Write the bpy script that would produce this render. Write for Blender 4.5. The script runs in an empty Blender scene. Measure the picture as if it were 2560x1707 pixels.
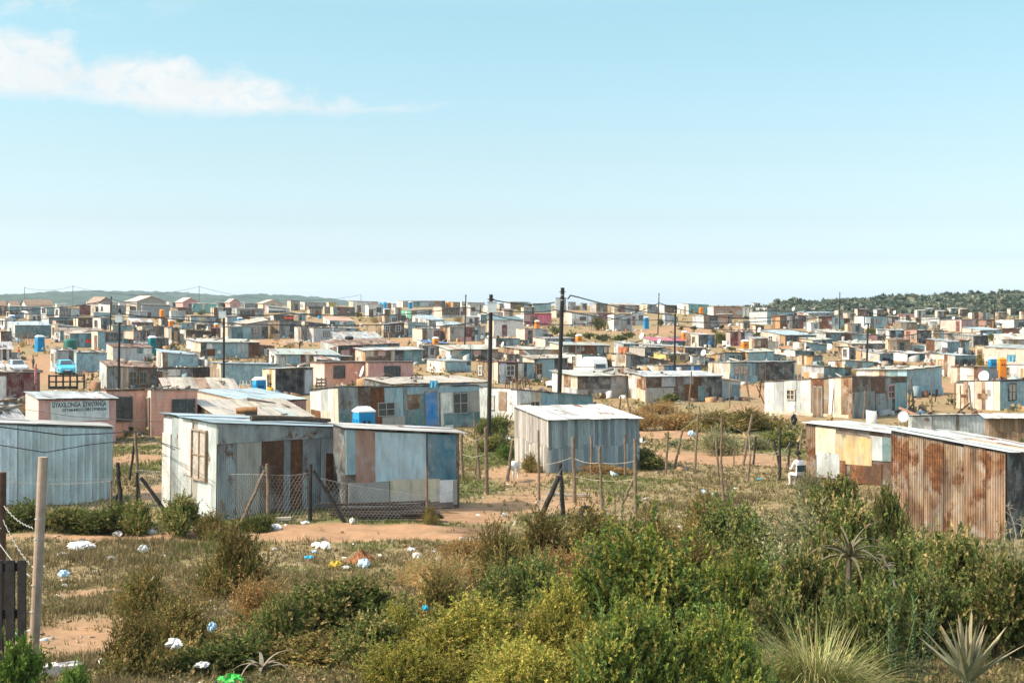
SKYTINT = [(0, (1.9, 2.3, 3.0)), (.015, (1.7, 2.05, 2.75)), (.05, (1.14, 1.36, 1.78)), (.105, (1.0, 1.10, 1.28)), (.19, (1.03, 1.08, 1.06)), (.395, (1.08, 1.25, 1.04)), (.6, (2.6, 2.35, 1.8)), (1, (3.6, 3.1, 2.2))]
CLOUD0, CLOUD1 = (4.7, 5.0, 5.1), (5.3, 5.4, 5.42)
SKYSTR, SUNSTR, EXPO, HAZE = 0.1, 3.4, 0.85, 0.0001
import bpy, math, random
import numpy as np
from mathutils import Vector, Matrix
R = random.Random(11)
NR = np.random.RandomState(5)
scene = bpy.context.scene
COL = scene.collection
F, YH, CAMZ = 3555.0, 740.0, 7.2
# ------------------------------------------------------------------ terrain
_D = np.array([4, 8, 14, 18, 25, 30, 36, 42, 55, 84, 115, 148, 197, 263, 370, 444, 494, 520, 600, 700, 1000, 2000, 4000, 8000.])
_Z = np.array([2.6, 3.2, 4.3, 4.75, 5.75, 6.35, 6.8, 7.0, 7.05, 8.0, 8.1, 8.2, 7.7, 7.3, 5.8, 4.4, 3.5, 3.3, 5, 9, 15, 32, 64, 120.])
_ld = np.linspace(math.log(4), math.log(8000), 1500)
_dz = np.interp(_ld, np.log(_D), _Z)
_k = np.hanning(41); _k /= _k.sum()
_dz = np.convolve(np.pad(_dz, 20, mode='edge'), _k, mode='valid')
def drop(d): return np.interp(np.log(np.maximum(d, 4.0)), _ld, _dz)
def bump(x, y):
    a = 0.05*np.sin(x*1.3+0.7*y)*np.sin(y*0.9-0.4*x) + 0.07*np.sin(x*0.45+1.1)*np.sin(y*0.37+0.5) + 0.02*np.sin(3.1*x+1.7*y)
    return a*np.clip((400-y)/300, 0.15, 1)
def gz(x, y): return float(CAMZ - drop(y) + bump(np.float64(x), np.float64(y)))
_ty = YH + F*_dz/np.exp(_ld)
_mm = np.exp(_ld) < 520
def dof(py):
    return float(np.interp(-py, -_ty[_mm], np.exp(_ld)[_mm]))
def base_from_top(pt, h):           # ground row of an upright thing of height h whose top shows at row pt
    b = pt+20.
    for _ in range(60):
        b = 0.5*b+0.5*(pt+h*F/dof(b))
    return b
def X(px, d): return (px-1280.0)*d/F
def Zc(py, d): return CAMZ-(py-YH)*d/F
ZN = {'Z1': (0, 700, 5.227), 'Z2': (420, 700, 5.227), 'Z3': (840, 700, 5.227), 'Z4': (1260, 700, 5.227), 'Z5': (1680, 700, 5.227),
      'Z6': (2100, 700, 5.113), 'L1': (0, 900, 3.564), 'L2': (620, 900, 3.564), 'L3': (1240, 900, 3.564), 'L4': (1860, 900, 3.267), 'P': (0, 0, 1.0)}
def zx(z, x): o = ZN[z]; return o[0]+x/o[2]
def zy(z, y): o = ZN[z]; return o[1]+y/o[2]
# ------------------------------------------------------------------ materials
class NT:
    def __init__(s, name):
        s.m = bpy.data.materials.new(name); s.m.use_nodes = True
        s.t = s.m.node_tree; s.t.nodes.clear()
        s.out = s.t.nodes.new('ShaderNodeOutputMaterial')
    def n(s, typ, **kw):
        nd = s.t.nodes.new(typ)
        for k, v in kw.items():
            if k.startswith('i_'):
                k = k[2:]; k = int(k) if k.isdigit() else k.replace('_', ' ')
                if hasattr(v, 'links') or hasattr(v, 'is_linked'): s.t.links.new(v, nd.inputs[k])
                else: nd.inputs[k].default_value = v
            else: setattr(nd, k, v)
        return nd
    def math(s, op, a, b=0.0, c=0.0):
        nd = s.t.nodes.new('ShaderNodeMath'); nd.operation = op
        for i, v in enumerate((a, b, c)):
            if hasattr(v, 'is_linked'): s.t.links.new(v, nd.inputs[i])
            else: nd.inputs[i].default_value = v
        return nd.outputs[0]
    def mix(s, fac, a, b, bt='MIX'):
        nd = s.t.nodes.new('ShaderNodeMix'); nd.data_type = 'RGBA'; nd.blend_type = bt
        for i, v in ((0, fac), (6, a), (7, b)):
            if hasattr(v, 'is_linked'): s.t.links.new(v, nd.inputs[i])
            else: nd.inputs[i].default_value = v if i == 0 else (*v, 1)[:4]
        return nd.outputs[2]
    def ramp(s, fac, pts):
        nd = s.t.nodes.new('ShaderNodeValToRGB'); s.t.links.new(fac, nd.inputs[0])
        e = nd.color_ramp.elements
        while len(e) < len(pts): e.new(0.5)
        for el, (p, c) in zip(e, pts):
            el.position = p; el.color = (c, c, c, 1) if isinstance(c, (int, float)) else (*c, 1)
        return nd.outputs[0]
    def noise(s, vec, scale, detail=4, rough=0.6):
        nd = s.n('ShaderNodeTexNoise'); nd.inputs['Scale'].default_value = scale; nd.inputs['Detail'].default_value = detail
        nd.inputs['Roughness'].default_value = rough
        if vec is not None: s.t.links.new(vec, nd.inputs['Vector'])
        return nd.outputs['Fac']
    def scale(s, vec, sc):
        nd = s.n('ShaderNodeMapping'); s.t.links.new(vec, nd.inputs['Vector']); nd.inputs['Scale'].default_value = sc
        return nd.outputs['Vector']
    def bsdf(s, col, rough=0.7, metal=0.0, bumpv=None, bs=0.3, bd=0.02, spec=0.3):
        b = s.n('ShaderNodeBsdfPrincipled')
        for k, v in (('Base Color', col), ('Roughness', rough), ('Metallic', metal), ('Specular IOR Level', spec)):
            if hasattr(v, 'is_linked'): s.t.links.new(v, b.inputs[k])
            else: b.inputs[k].default_value = (*v, 1)[:4] if k == 'Base Color' else v
        if bumpv is not None:
            bn = s.n('ShaderNodeBump'); bn.inputs['Strength'].default_value = bs; bn.inputs['Distance'].default_value = bd
            s.t.links.new(bumpv, bn.inputs['Height']); s.t.links.new(bn.outputs[0], b.inputs['Normal'])
        s.t.links.new(b.outputs[0], s.out.inputs['Surface'])
        return b
def wall_mat(kind):
    t = NT('wall_'+kind)
    at = t.n('ShaderNodeAttribute', attribute_name='Col')
    uv = t.n('ShaderNodeUVMap', uv_map='UVMap').outputs[0]
    c = at.outputs['Color']; al = at.outputs['Alpha']
    streak = t.noise(t.scale(uv, (2.6, 0.5, 1)), 1.6, 6, 0.65)
    blot = t.noise(uv, 1.1, 5, 0.6)
    c = t.mix(1.0, c, t.ramp(streak, [(0.25, 0.48), (0.5, 0.95), (0.8, 1.16)]), 'MULTIPLY')
    c = t.mix(t.math('MULTIPLY', t.ramp(blot, [(0.42, 0.0), (0.66, 1.0)]), 0.38), c, (0.42, 0.38, 0.33))
    sep = t.n('ShaderNodeSeparateXYZ'); t.t.links.new(uv, sep.inputs[0])
    bv = None; bs = 0.4; bd = 0.02; rough = 0.7; spec = 0.25
    if kind in ('sheet', 'corr', 'tarp'):
        pe = t.ramp(t.noise(t.scale(uv, (1.0, .8, 1)), 1.5, 8, .7), [(.53, 0.0), (.57, 1.0)])
        c = t.mix(t.math('MULTIPLY', pe, .34 if kind == 'sheet' else .15), c, t.mix(t.noise(uv, .6, 2), (.60, .60, .55), (.12, .22, .26)))
        rn = t.noise(t.scale(uv, (1.0, 0.55, 1)), 1.3, 7, 0.68)
        thr = t.math('SUBTRACT', 0.755, t.math('MULTIPLY', al, 0.48))
        mask = t.math('SMOOTHSTEP' if False else 'MULTIPLY', t.math('SUBTRACT', rn, thr), 14.0)
        mk = t.n('ShaderNodeClamp'); t.t.links.new(mask, mk.inputs[0]); mask = mk.outputs[0]
        rc = t.ramp(t.noise(uv, 4.0, 5, 0.7), [(0.3, (0.055, 0.026, 0.015)), (0.5, (0.15, 0.062, 0.028)), (0.72, (0.30, 0.14, 0.06))])
        c = t.mix(mask, c, rc)
        st = t.ramp(t.noise(t.scale(uv, (1.6, 0.42, 1)), 0.9, 5, 0.6), [(0.46, 0.0), (0.66, 1.0)])
        c = t.mix(t.math('MULTIPLY', st, t.math('MULTIPLY', al, 1.5)), c, (0.075, 0.045, 0.03))
    if kind == 'corr':
        w = t.math('SINE', t.math('MULTIPLY', sep.outputs[0], 2*math.pi/0.15))
        c = t.mix(1.0, c, t.ramp(t.math('MULTIPLY_ADD', w, 0.5, 0.5), [(0, 0.86), (1, 1.08)]), 'MULTIPLY')  # corrugation shading put into the colour: hollows darker, crests lighter
        bv = w; bs = 0.5; bd = 0.02
    elif kind == 'plank':
        pl = t.math('FLOOR', t.math('DIVIDE', sep.outputs[0], 0.16))
        wn = t.n('ShaderNodeTexWhiteNoise', noise_dimensions='1D'); t.t.links.new(pl, wn.inputs['W'])
        c = t.mix(1.0, c, t.ramp(wn.outputs['Value'], [(0, 0.5), (0.5, 0.95), (1, 1.3)]), 'MULTIPLY')
        g = t.noise(t.scale(uv, (14, 0.7, 1)), 2.0, 4, 0.6)
        c = t.mix(1.0, c, t.ramp(g, [(0.3, 0.7), (0.7, 1.15)]), 'MULTIPLY')
        fr = t.math('FRACT', t.math('DIVIDE', sep.outputs[0], 0.16))
        gap = t.math('LESS_THAN', fr, 0.07)
        c = t.mix(gap, c, (0.02, 0.017, 0.015))
        bv = g; bs = 0.3
    elif kind == 'block':
        bt = t.n('ShaderNodeTexBrick'); t.t.links.new(uv, bt.inputs['Vector']); bt.inputs['Scale'].default_value = 1.0
        bt.inputs['Brick Width'].default_value = 0.4; bt.inputs['Row Height'].default_value = 0.2; bt.inputs['Mortar Size'].default_value = 0.012
        c = t.mix(t.math('MULTIPLY', bt.outputs['Fac'], 0.25), c, (0.2, 0.19, 0.18))
        bv = t.noise(uv, 20, 3); bs = 0.25; rough = 0.9
    elif kind == 'tarp':
        bv = t.noise(uv, 2.3, 5, 0.62); bs = 0.9; bd = 0.16; rough = 0.42; spec = 0.4
        c = t.mix(1.0, c, t.ramp(t.noise(uv, 2.3, 5, 0.62), [(0.35, 0.8), (0.6, 1.12)]), 'MULTIPLY')
    else:
        bv = t.noise(uv, 3.0, 5); bs = 0.35; bd = 0.03; rough = 0.6
    t.bsdf(c, .5 if kind == 'corr' else rough, .28 if kind == 'corr' else .12 if kind == 'sheet' else 0.0, bv, bs, bd, spec)
    return t.m
KIND = ['sheet', 'corr', 'plank', 'block', 'tarp']
WM = [wall_mat(k) for k in KIND]
KI = {'s': 0, 'c': 1, 'p': 2, 'h': 3, 't': 4, 'i': 0}
def plain(name, col, rough=0.6, var=0.25, metal=0.0, nscale=6, spec=0.3):
    t = NT(name)
    g = t.n('ShaderNodeTexCoord').outputs['Object']
    n = t.noise(g, nscale, 5, 0.65)
    c = t.mix(1.0, col, t.ramp(n, [(0.3, 1-var), (0.7, 1+var*0.6)]), 'MULTIPLY')
    t.bsdf(c, rough, metal, n, 0.15, 0.01, spec)
    return t.m
def glassmat():
    t = NT('window_glass'); g = t.n('ShaderNodeTexCoord').outputs['Object']
    c = t.mix(t.noise(g, 2.0, 3), (0.02, 0.028, 0.032), (0.09, 0.11, 0.12))
    t.bsdf(c, 0.12, 0, None, spec=0.6); return t.m
GLASS = glassmat()
PM = {}
def pm(name, col, **k):
    if name not in PM: PM[name] = plain(name, col, **k)
    return PM[name]
WOODPOST = pm('weathered_post_wood', (0.19, 0.135, 0.092), rough=0.9, var=0.5, nscale=9)
DARKPOST = pm('dark_post_wood', (0.035, 0.03, 0.028), rough=0.85, var=0.5, nscale=9)
POLE = pm('creosote_pole', (0.022, 0.019, 0.018), rough=0.8, var=0.4, nscale=4)
WIRE = pm('black_cable', (0.015, 0.016, 0.018), rough=0.6)
GALV = pm('galvanised_wire', (0.34, 0.34, 0.33), rough=0.5)
C = {'g': (.27, .30, .31), 'l': (.46, .50, .51), 'w': (.72, .70, .66), 'c': (.62, .51, .38), 'b': (.25, .41, .46), 'u': (.04, .22, .50),
     't': (.10, .22, .245), 'r': (.20, .085, .042), 'd': (.11, .066, .046), 'k': (.05, .052, .055), 'p': (.60, .31, .28), 's': (.72, .37, .26),
     'n': (.23, .155, .095), 'o': (.48, .26, .09), 'm': (.17, .035, .04), 'e': (.16, .42, .40), 'h': (.33, .31, .28), 'q': (.36, .21, .15),
     'y': (.52, .40, .12), 'f': (.58, .10, .17), 'i': (.70, .50, .42), 'v': (.09, .36, .24), 'x': (.31, .19, .11), 'X': (.37, .245, .145), 'a': (.52, .63, .66), 'A': (.33, .42, .46), 'C': (.72, .60, .42), 'O': (.60, .43, .20), 'T': (.08, .20, .26), 'G': (.24, .29, .30)}  # G: bluish shade put into the plank shed's front colour
def jit(c, a=0.14):
    f = 1+R.uniform(-a, a); return tuple(min(0.85, max(0.006, v*f*(1+R.uniform(-1, 1)*min(a*.35, .035)))) for v in c)
RC = {'b': (.46, .58, .64), 'c': (.56, .48, .38), 'l': (.47, .51, .52), 'h': (.42, .47, .42), 'w': (.60, .59, .57), 'i': (.56, .55, .46), 'g': (.40, .43, .44), 'n': (.34, .24, .16), 'x': (.46, .28, .17)}
# ------------------------------------------------------------------ mesh builder
class MB:
    def __init__(s): s.v = []; s.f = []; s.m = []; s.c = []; s.uv = []
    def face(s, pts, mi=0, col=(.5, .5, .5), rust=0.1, uvs=None):
        i = len(s.v); s.v += [tuple(p) for p in pts]; s.f.append(tuple(range(i, i+len(pts)))); s.m.append(mi)
        s.c.append((*col, rust)); s.uv.append(uvs or [(0, 0)]*len(pts))
    def box(s, a, b, mi=0, col=(.5, .5, .5), rust=0.1):
        (x0, y0, z0), (x1, y1, z1) = a, b
        q = [(x0, y0, z0), (x1, y0, z0), (x1, y1, z0), (x0, y1, z0), (x0, y0, z1), (x1, y0, z1), (x1, y1, z1), (x0, y1, z1)]
        s.hexa(q, mi, col, rust)
    def hexa(s, q, mi=0, col=(.5, .5, .5), rust=0.1):
        o = R.uniform(0, 20)
        for fc in ((0, 1, 5, 4), (1, 2, 6, 5), (2, 3, 7, 6), (3, 0, 4, 7), (4, 5, 6, 7), (3, 2, 1, 0)):
            p = [Vector(q[i]) for i in fc]; w = (p[1]-p[0]).length; h = (p[3]-p[0]).length
            s.face(p, mi, col, rust, [(o, o), (o+w, o), (o+w, o+h), (o, o+h)])
    def tube(s, pts, r, n=8, mi=0, col=(.5, .5, .5), r1=None, cap=True, rust=0.1):
        pts = [Vector(p) for p in pts]; rings = []
        for k, p in enumerate(pts):
            d = (pts[min(k+1, len(pts)-1)]-pts[max(k-1, 0)]).normalized()
            a = d.orthogonal().normalized() if abs(d.z) > .95 else d.cross(Vector((0, 0, 1))).normalized()
            b = d.cross(a); rr = r if r1 is None else r+(r1-r)*k/(len(pts)-1)
            rings.append([p+(a*math.cos(2*math.pi*j/n)+b*math.sin(2*math.pi*j/n))*rr for j in range(n)])
        for k in range(len(rings)-1):
            for j in range(n):
                j2 = (j+1) % n
                s.face([rings[k][j], rings[k][j2], rings[k+1][j2], rings[k+1][j]], mi, col, rust, [(j*.1, k), (j*.1+.1, k), (j*.1+.1, k+1), (j*.1, k+1)])
        if cap:
            s.face(rings[0][::-1], mi, col, rust); s.face(rings[-1], mi, col, rust)
    def build(s, name, mats, parent=None, smooth=False, loc=None):
        me = bpy.data.meshes.new(name); me.from_pydata(s.v, [], s.f)
        for m in (mats if isinstance(mats, (list, tuple)) else [mats]): me.materials.append(m)
        if s.f:
            me.polygons.foreach_set('material_index', s.m)
            ca = me.color_attributes.new('Col', 'FLOAT_COLOR', 'CORNER'); ul = me.uv_layers.new(name='UVMap')
            cc = []; uu = []
            for f, c, u in zip(s.f, s.c, s.uv):
                for k in range(len(f)): cc += c; uu += u[k]
            ca.data.foreach_set('color', cc); ul.data.foreach_set('uv', uu)
            if smooth: me.polygons.foreach_set('use_smooth', [True]*len(s.f))
        return link(name, me, parent, loc)
def link(name, me, parent=None, loc=None):
    o = bpy.data.objects.new(name, me); COL.objects.link(o)
    if parent: o.parent = parent
    if loc: o.location = loc
    return o
def weld(o, d=1e-4):
    import bmesh
    b = bmesh.new(); b.from_mesh(o.data); bmesh.ops.remove_doubles(b, verts=b.verts, dist=d); b.to_mesh(o.data); b.free()
def tag(o, label, cat, group=None, kind=None):
    if label: o['label'] = label
    if cat: o['category'] = cat
    if group: o['group'] = group
    if kind: o['kind'] = kind
    return o
def thing(name, loc, rz, label, cat, group=None):
    o = bpy.data.objects.new(name, None); COL.objects.link(o); o.empty_display_size = .2
    o.location = loc; o.rotation_euler = (0, 0, rz); return tag(o, label, cat, group)
# ------------------------------------------------------------------ shacks
def parse(spec):
    panels, feats = [], []
    for tk in spec.split():
        if ',' in tk: feats.append(tk.split(','))
        else:
            col = tk[0]; rest = tk[1:]; k = 's'
            if rest and rest[0] in KI: k = rest[0]; rest = rest[1:]
            panels.append((col, k, float(rest) if rest else 1.0))
    return panels or [('g', 's', 1.0)], feats
RUSTY = {'r': .75, 'd': .35, 'x': .55, 'm': .12, 'k': .1, 'o': .3, 'n': .15, 'g': .42, 'l': .3, 'w': .24, 'c': .22, 'b': .16, 't': .2, 'X': .5, 'O': .35, 'a': .12, 'A': .08}
class Wall:                         # a wall plane: origin, direction along it, outward normal, top height as a function of u
    def __init__(s, O, U, N, L, z0, z1): s.O, s.U, s.N, s.L, s.z0, s.z1 = Vector(O), Vector(U), Vector(N), L, z0, z1
    def top(s, u): return s.z0+(s.z1-s.z0)*u/s.L
    def P(s, u, z, n): return s.O+s.U*u+s.N*n+Vector((0, 0, z))
    def slab(s, mb, u0, u1, zb, t0, t1, n0, n1, mi, col, rust, b1=None):
        q = [s.P(u0, zb, n1), s.P(u1, zb if b1 is None else b1, n1), s.P(u1, zb if b1 is None else b1, n0), s.P(u0, zb, n0),
             s.P(u0, t0, n1), s.P(u1, t1, n1), s.P(u1, t1, n0), s.P(u0, t0, n0)]
        mb.hexa(q, mi, col, rust)
    def profile(s, mb, u0, u1, zb, t0, t1, n0, kind, col, rust, nz=1):
        L = u1-u0
        if kind == 'ibr':
            us, of = [], []; p = .25; u = 0
            while u < L:
                for a, h in ((0, 0), (.13, 0), (.175, .045), (.205, .045), (.235, 0)):
                    if u+a < L: us.append(u+a); of.append(h)
                u += p
            us.append(L); of.append(0)
        else:
            n = max(6, int(L/.076*6)); us = [L*k/n for k in range(n+1)]; of = [.011+.011*math.sin(2*math.pi*u/.076) for u in us]
        o = R.uniform(0, 30)
        for k in range(len(us)-1):
            a, b = us[k], us[k+1]
            ta, tb = t0+(t1-t0)*a/L, t0+(t1-t0)*b/L
            mb.face([s.P(u0+a, zb, n0+of[k]), s.P(u0+b, zb, n0+of[k+1]), s.P(u0+b, tb, n0+of[k+1]), s.P(u0+a, ta, n0+of[k])], 0, col, rust,
                    [(o+a, zb), (o+b, zb), (o+b, tb), (o+a, ta)])
def add_window(parent, w, uc, wd, z0, z1, col, near):
    u0, u1 = uc-wd/2, uc+wd/2; fr = .05 if near else .07
    mb = MB(); a = C.get(col, C['n']) if col else C['n']
    for (x0, x1, y0, y1) in ((u0-fr, u0, z0-fr, z1+fr), (u1, u1+fr, z0-fr, z1+fr), (u0, u1, z0-fr, z0), (u0, u1, z1, z1+fr)):
        w.slab(mb, x0, x1, y0, y1, y1, .02, .11, 0, a, .1)
    nv = 1 if wd < 1 else 2
    for k in range(1, nv+1):
        u = u0+wd*k/(nv+1); w.slab(mb, u-.02, u+.02, z0, z1, z1, .05, .095, 0, a, .1)
    zz = (z0+z1)/2
    for k in range(nv+1):
        p0 = u0+wd*k/(nv+1)+(.02 if k else 0); p1 = u0+wd*(k+1)/(nv+1)-(.02 if k < nv else 0)
        w.slab(mb, p0, p1, zz-.02, zz+.02, zz+.02, .05, .09, 0, a, .1)
    wo = mb.build('window', WM, parent)
    g = MB(); w.slab(g, u0+.001, u1-.001, z0+.001, z1-.001, z1-.001, .035, .06, 0, (.03, .04, .045), 0)
    g.build('pane', pm('curtained_pane', (.42, .38, .33), rough=.35, var=.4, nscale=9) if R.random() < .3 or col == 'x' else GLASS, wo)
def add_door(parent, w, uc, wd, h, col, near):
    mb = MB(); c = jit(C[col])
    w.slab(mb, uc-wd/2, uc+wd/2, .02, h, h, .02, .085, 0 if col not in 'n' else 2, c, RUSTY.get(col, .1))
    do = mb.build('door', WM, parent)
    f = MB(); fc = jit(C['n'] if col in 'kdmr' else C['h'])
    for a, b, z0, z1 in ((uc-wd/2-.07, uc-wd/2, 0, h+.07), (uc+wd/2, uc+wd/2+.07, 0, h+.07), (uc-wd/2, uc+wd/2, h, h+.07)):
        w.slab(f, a, b, z0, z1, z1, .015, .10, 2, fc, 0)
    f.build('door_frame', WM, do)
    if near:
        k = MB(); k.tube([w.P(uc+wd*.38, h*.5, .085), w.P(uc+wd*.38, h*.5, .14)], .03, 8, 0, (.05, .05, .05)); k.build('handle', GALV, do)
def dress(root, w, spec, near, name):
    panels, feats = parse(spec)
    tot = sum(p[2] for p in panels); u = 0.0
    mb = MB()
    for i, (cl, k, wd) in enumerate(panels):
        u1 = u+w.L*wd/tot; col0 = C[cl]; ru = RUSTY.get(cl, .06)
        mi = KI[k]; n0 = .012+.006*(i % 3)
        if k in 'ht' or (len(panels) == 1 and w.L < 3): cuts = [u, u1]
        elif near: cuts = [u, u1]
        else:
            n = max(1, round((u1-u)/R.uniform(.8, 1.3))) if k != 'p' else 1
            cuts = [u+(u1-u)*q/n for q in range(n+1)]
        for j in range(len(cuts)-1):
            a, b = cuts[j], cuts[j+1]; c = jit(col0, .05 if k in 'ht' else .17)
            tgt = MB() if near else mb; gp = .004 if k in 'ht' else .012
            off = n0+.004*(j % 2)
            sk_ = 0 if k in 'ht' else abs(R.gauss(0, .05)); ta, tb = w.top(a)-.01-sk_, w.top(b)-.01-sk_
            if near and k in 'ci':
                w.profile(tgt, a+.012, b-.012, -.35+R.uniform(-.03, .03), ta, tb, off, 'corr' if k == 'c' else 'ibr', c, ru)
                w.slab(tgt, a+.02, b-.02, -.5, ta-.005, tb-.005, .001, .006, 0, c, ru)
            elif near and k == 'p':
                x = a
                while x < b-.02:
                    x2 = min(b, x+R.uniform(.11, .19)); zm = min(w.top(x), w.top(x2))*R.uniform(.42, .5)
                    for (lo, hi0, hi1) in ((-.3, zm+.02, zm+.02), (zm+.03, w.top(x)-.01, w.top(x2)-.01)):
                        cc = jit(col0, .4)
                        w.slab(tgt, x+.004, x2-.004, lo, hi0, hi1, .002, off+R.uniform(.0, .02), 5, cc, 0)
                    x = x2
            elif k in 'ht' or R.random() < .45 or near:
                w.slab(tgt, a+gp, b-gp, -.45, ta, tb, .001, off, mi, c, ru)
            else:
                zs = w.top((a+b)/2)*R.uniform(.35, .65); c2 = jit(col0, .22)
                w.slab(tgt, a+gp, b-gp, -.45, zs, zs, .001, off, mi, c, ru)
                w.slab(tgt, a+gp, b-gp, zs-.04, ta, tb, .0015, off+.008, mi, c2, ru)
                if not near and R.random() < .5 and b-a > .6:
                    pa, pz, pw, ph = R.uniform(a, b-.5), w.top(a)*R.uniform(.1, .6), R.uniform(.3, .7), R.uniform(.3, .8)
                    pc = R.choice([c2, c2, C['h'], C['r'], C['l'], C['k'], C['c']]) if k in 's' else c2
                    w.slab(tgt, pa, min(pa+pw, w.L), pz, min(pz+ph, w.top(pa)-.05), min(pz+ph, w.top(pa)-.05), .002, off+.022, mi, jit(pc, .2), .35)
            if near: tgt.build('wall_panel', WM+[PLANK1], root)
        u = u1
    H = min(w.z0, w.z1)
    for ft in feats:
        if ft[0] == 'P':
            x0, x1, z0, z1 = [float(v)/100 for v in ft[1:5]]; cl = ft[5][0]; k = ft[5][1] if len(ft[5]) > 1 else 's'
            tgt = MB() if near else mb; n1 = .045+R.uniform(0, .015)
            a, b = x0*w.L, x1*w.L
            ta = min(w.top(a)-.015, z1*w.top(a)); tb = min(w.top(b)-.015, z1*w.top(b))
            if near and k == 'c': w.profile(tgt, a, b, z0*H, ta, tb, n1-.01, 'corr', jit(C[cl], .08), RUSTY.get(cl, .1))
            else: w.slab(tgt, a, b, z0*H, ta, tb, .002, n1, KI[k], jit(C[cl], .08), RUSTY.get(cl, .1))
            if near: tgt.build('wall_panel', WM+[PLANK1], root)
        elif ft[0] == 'D':
            wd = float(ft[2])/100*w.L; add_door(root, w, float(ft[1])/100*w.L, max(.5, wd), min(H*.9, 2.05), ft[3] if len(ft) > 3 else 'd', near)
        elif ft[0] == 'W':
            wd = max(.35, float(ft[2])/100*w.L); z = (40, 82); cl = 'k'
            if len(ft) > 3 and not ft[3].isdigit(): cl = ft[3]
            elif len(ft) > 4:
                z = (float(ft[3]), float(ft[4]))
                if len(ft) > 5: cl = ft[5]
            add_window(root, w, float(ft[1])/100*w.L, wd, z[0]/100*H, z[1]/100*H, cl, near)
    if mb.f: mb.build(name, WM, root)
def plank1():
    t = NT('wall_board'); at = t.n('ShaderNodeAttribute', attribute_name='Col'); uv = t.n('ShaderNodeUVMap', uv_map='UVMap').outputs[0]
    g = t.noise(t.scale(uv, (9, .6, 1)), 2.5, 5, .65)
    c = t.mix(1.0, at.outputs['Color'], t.ramp(g, [(0.28, .5), (.5, .95), (.75, 1.25)]), 'MULTIPLY')
    t.bsdf(c, .85, 0, g, .3, .01); return t.m
PLANK1 = plank1()
SH = {}; ALL = []
def roof_mesh(root, zc, zr, zl, W, D, cl, k, oh, near, sheets=True):
    zb = zr+zl-zc
    def pz(x, y): return zc+(zr-zc)*x/W+(zl-zc)*y/D
    mb = MB(); x = -oh; n = 0
    steep = abs(zl-zc)/D >= abs(zr-zc)/max(W, .1)
    L = (W if steep else D)+2*oh; M = (D if steep else W)+2*oh
    p = 0.0
    while p < L-.02:
        q = min(L, p+R.uniform(.7, 1.0)); segs = [0, M] if M < 3 or R.random() < .35 else [0, M*R.uniform(.4, .6), M]
        for a, b in zip(segs[:-1], segs[1:]):
            base = RC.get(cl, C[cl])
            if cl in 'lcwghi' and R.random() < .14: base = RC[R.choice(['x', 'x', 'h', 'c', 'n', 'w'])]
            c = jit(base, .13); ru = RUSTY.get(cl, .12)+R.choice([0, .05, .18])
            e0, e1 = R.uniform(-.12, .08), R.uniform(-.08, .12); dz = .012*(n % 3)+.004; n += 1
            s0 = -oh+a+(e0 if a == 0 else -.03); s1 = -oh+b+(e1 if b == M else 0)
            th = .012
            if near:
                nn = max(6, int((q-p)/.076*6))
                o = R.uniform(0, 9)
                for i in range(nn):
                    u0 = p+(q-p)*i/nn; u1 = p+(q-p)*(i+1)/nn
                    z0 = .02+.011*math.sin(2*math.pi*u0/.076)+dz; z1 = .02+.011*math.sin(2*math.pi*u1/.076)+dz
                    def cor(u, s, z):
                        xx, yy = (-oh+u, s) if steep else (s, -oh+u)
                        return (xx, yy, pz(xx, yy)+z)
                    mb.face([cor(u0, s0, z0), cor(u1, s0, z1), cor(u1, s1, z1), cor(u0, s1, z0)], 0, c, ru, [(o+u0, s0), (o+u1, s0), (o+u1, s1), (o+u0, s1)])
            else:
                def cor(u, s, z):
                    xx, yy = (-oh+u, s) if steep else (s, -oh+u)
                    return (xx, yy, pz(xx, yy)+z)
                u1 = q+.02
                if steep: mb.hexa([cor(p, s0, dz), cor(u1, s0, dz), cor(u1, s1, dz), cor(p, s1, dz), cor(p, s0, dz+th), cor(u1, s0, dz+th), cor(u1, s1, dz+th), cor(p, s1, dz+th)], 1, c, ru)
                else: mb.hexa([cor(p, s0, dz), cor(p, s1, dz), cor(u1, s1, dz), cor(u1, s0, dz), cor(p, s0, dz+th), cor(p, s1, dz+th), cor(u1, s1, dz+th), cor(u1, s0, dz+th)], 1, c, ru)
        p = q
    return mb.build('roof', WM, root)
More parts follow.
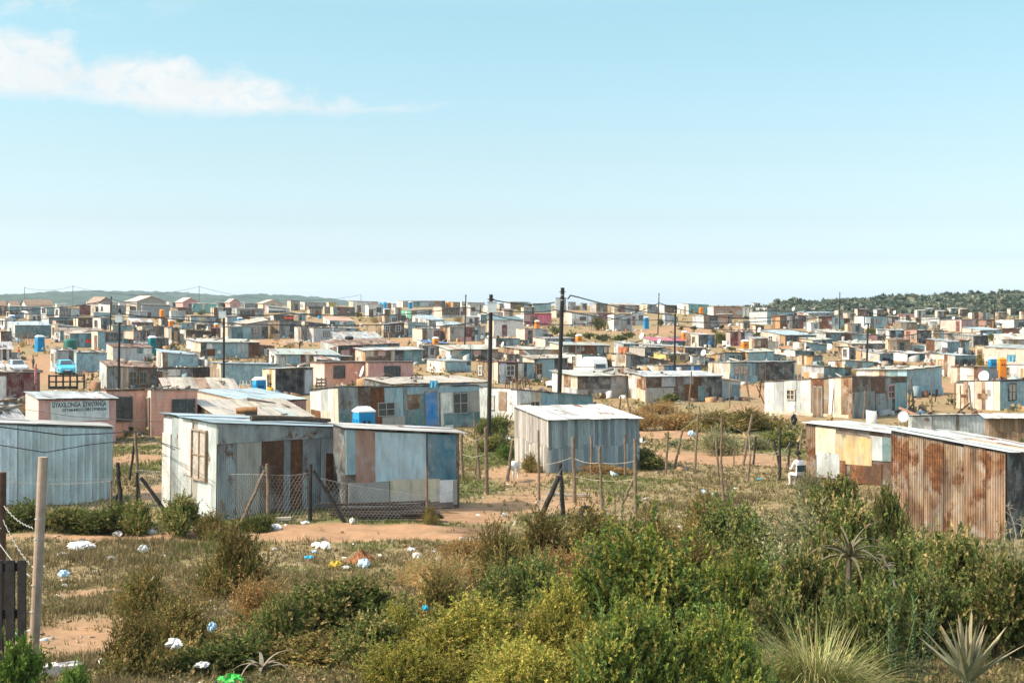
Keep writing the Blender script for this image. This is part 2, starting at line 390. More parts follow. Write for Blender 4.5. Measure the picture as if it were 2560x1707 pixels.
def shack(line):
    geo, left, front, roof, label = [q.strip() for q in line.split(';')]
    t = geo.split(); z = t[0]; v = [float(q) for q in t[1:8]]
    opt = t[8:]
    xl, xc, xr = zx(z, v[0]), zx(z, v[1]), zx(z, v[2]); ytl, ytc, ytr, yb = [zy(z, q) for q in v[3:7]]
    d = dof(yb); s = F/d; kc = (xc-1280)/F; a = xc-xl; b = xr-xc
    vis = a > .5
    if vis: th = min(math.radians(66), max(math.radians(11), math.atan2(1.25*a, b)))
    else: th = math.radians(3)
    for o in opt:
        if o.startswith('th'): th = math.radians(float(o[2:]))
    th = th-math.atan(kc)
    ct, st = math.cos(th), math.sin(th)
    Cx, Cy = X(xc, d), d
    k = (xr-1280)/F; W = (k*Cy-Cx)/(ct-k*st)
    if vis:
        kl = (xl-1280)/F; D = (Cx-kl*Cy)/(st+kl*ct)
    else: D = R.uniform(3, 4.5)
    for o in opt:
        if o.startswith('D'): D = float(o[1:])
    D = min(max(D, 1.2), 12); W = min(max(W, .9), 16)
    base = gz(Cx, Cy)
    zc = Zc(ytc, d)-base
    zr = Zc(ytr, Cy+W*st)-base; zl = Zc(ytl, Cy+D*ct)-base
    zc = max(zc, .8); zr = min(max(zr, zc-1.0), zc+1.0); zl = min(max(zl, zc-.9), zc+1.1)
    near = s > 36 and 'far' not in opt
    low = label.lower()
    nm, cat = ('house', 'house') if ' house' in low or low.startswith('house') else ('shed', 'shed') if ' shed' in low else ('shack', 'shack')
    root = thing(nm, (Cx, Cy, base), th, label, cat, 'shacks and houses of the settlement')
    pf, _ = parse(front); pl, _ = parse(left)
    mb = MB(); zb = zr+zl-zc
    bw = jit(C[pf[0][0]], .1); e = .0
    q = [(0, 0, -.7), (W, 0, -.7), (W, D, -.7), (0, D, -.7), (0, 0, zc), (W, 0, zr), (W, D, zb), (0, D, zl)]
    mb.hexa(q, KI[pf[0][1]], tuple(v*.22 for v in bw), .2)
    fw = Wall((0, 0, 0), (1, 0, 0), (0, -1, 0), W, zc, zr)
    lw = Wall((0, D, 0), (0, -1, 0), (-1, 0, 0), D, zl, zc)
    rw = Wall((W, 0, 0), (0, 1, 0), (1, 0, 0), D, zr, zb)
    body = mb
    # right wall gets a plain patchwork so that it also reads from the side
    x = 0.0
    while x < D-.05:
        x2 = min(D, x+R.uniform(.8, 1.2)); rw.slab(body, x+.003, x2-.003, -.5, rw.top(x)-.01, rw.top(x2)-.01, .001, .02, KI[pf[-1][1]], jit(C[pf[-1][0]], .2), .2); x = x2
    body.build('wall', WM, root)
    dress(root, fw, front, near, 'front_wall')
    dress(root, lw, left, near, 'side_wall')  # many specs put sunlit tones on this wall, shaded ones on the front
    rt = roof.split(); oh = .12
    cl = rt[0][0]; kk = rt[0][1] if len(rt[0]) > 1 else 's'
    for o in rt[1:]:
        if o.startswith('o'): oh = float(o[1:])
    rf = roof_mesh(root, zc, zr, zl, W, D, cl, kk, oh, near)
    if not near and 'far' not in opt and cat != 'house' and R.random() < .6 and d < 330:
        aw, ad, ah = R.uniform(.8, 2.2), D*R.uniform(.35, .7), min(zc, zr)*R.uniform(.6, .86); y0 = R.uniform(0, D-ad); an = MB()
        cc = [C[R.choice('gltbdrnkhcw')] for _ in range(3)]; sl = R.uniform(.05, .3)
        an.hexa([(W+.03, y0, -.6), (W+aw, y0, -.6), (W+aw, y0+ad, -.6), (W+.03, y0+ad, -.6), (W+.03, y0, ah), (W+aw, y0, ah-sl), (W+aw, y0+ad, ah-sl), (W+.03, y0+ad, ah)], R.choice([0, 0, 1, 2]), jit(cc[0], .2), .3)
        aww = Wall((W+.03, y0, 0), (1, 0, 0), (0, -1, 0), aw-.03, ah, ah-sl); u_ = 0.0
        while u_ < aww.L-.1:
            u2 = min(aww.L, u_+R.uniform(.4, .9)); zt_ = R.choice([1, 1, R.uniform(.5, .9)]); aww.slab(an, u_+.01, u2-.01, -.4, aww.top(u_)*zt_, aww.top(u2)*zt_, .001, .02, R.choice([0, 0, 1]), jit(R.choice(cc), .2), .35); u_ = u2
        ao = an.build('annex', WM, root); ar = MB()
        ar.hexa([(W-.0, y0-.12, ah+.01), (W+aw+.12, y0-.12, ah-sl-.01), (W+aw+.12, y0+ad+.1, ah-sl-.01), (W, y0+ad+.1, ah+.01), (W, y0-.12, ah+.04), (W+aw+.12, y0-.12, ah-sl+.02), (W+aw+.12, y0+ad+.1, ah-sl+.02), (W, y0+ad+.1, ah+.04)], 1, jit(RC[R.choice('lcxhgw')], .15), .3); ar.build('annex_roof', WM, ao)
    # timber fascia under the front edge
    if not near:
        fb = MB(); fw.slab(fb, -oh*.6, W+oh*.6, zc-.075, zc-.002, zr-.002, .045, .075, 2, jit(C[R.choice('ndkh')]), 0, zr-.075); fb.build('fascia', WM, rf)
    info = dict(root=root, W=W, D=D, zc=zc, zr=zr, zl=zl, d=d, th=th, base=base, Cx=Cx, Cy=Cy, fw=fw, lw=lw, near=near)
    for o in opt:
        if o.startswith('#'): SH[o[1:]] = info
    if cat != 'house': root.rotation_euler = (R.gauss(0, .008), R.gauss(0, .010), th)
    ALL.append(info)
    return info
def roof_pt(i, x, y, dz=0.0):
    z = i['zc']+(i['zr']-i['zc'])*x/i['W']+(i['zl']-i['zc'])*y/i['D']+dz
    c, s = math.cos(i['th']), math.sin(i['th'])
    return Vector((i['Cx']+x*c-y*s, i['Cy']+x*s+y*c, i['base']+z))
def gable(line):
    geo, wc, rc, feats, label = [q.strip() for q in line.split(';')]
    t = geo.split(); z, typ = t[0], t[1]; x0, x1, x2, ya, ye, yb = [float(q) for q in t[2:8]]
    x0, x1, x2 = zx(z, x0), zx(z, x1), zx(z, x2); ya, ye, yb = zy(z, ya), zy(z, ye), zy(z, yb)
    d = dof(yb); base = gz(X(x1, d), d); kc = (x1-1280)/F
    th = math.radians(18)-math.atan(kc); ct, st = math.cos(th), math.sin(th)
    Cx, Cy = X(x1, d), d
    if typ == 'side':       # gable on the left wall, ridge along the front
        W = ((x2-1280)/F*Cy-Cx)/(ct-(x2-1280)/F*st); D = min(9, max(4, (x1-x0)/F*d/st))
    else:                   # gable faces the front
        W = ((x2-1280)/F*Cy-Cx)/(ct-(x2-1280)/F*st); D = min(11, max(5, (x1-x0)/F*d/st))
    ze = Zc(ye, d)-base; za = Zc(ya, d)-base
    root = thing('house', (Cx, Cy, base), th, label, 'house', 'shacks and houses of the settlement')
    mb = MB(); c = jit(C[wc], .05)
    mb.hexa([(0, 0, -.7), (W, 0, -.7), (W, D, -.7), (0, D, -.7), (0, 0, ze), (W, 0, ze), (W, D, ze), (0, D, ze)], 3, c, 0)
    if typ == 'side':
        for xx in (0, W): mb.face([(xx, 0, ze), (xx, D, ze), (xx, D/2, za)], 3, c, 0, [(0, 0), (D, 0), (D/2, 2)])
    else:
        for yy in (0, D): mb.face([(0, yy, ze), (W, yy, ze), (W/2, yy, za)], 3, c, 0, [(0, 0), (W, 0), (W/2, 2)])
    mb.build('wall', WM, root)
    rb = MB(); o = .3; rcol = jit(C[rc], .05); th_ = .12
    if typ == 'side':
        sl = (za-ze)/(D/2)
        for sg in (0, 1):
            ys = (-o, D/2) if not sg else (D/2, D+o)
            z0, z1 = (ze-o*sl, za) if not sg else (za, ze-o*sl)
            rb.hexa([(-o, ys[0], z0+.02), (W+o, ys[0], z0+.02), (W+o, ys[1], z1+.02), (-o, ys[1], z1+.02), (-o, ys[0], z0+th_), (W+o, ys[0], z0+th_), (W+o, ys[1], z1+th_), (-o, ys[1], z1+th_)], 1, rcol, 0)
    else:
        sl = (za-ze)/(W/2)
        for sg in (0, 1):
            xs = (-o, W/2) if not sg else (W/2, W+o)
            z0, z1 = (ze-o*sl, za) if not sg else (za, ze-o*sl)
            rb.hexa([(xs[0], -o, z0+.02), (xs[1], -o, z1+.02), (xs[1], D+o, z1+.02), (xs[0], D+o, z0+.02), (xs[0], -o, z0+th_), (xs[1], -o, z1+th_), (xs[1], D+o, z1+th_), (xs[0], D+o, z0+th_)], 1, rcol, 0)
    rb.build('roof', WM, root)
    fw = Wall((0, 0, 0), (1, 0, 0), (0, -1, 0), W, ze, ze); lw = Wall((0, D, 0), (0, -1, 0), (-1, 0, 0), D, ze, ze)
    for ft in feats.split():
        q = ft.split(','); w = fw if q[0][0] == 'F' else lw
        if q[0][1] == 'W': add_window(root, w, float(q[1])/100*w.L, float(q[2])/100*w.L, .9, min(2.0, ze*.85), 'k', False)
        else: add_door(root, w, float(q[1])/100*w.L, .95, 2.0, 'n', False)
SHACKS = '''
Z1 125 125 535 335 340 350 470 ; b ; t3 g2 t2 ; w ; long slate blue shed with white flat roof below the tiled skyline houses
Z1 -60 -40 90 340 340 345 470 ; m ; m2 h1 m1 ; n ; maroon hut cut by the photo edge beside the slate blue shed
Z1 80 125 315 405 408 420 510 ; c W,50,40 ; k2 g1 P,55,80,50,80,b ; h ; dark grey shed with a cream end, below the slate blue one
Z1 535 610 715 355 358 362 478 ; w W,35,20 W,70,20 ; b ; w ; shack with twin windowed white end and plain pale blue front
Z1 712 775 1035 360 362 368 492 ; w W,50,45,30,80,n ; g4 l3 ; h ; long lavender grey shack with brown framed window in white end
Z1 1000 1040 1185 318 322 330 460 ; n ; mc ; w o.4 ; purple maroon corrugated shack under a broad white roof
Z1 725 742 876 306 310 316 400 ; w ; w ; w ; small plain white building left of the purple maroon shack
Z1 1190 1247 1425 345 348 355 440 ; c W,50,40 ; k3 h ; h ; blackish shed with cream end right of the purple maroon shack
Z1 1185 1222 1460 415 420 428 495 ; c ; bt ; b ; low pale blue sheeted shack below the blackish shed
Z1 1290 1440 1650 308 322 340 450 ; w W,30,14 ; g W,70,15 ; g ; shack with wide white end and smooth blue grey front behind the tall pole
Z1 1648 1695 1880 338 342 350 420 ; c ; d3 m1 ; c ; brown fronted hut just behind the pale zinc porch shack
Z1 1645 1690 1975 396 402 412 505 ; c ; lc5 k1 ; h ; pale zinc shack ending in a black corner, left of orange toilet
Z1 1855 1860 2225 312 315 325 482 ; g ; gh ; h ; big smooth grey plastered house under the double gabled skyline house
Z1 1545 1562 1880 296 298 302 352 ; w ; w3 l1 W,30,10 ; w ; long low white building in front of the double gabled skyline house
Z1 1128 1152 1540 283 286 292 345 ; w ; c2 w2 W,60,10 ; c ; low cream and white building below the brown roofed gabled house
Z1 1960 1986 2228 286 290 296 348 ; w ; w1 g1.4 w1 W,50,16 ; w ; low white and grey building right of the double gabled house
Z2 -14 8 150 284 288 292 352 ; w ; w1 k.6 w1 ; w ; white low hut left of the plain grey house near the turquoise building
Z2 18 42 232 398 402 410 522 ; w ; l ; h ; blank white sheet shack right of the orange toilet by the grey house
Z1 -30 60 235 496 502 508 640 ; w W,30,12 W,70,12 ; w2 b1 ; w ; white shack with bright blue tarpaulin strips along its roof
Z1 98 198 668 542 588 592 766 #teal ; l W,45,14,30,75,n ; tt ; b ; long deep teal sheeted shack with sloping pale blue roof
Z1 672 748 1050 572 588 608 772 ; c W,35,20,30,80,n P,60,90,0,100,n ; g2 t2 ; h ; grey shack with striped cream end joined to the long teal one
Z1 545 640 970 482 486 500 602 ; w ; t3 b1 P,60,75,0,90,k ; l ; low teal fronted shack with short cream white end on second row
Z1 690 737 960 522 526 532 610 ; p ; k4 d1 ; k ; low black shack with pinkish end below the teal fronted one
Z1 962 1020 1216 488 492 498 625 ; c P,30,60,0,100,n ; d2 r2 d1 W,60,14 P,0,100,0,25,r ; d ; dark brown patchwork shack with leaning planks on its cream end
Z1 1213 1320 1442 482 490 494 652 ; w W,40,26,25,75,n ; g1 t2 D,45,32,k ; w ; narrow shack with white end window and a black doorway, behind the two poles
Z1 1452 1462 1655 518 520 528 615 ; g ; g W,25,14 W,62,14 ; h ; blue grey hut with two windows behind the box on the pole
Z1 1668 1722 2005 500 545 552 612 ; c P,20,60,0,100,n ; m1 d3 ; w ; dark red shack under a bright white tilted roof
Z1 1425 1478 1756 588 592 602 684 ; c ; t2 g1 ; g ; low teal grey shack with cream end between the two poles and red shack
Z1 1790 1862 2150 600 602 606 765 ; c ; g3 d2 k1 ; h ; shadowed grey and brown shack behind the green toilet
Z1 2150 2242 2352 612 620 626 845 ; c P,60,85,0,100,h ; k2 d1 D,45,40,o ; h ; blackish shack with ochre door and cream boarded end
Z1 742 800 1340 622 655 652 800 ; n ; u3 b2 ; n ; shack with curling tan roof and bright blue eave band
Z1 735 788 836 665 668 670 812 ; w W,50,30,55,85,w ; t ; w ; tiny upright white and teal outhouse beside the tan roofed shack
Z1 838 915 1192 666 700 694 885 ; l W,30,26,45,85,n W,72,22,45,85,n ; tc3 bc2 tc2 ; c ; blue green corrugated shack with red cloth and cream roof behind green water tank
Z1 1198 1278 1615 668 672 680 912 ; c D,70,30,m ; bt2 t3 b2 P,30,95,50,95,k P,10,100,0,42,b ; h ; blue patched shack with dark red door in cream end beside tall pole
Z1 1612 1746 2030 656 658 664 835 ; i2 s1 ; g1 k2 g1 P,25,30,0,90,p P,55,60,0,90,p ; h ; grey shack with peach brick end and pink posts
Z1 660 737 1000 890 916 922 1178 #car ; w W,35,20,45,80,h D,78,16,h ; lc5 k1.6 c1.5 ; l ; pale corrugated shack with dark opening behind the light blue car
Z1 995 1001 1395 930 942 950 1212 ; b ; bt ; l ; crinkled sky blue plastic covered shack right of the light blue car
Z1 1396 1476 1985 832 872 872 1062 ; c P,0,30,0,100,w ; lh7 P,61,76,60,95,t P,78,98,55,95,w P,33,36,0,100,h ; x ; zinc clad shack with scrap heaped on rusty roof and white sheet under eaves
Z1 1590 1640 2015 800 838 835 900 ; w ; w ; w ; white roofed lean-to directly behind the scrap heaped zinc shack
Z1 2045 2126 2590 902 940 985 1145 ; w D,60,30,h ; n1 bt6 ; b ; crinkled blue plastic shack with one brown board panel and light blue roof
Z1 1305 1396 2050 1050 1118 1140 1425 ; w P,0,50,0,60,l P,55,95,10,90,l ; gc1 gc1 cp1.2 gc.8 d2.4 k.9 W,52,13,25,80,n W,72,13,25,80,n ; x ; shack with weathered brown plank roof and two big brown windows
Z2 -152 -130 592 1160 1152 1138 1335 ; h ; h1 l1.2 g1.2 k2.8 P,18,40,45,90,w P,60,66,0,55,o ; c ; shadowed grey shack with white signboards and stacked pallets at its side
Z2 552 698 1440 1068 1088 1110 1375 ; n2 c1 W,75,18,30,75,c ; bt ; b ; long crinkled pale blue plastic shack beside the black pole with grey box
Z1 -60 -40 146 822 888 890 1048 ; k ; k1 w.7 k1 w.8 k.5 ; w o.3 ; white roofed black and white hut at the dirt road edge
Z1 -120 -100 520 1200 1206 1206 1600 far ; m ; mc6 D,20,16,w P,34,40,0,98,m ; n ; maroon corrugated shack with a white door below the parked grey car
Z2 316 322 632 300 304 306 424 ; e ; e4 c1 e5 ; w o.25 ; turquoise green walled building on the ridge with white roof
Z2 140 150 332 286 290 296 362 ; g ; g W,30,14 ; c ; plain grey house left of the turquoise building
Z2 60 132 332 350 356 362 452 ; n ; r2 d2 ; n ; rust brown shack in front of the turquoise building
Z2 558 602 832 356 360 366 472 ; c P,40,70,0,100,n ; r1 h2 k2 ; h ; long shack with cream end and rusty front just behind the nearest left pole top
Z2 622 662 800 292 296 298 350 ; t ; t W,40,20 W,75,16 ; n o.35 ; dark teal hut with overhanging brown roof on the ridge
Z2 795 800 1005 288 292 294 352 ; w ; k.5 c1 w5 W,30,14 W,62,12 ; w ; bright white bungalow house with brown windows on the ridge
Z2 1000 1006 1142 298 300 304 392 ; g ; g ; g ; bare grey shack right of the white ridge bungalow
Z2 1132 1142 1275 308 312 316 382 ; k ; k ; k ; black walled shack on the ridge between grey and slanted striped ones
Z2 836 902 1252 362 368 372 484 ; lc P,40,55,0,80,k ; lc4 g2 ; l ; long pale corrugated shack with gaps in its light walls
Z2 896 908 1136 386 390 392 512 ; h ; l1 d1 k3 r1 W,55,40,35,85,h P,0,100,0,28,r ; d ; porch fronted shack with barred window and rusty kick boards
Z2 1268 1312 1592 326 346 376 432 ; p2 w1 ; k5 l1 P,0,100,60,80,w ; g ; dark shack crossed by a slanting white board, with pink end
Z2 1556 1606 1726 268 270 278 402 ; c ; h2 D,60,26,d P,40,45,0,100,r ; n ; beige brown skyline hut with dark brown door
Z2 1714 1786 2070 282 288 300 384 ; w W,45,30,30,75,n ; h ; h ; pale tan long house with a white window end on the skyline
Z2 2058 2100 2202 286 290 294 342 ; c ; y ; c ; small yellowish hut on the skyline
Z2 1790 1842 2002 336 340 346 402 ; n ; k ; k ; low black timber shack under the tan skyline house
Z2 1818 1852 2006 378 382 388 484 ; c ; gc1 nc1 rc1 nc1 ; h ; corrugated shack of grey and rust stripes among dry weeds
Z2 2026 2046 2132 342 346 350 442 ; c ; g D,45,45,n ; h ; narrow grey hut with a tan door beside the dark rust shack
Z2 2122 2162 2442 342 348 356 472 ; c ; t1 m1.4 d3 ; n ; dark rust brown shack with small teal corner at centre left
Z2 226 302 690 462 466 472 594 ; c W,30,16 W,65,16 ; b1.2 c1.4 g2 k1 ; g ; shack with small cream windowed end and one yellowish panel
Z2 68 152 352 578 570 548 645 ; n ; b2 g1 ; n ; blue grey hut with roof climbing to the right
Z2 352 372 622 574 580 586 662 ; h ; d1 k1 g1 k1 ; k ; low dark shack beside the orange and white toilet
Z2 153 236 560 642 646 664 762 ; w1 c1 ; dp ; h ; dark brown plank shack with white boarded end
Z2 555 562 692 618 626 632 755 ; r ; rc2 mc1 gc1 ; r ; rusty red corrugated shack left of the beige window house
Z2 870 962 1312 546 582 522 772 ; h ; hh W,52,20,40,78 D,86,20,k ; c ; beige plaster house with black framed window and a dark door
Z2 690 782 1080 602 608 612 778 ; c ; l1 tc3 bc2 ; h ; dark blue corrugated lean-to against the beige plaster house
Z2 1085 1092 1342 484 488 494 545 ; n ; n2 h1 ; c o.3 ; small brown hut showing above the beige house roof
Z2 1338 1382 1642 454 458 464 532 ; w ; k3 d1 ; b ; low black shack with a curved white sheet and red cloth
Z2 1318 1456 1742 548 526 540 762 ; np ; gc3 k1 gc1 W,55,16 D,35,22,h ; b ; large blue grey zinc shed with timber side above stacked pallets
Z2 1652 1742 1812 596 602 608 812 ; w P,60,90,0,90,n ; n1 g4 ; h ; narrow white sided hut with brown post, left of pale block hut
Z2 1735 1786 2112 528 540 576 625 ; c ; n1 k5 ; l ; long black fronted shack with brown corner under a pale sloping roof
Z2 1798 1902 2146 618 620 624 812 ; w ; lh W,68,30,40,75 ; l ; pale grey block hut with dark square window and bright white end
Z2 2028 2112 2432 482 526 532 615 ; w ; b2 w1 b2 W,12,16 W,62,14,w P,70,92,20,80,b ; s ; blue shack with salmon tile coloured roof
Z2 2144 2152 2452 612 618 622 695 ; l ; l4 b1 P,15,40,20,35,k ; l ; low pale grey sheet shack below the salmon roofed one
Z2 1998 2224 3025 792 858 832 1052 ; l W,65,12,40,80,n D,85,14,d ; k2 d2 g2 t2 k2 P,5,18,20,70,p P,20,30,50,90,m ; x ; long shadowed shack under a rust striped roof carrying a tyre
Z3 -45 60 605 684 772 768 862 ; l ; l ; l o.3 ; house under the widest bright zinc roof at left of centre
Z2 244 430 1196 756 806 816 1042 ; w2 c2 P,40,100,0,42,d P,0,30,0,50,d ; k.8 bt6 r1.6 P,10,20,62,88,w P,10,24,22,60,r P,62,78,40,92,l P,28,34,35,50,w ; i o.3 ; big patched blue shack with white pink roof behind the nearest left pole
Z2 1322 1416 2226 902 965 975 1142 ; w W,60,16,30,80,k ; w.6 l.9 bt1.8 m.7 w.5 x1.2 c.7 u.5 g1.6 D,9,9,l ; h o.25 ; long low patchwork shack with an even pale grey roof
Z2 1236 1406 1890 1156 1156 1140 1515 ; c2 y1 c1 W,55,16,30,78,n ; kp5 D,88,20,l ; h ; dark vertical plank shed with a pale grey door
L2 556 682 1070 14 20 16 240 far #pink ; ih ; sh W,33,23,38,85,k ; d o.2 ; pink porch house with boarded veranda in mid distance
L2 1064 1072 1472 10 15 14 240 far ; sh ; ph W,53,33,40,82,k ; d ; pink house wing with wide six pane window
Z2 1888 1942 2240 972 1030 1050 1142 ; c ; k1 l1 ; w ; small lean-to with bluish white wedge roof above the pink porch
Z2 -62 2 890 1296 1422 1440 1640 ; h ; h ; c o.3 ; low shack seen as a cream corrugated roof strewn with boards
Z3 168 222 552 270 274 286 424 ; c ; w3 p1 D,24,13,m W,70,16 ; n o.2 ; whitish house with maroon door and flat brown roof on the skyline
Z3 384 428 616 324 328 322 488 ; w ; w3 l1 D,17,28,d W,70,32,42,80,n ; h ; white washed house with dark brown door and shuttered window near blue tanks
Z3 660 672 732 298 302 306 382 ; n ; n ; n ; small brown hut right of the two blue tanks
Z3 728 738 792 304 308 312 390 ; w ; w ; w ; small glaring white hut on the centre skyline
Z3 790 872 1430 268 274 276 356 ; w P,50,70,0,90,h ; h2 w1 t4 g2 n2 k1 P,40,60,10,80,l ; c ; long many coloured shack on the skyline with tent white end
Z3 1500 1532 1632 284 288 292 356 ; o ; n ; n ; brown skyline hut right of the orange tank
Z3 1626 1640 1705 278 282 286 370 ; w ; w ; w ; slim white hut behind the thin pole on the skyline
Z3 1706 1716 1942 288 292 296 362 ; w ; lc ; l ; pale ribbed metal building between the two middle poles
Z3 1720 1752 1896 322 326 322 474 ; w ; w W,28,36,45,82,o P,86,100,0,100,k ; n ; white shack with square orange brown window by the middle poles
Z3 858 986 1256 380 396 386 524 ; vp P,40,55,35,80,w ; n2 l2 h2 k1 P,70,92,10,60,k ; n ; bright green ended shack with white window, grey brown front
Z3 1278 1386 1692 348 352 362 494 ; i2 c1 ; d6 w1 d1 P,80,95,5,60,m P,0,100,0,25,l ; n ; cream ended dark brown shack with white sill band
Z3 1000 1182 1422 462 518 520 575 ; w P,20,40,0,80,k P,55,75,0,80,h ; g2 k1 g1 W,35,20 ; b ; low shack with blue tilted roof and white slatted end
Z3 568 642 916 452 454 460 565 ; x P,50,80,20,90,c ; n1 b2 d1 m1 W,45,28,20,70,w P,70,100,40,80,k ; d ; orange rust planked shack left of the bright green ended one
Z3 514 626 886 582 578 544 754 ; np2 c1 ; k2 d3 W,16,20,45,85,w W,70,22,50,90,w ; l ; dark shack with two pale framed windows behind stick fence
Z3 884 942 1196 546 552 558 744 ; c P,0,100,0,40,x ; b4 W,50,26,50,80,h ; h ; blue grey shack with cream and rust end panel
Z3 1192 1212 1312 522 526 530 628 ; c ; gp ; h ; grey slatted hut in front of blue tilted roof
Z3 1308 1422 1682 542 580 584 645 ; w ; w2 n2 ; b ; low shack with white cloths and pale blue roof left of thin pole
Z3 1000 1123 1360 628 632 636 805 ; ch ; k1.3 l1.4 w1 h1.5 W,80,30,45,85,p D,14,24,n ; h ; cream ended patchwork shack with pinkish window
Z3 1360 1492 1950 606 612 616 806 ; x3 c1 ; g1 h1.3 b1 r1.4 k.7 w.5 b.8 h1 W,34,12,42,82,l P,68,80,45,80,k P,45,58,55,95,m P,22,60,0,30,p ; h ; patchwork shack of orange rust and grey panels behind thin pole
Z3 1974 2062 2446 482 520 516 738 ; c ; wh D,36,14,m P,30,42,86,92,b ; t o.25 ; whitewashed house with maroon door and blue green roof
Z4 -32 2 125 372 376 380 484 ; i ; i D,70,34,n ; c ; pinkish cream hut behind the hot pink house
Z3 1974 2002 2182 418 422 426 505 ; w ; wc2 l1 ; w ; glaring white corrugated hut above the blue green roofed house
Z4 12 82 322 282 286 290 384 ; w ; np3 b1 ; n ; brown plank skyline shack with a white end
Z3 1060 1192 1470 782 828 832 890 ; w1 l2 ; k ; u ; little shack with sky blue roof below the cream patchwork one
Z3 1082 1132 1338 842 856 860 1035 ; k ; k2 lc3 W,60,14 k1 ; n ; shadowed shack with streaky corrugated middle, left of white ended one
Z3 1334 1492 2115 856 906 902 1056 ; w W,50,26,30,82,c ; bt3 t3 d2 k2 h2 o1 P,3,18,45,90,c P,48,64,50,90,p ; i o.3 ; wide blue grey shack with antenna on its tan and white roof
Z3 1944 2092 2402 750 760 762 872 ; l ; k2 t3 b2 P,0,35,0,50,d ; c ; shack with a tall smooth pale grey side behind the boxed pole
Z3 254 386 1120 886 918 906 1108 ; c3 o1 ; n1.2 d2 d1.6 c1 k1.8 t3.6 P,1,14,55,98,c P,22,38,60,95,p P,35,45,10,90,d ; w o.3 ; brown and teal patchwork shack with wavy white roof behind the pink house
Z3 1188 1432 1762 1032 1056 1056 1215 ; w3 c1 P,10,40,20,70,w ; b ; l ; rust stained white and blue shack right of the pink house
Z3 1834 2116 2586 1052 1070 1076 1345 ; np3 cp1 W,22,12,35,75,w ; m.25 l1.1 d.3 r1.6 w1 k.5 b1.2 W,33,20,40,88,w P,2,16,45,88,w ; m ; timber sided shack with lattice window beside the boxed black pole
L2 560 812 2066 262 240 256 626 #main ; w3 l2 w1.5 c1 P,5,38,0,38,r P,45,70,0,40,c ; gc1.6 dc1 rc1.1 b1.55 gc1.05 tc.9 gc1.1 w1.1 gc1.1 hc1.1 P,30,46,0,28,h P,48,57,48,85,x P,47,64,0,42,tc P,0,8,0,50,tc P,74,100,0,30,tc P,48,100,85,97,b W,33,11,34,66,h W,86,10,30,80,h D,65,8.5,u ; k ; long grey corrugated shack with bright blue door and barred windows
L2 1042 1290 2150 160 212 178 430 far ; k ; y1 w1 k1 t2 b2 w2 P,38,52,70,98,t P,60,75,60,98,u ; c o.2 ; shack whose tan and rust roof carries junk behind the blue door shack
L3 -160 190 862 236 262 318 545 ; l2 w2 W,35,16,30,75,w P,55,75,30,90,n ; w1.2 c.8 b1.4 t3 W,8,11,50,80,c W,22,11,35,85,c P,30,100,0,30,t ; k ; white and blue boarded shack with sinking roofline behind the big black pole
Z4 368 376 612 300 304 306 424 ; l ; bc ; l ; plain pale blue corrugated shack on the skyline above hot pink house
Z4 820 832 936 284 288 290 394 ; l ; l2 g1 D,52,22,h ; g ; tall pale zinc hut right of the biggest black pole
Z4 930 937 992 332 336 340 392 ; c ; y ; c ; tiny yellowish skyline hut right of the tall zinc hut
Z4 1124 1206 1352 300 303 308 420 ; h ; np2 b1 np2 W,50,24,50,90,b ; n ; brown plank shack with bluish upper window on right skyline
Z4 1388 1442 1762 302 320 330 424 ; c ; c1.5 m1.5 l1 h2 k1 D,30,20,m ; c o.4 ; skyline shack with broad overhanging cream roof
Z4 1784 1872 1986 312 314 322 434 ; c W,55,26,30,80,n ; gp ; h ; grey plank hut with a cream windowed end left of thin right pole
Z4 1984 2096 2262 322 324 330 434 ; w ; np ; c ; brown plank hut with white end right of thin pole
Z4 2074 2102 2192 434 438 442 588 ; l ; l ; l ; small silver hut at the foot of the thin right pole
Z4 158 262 620 446 440 434 602 ; w ; f W,13,16,42,88,h D,38,14,d ; m ; hot pink plastered house with white end and dark red roof edge
Z4 778 892 1232 426 428 436 602 ; c2 w1 ; w W,40,22,45,72,m W,84,13,48,68,m ; l ; long white house with two maroon windows and patched cream end
Z4 1214 1222 1402 424 428 432 524 ; m ; m ; m ; dark red walled hut right of long white house
Z4 1354 1436 1676 452 446 440 668 ; w ; l W,10,14,40,74,k D,52,28,h W,80,14,40,74,k ; k o.08 ; white twin window hut with grey central door
Z4 1664 1672 1832 420 426 430 594 ; w ; l D,14,18,m W,72,32,45,80,h ; b ; pale blue white house with blue grey roof left of blue toilet
Z4 158 272 510 632 636 638 834 ; c ; p1 i2 l2 D,28,22,k ; h ; lilac and cream hut with dark door
Z4 504 512 572 640 644 648 740 ; g ; g ; g ; narrow grey annex at the right of the lilac hut
Z4 380 542 946 746 766 766 875 ; i ; g3 b2 k1 ; g ; low shack with whitish tapered end below the lilac hut
Z4 598 772 1366 804 846 850 995 ; c ; k1 r1 g1 r1.3 r1.3 t1 k1 P,50,72,0,95,r ; h o.25 ; brick red fronted shack under a long light grey roof
Z4 -2 266 1026 866 906 906 995 ; x2 c1 r1 ; b1 h1.4 h1.4 o1 n1 t2 ; i o.3 ; low beige panelled shack with wavy tan roof
Z4 248 402 832 986 1024 1018 1312 ; c ; k.4 bt2.4 k.5 h1.4 P,4,52,5,85,b W,13,16,25,75,o P,68,98,30,95,k ; c o.25 ; cream roofed shack with a pale blue door unit beside the big black pole
Z4 -2 42 252 966 970 974 1075 ; c ; d1 g1 d1 g1 ; d ; short shack of alternating brown and grey sheets behind lattice window one
Z4 768 1016 1342 960 964 990 1178 ; w W,60,16,25,85,c ; bt W,45,6 ; h ; white sided shack with sagging teal tarpaulin front
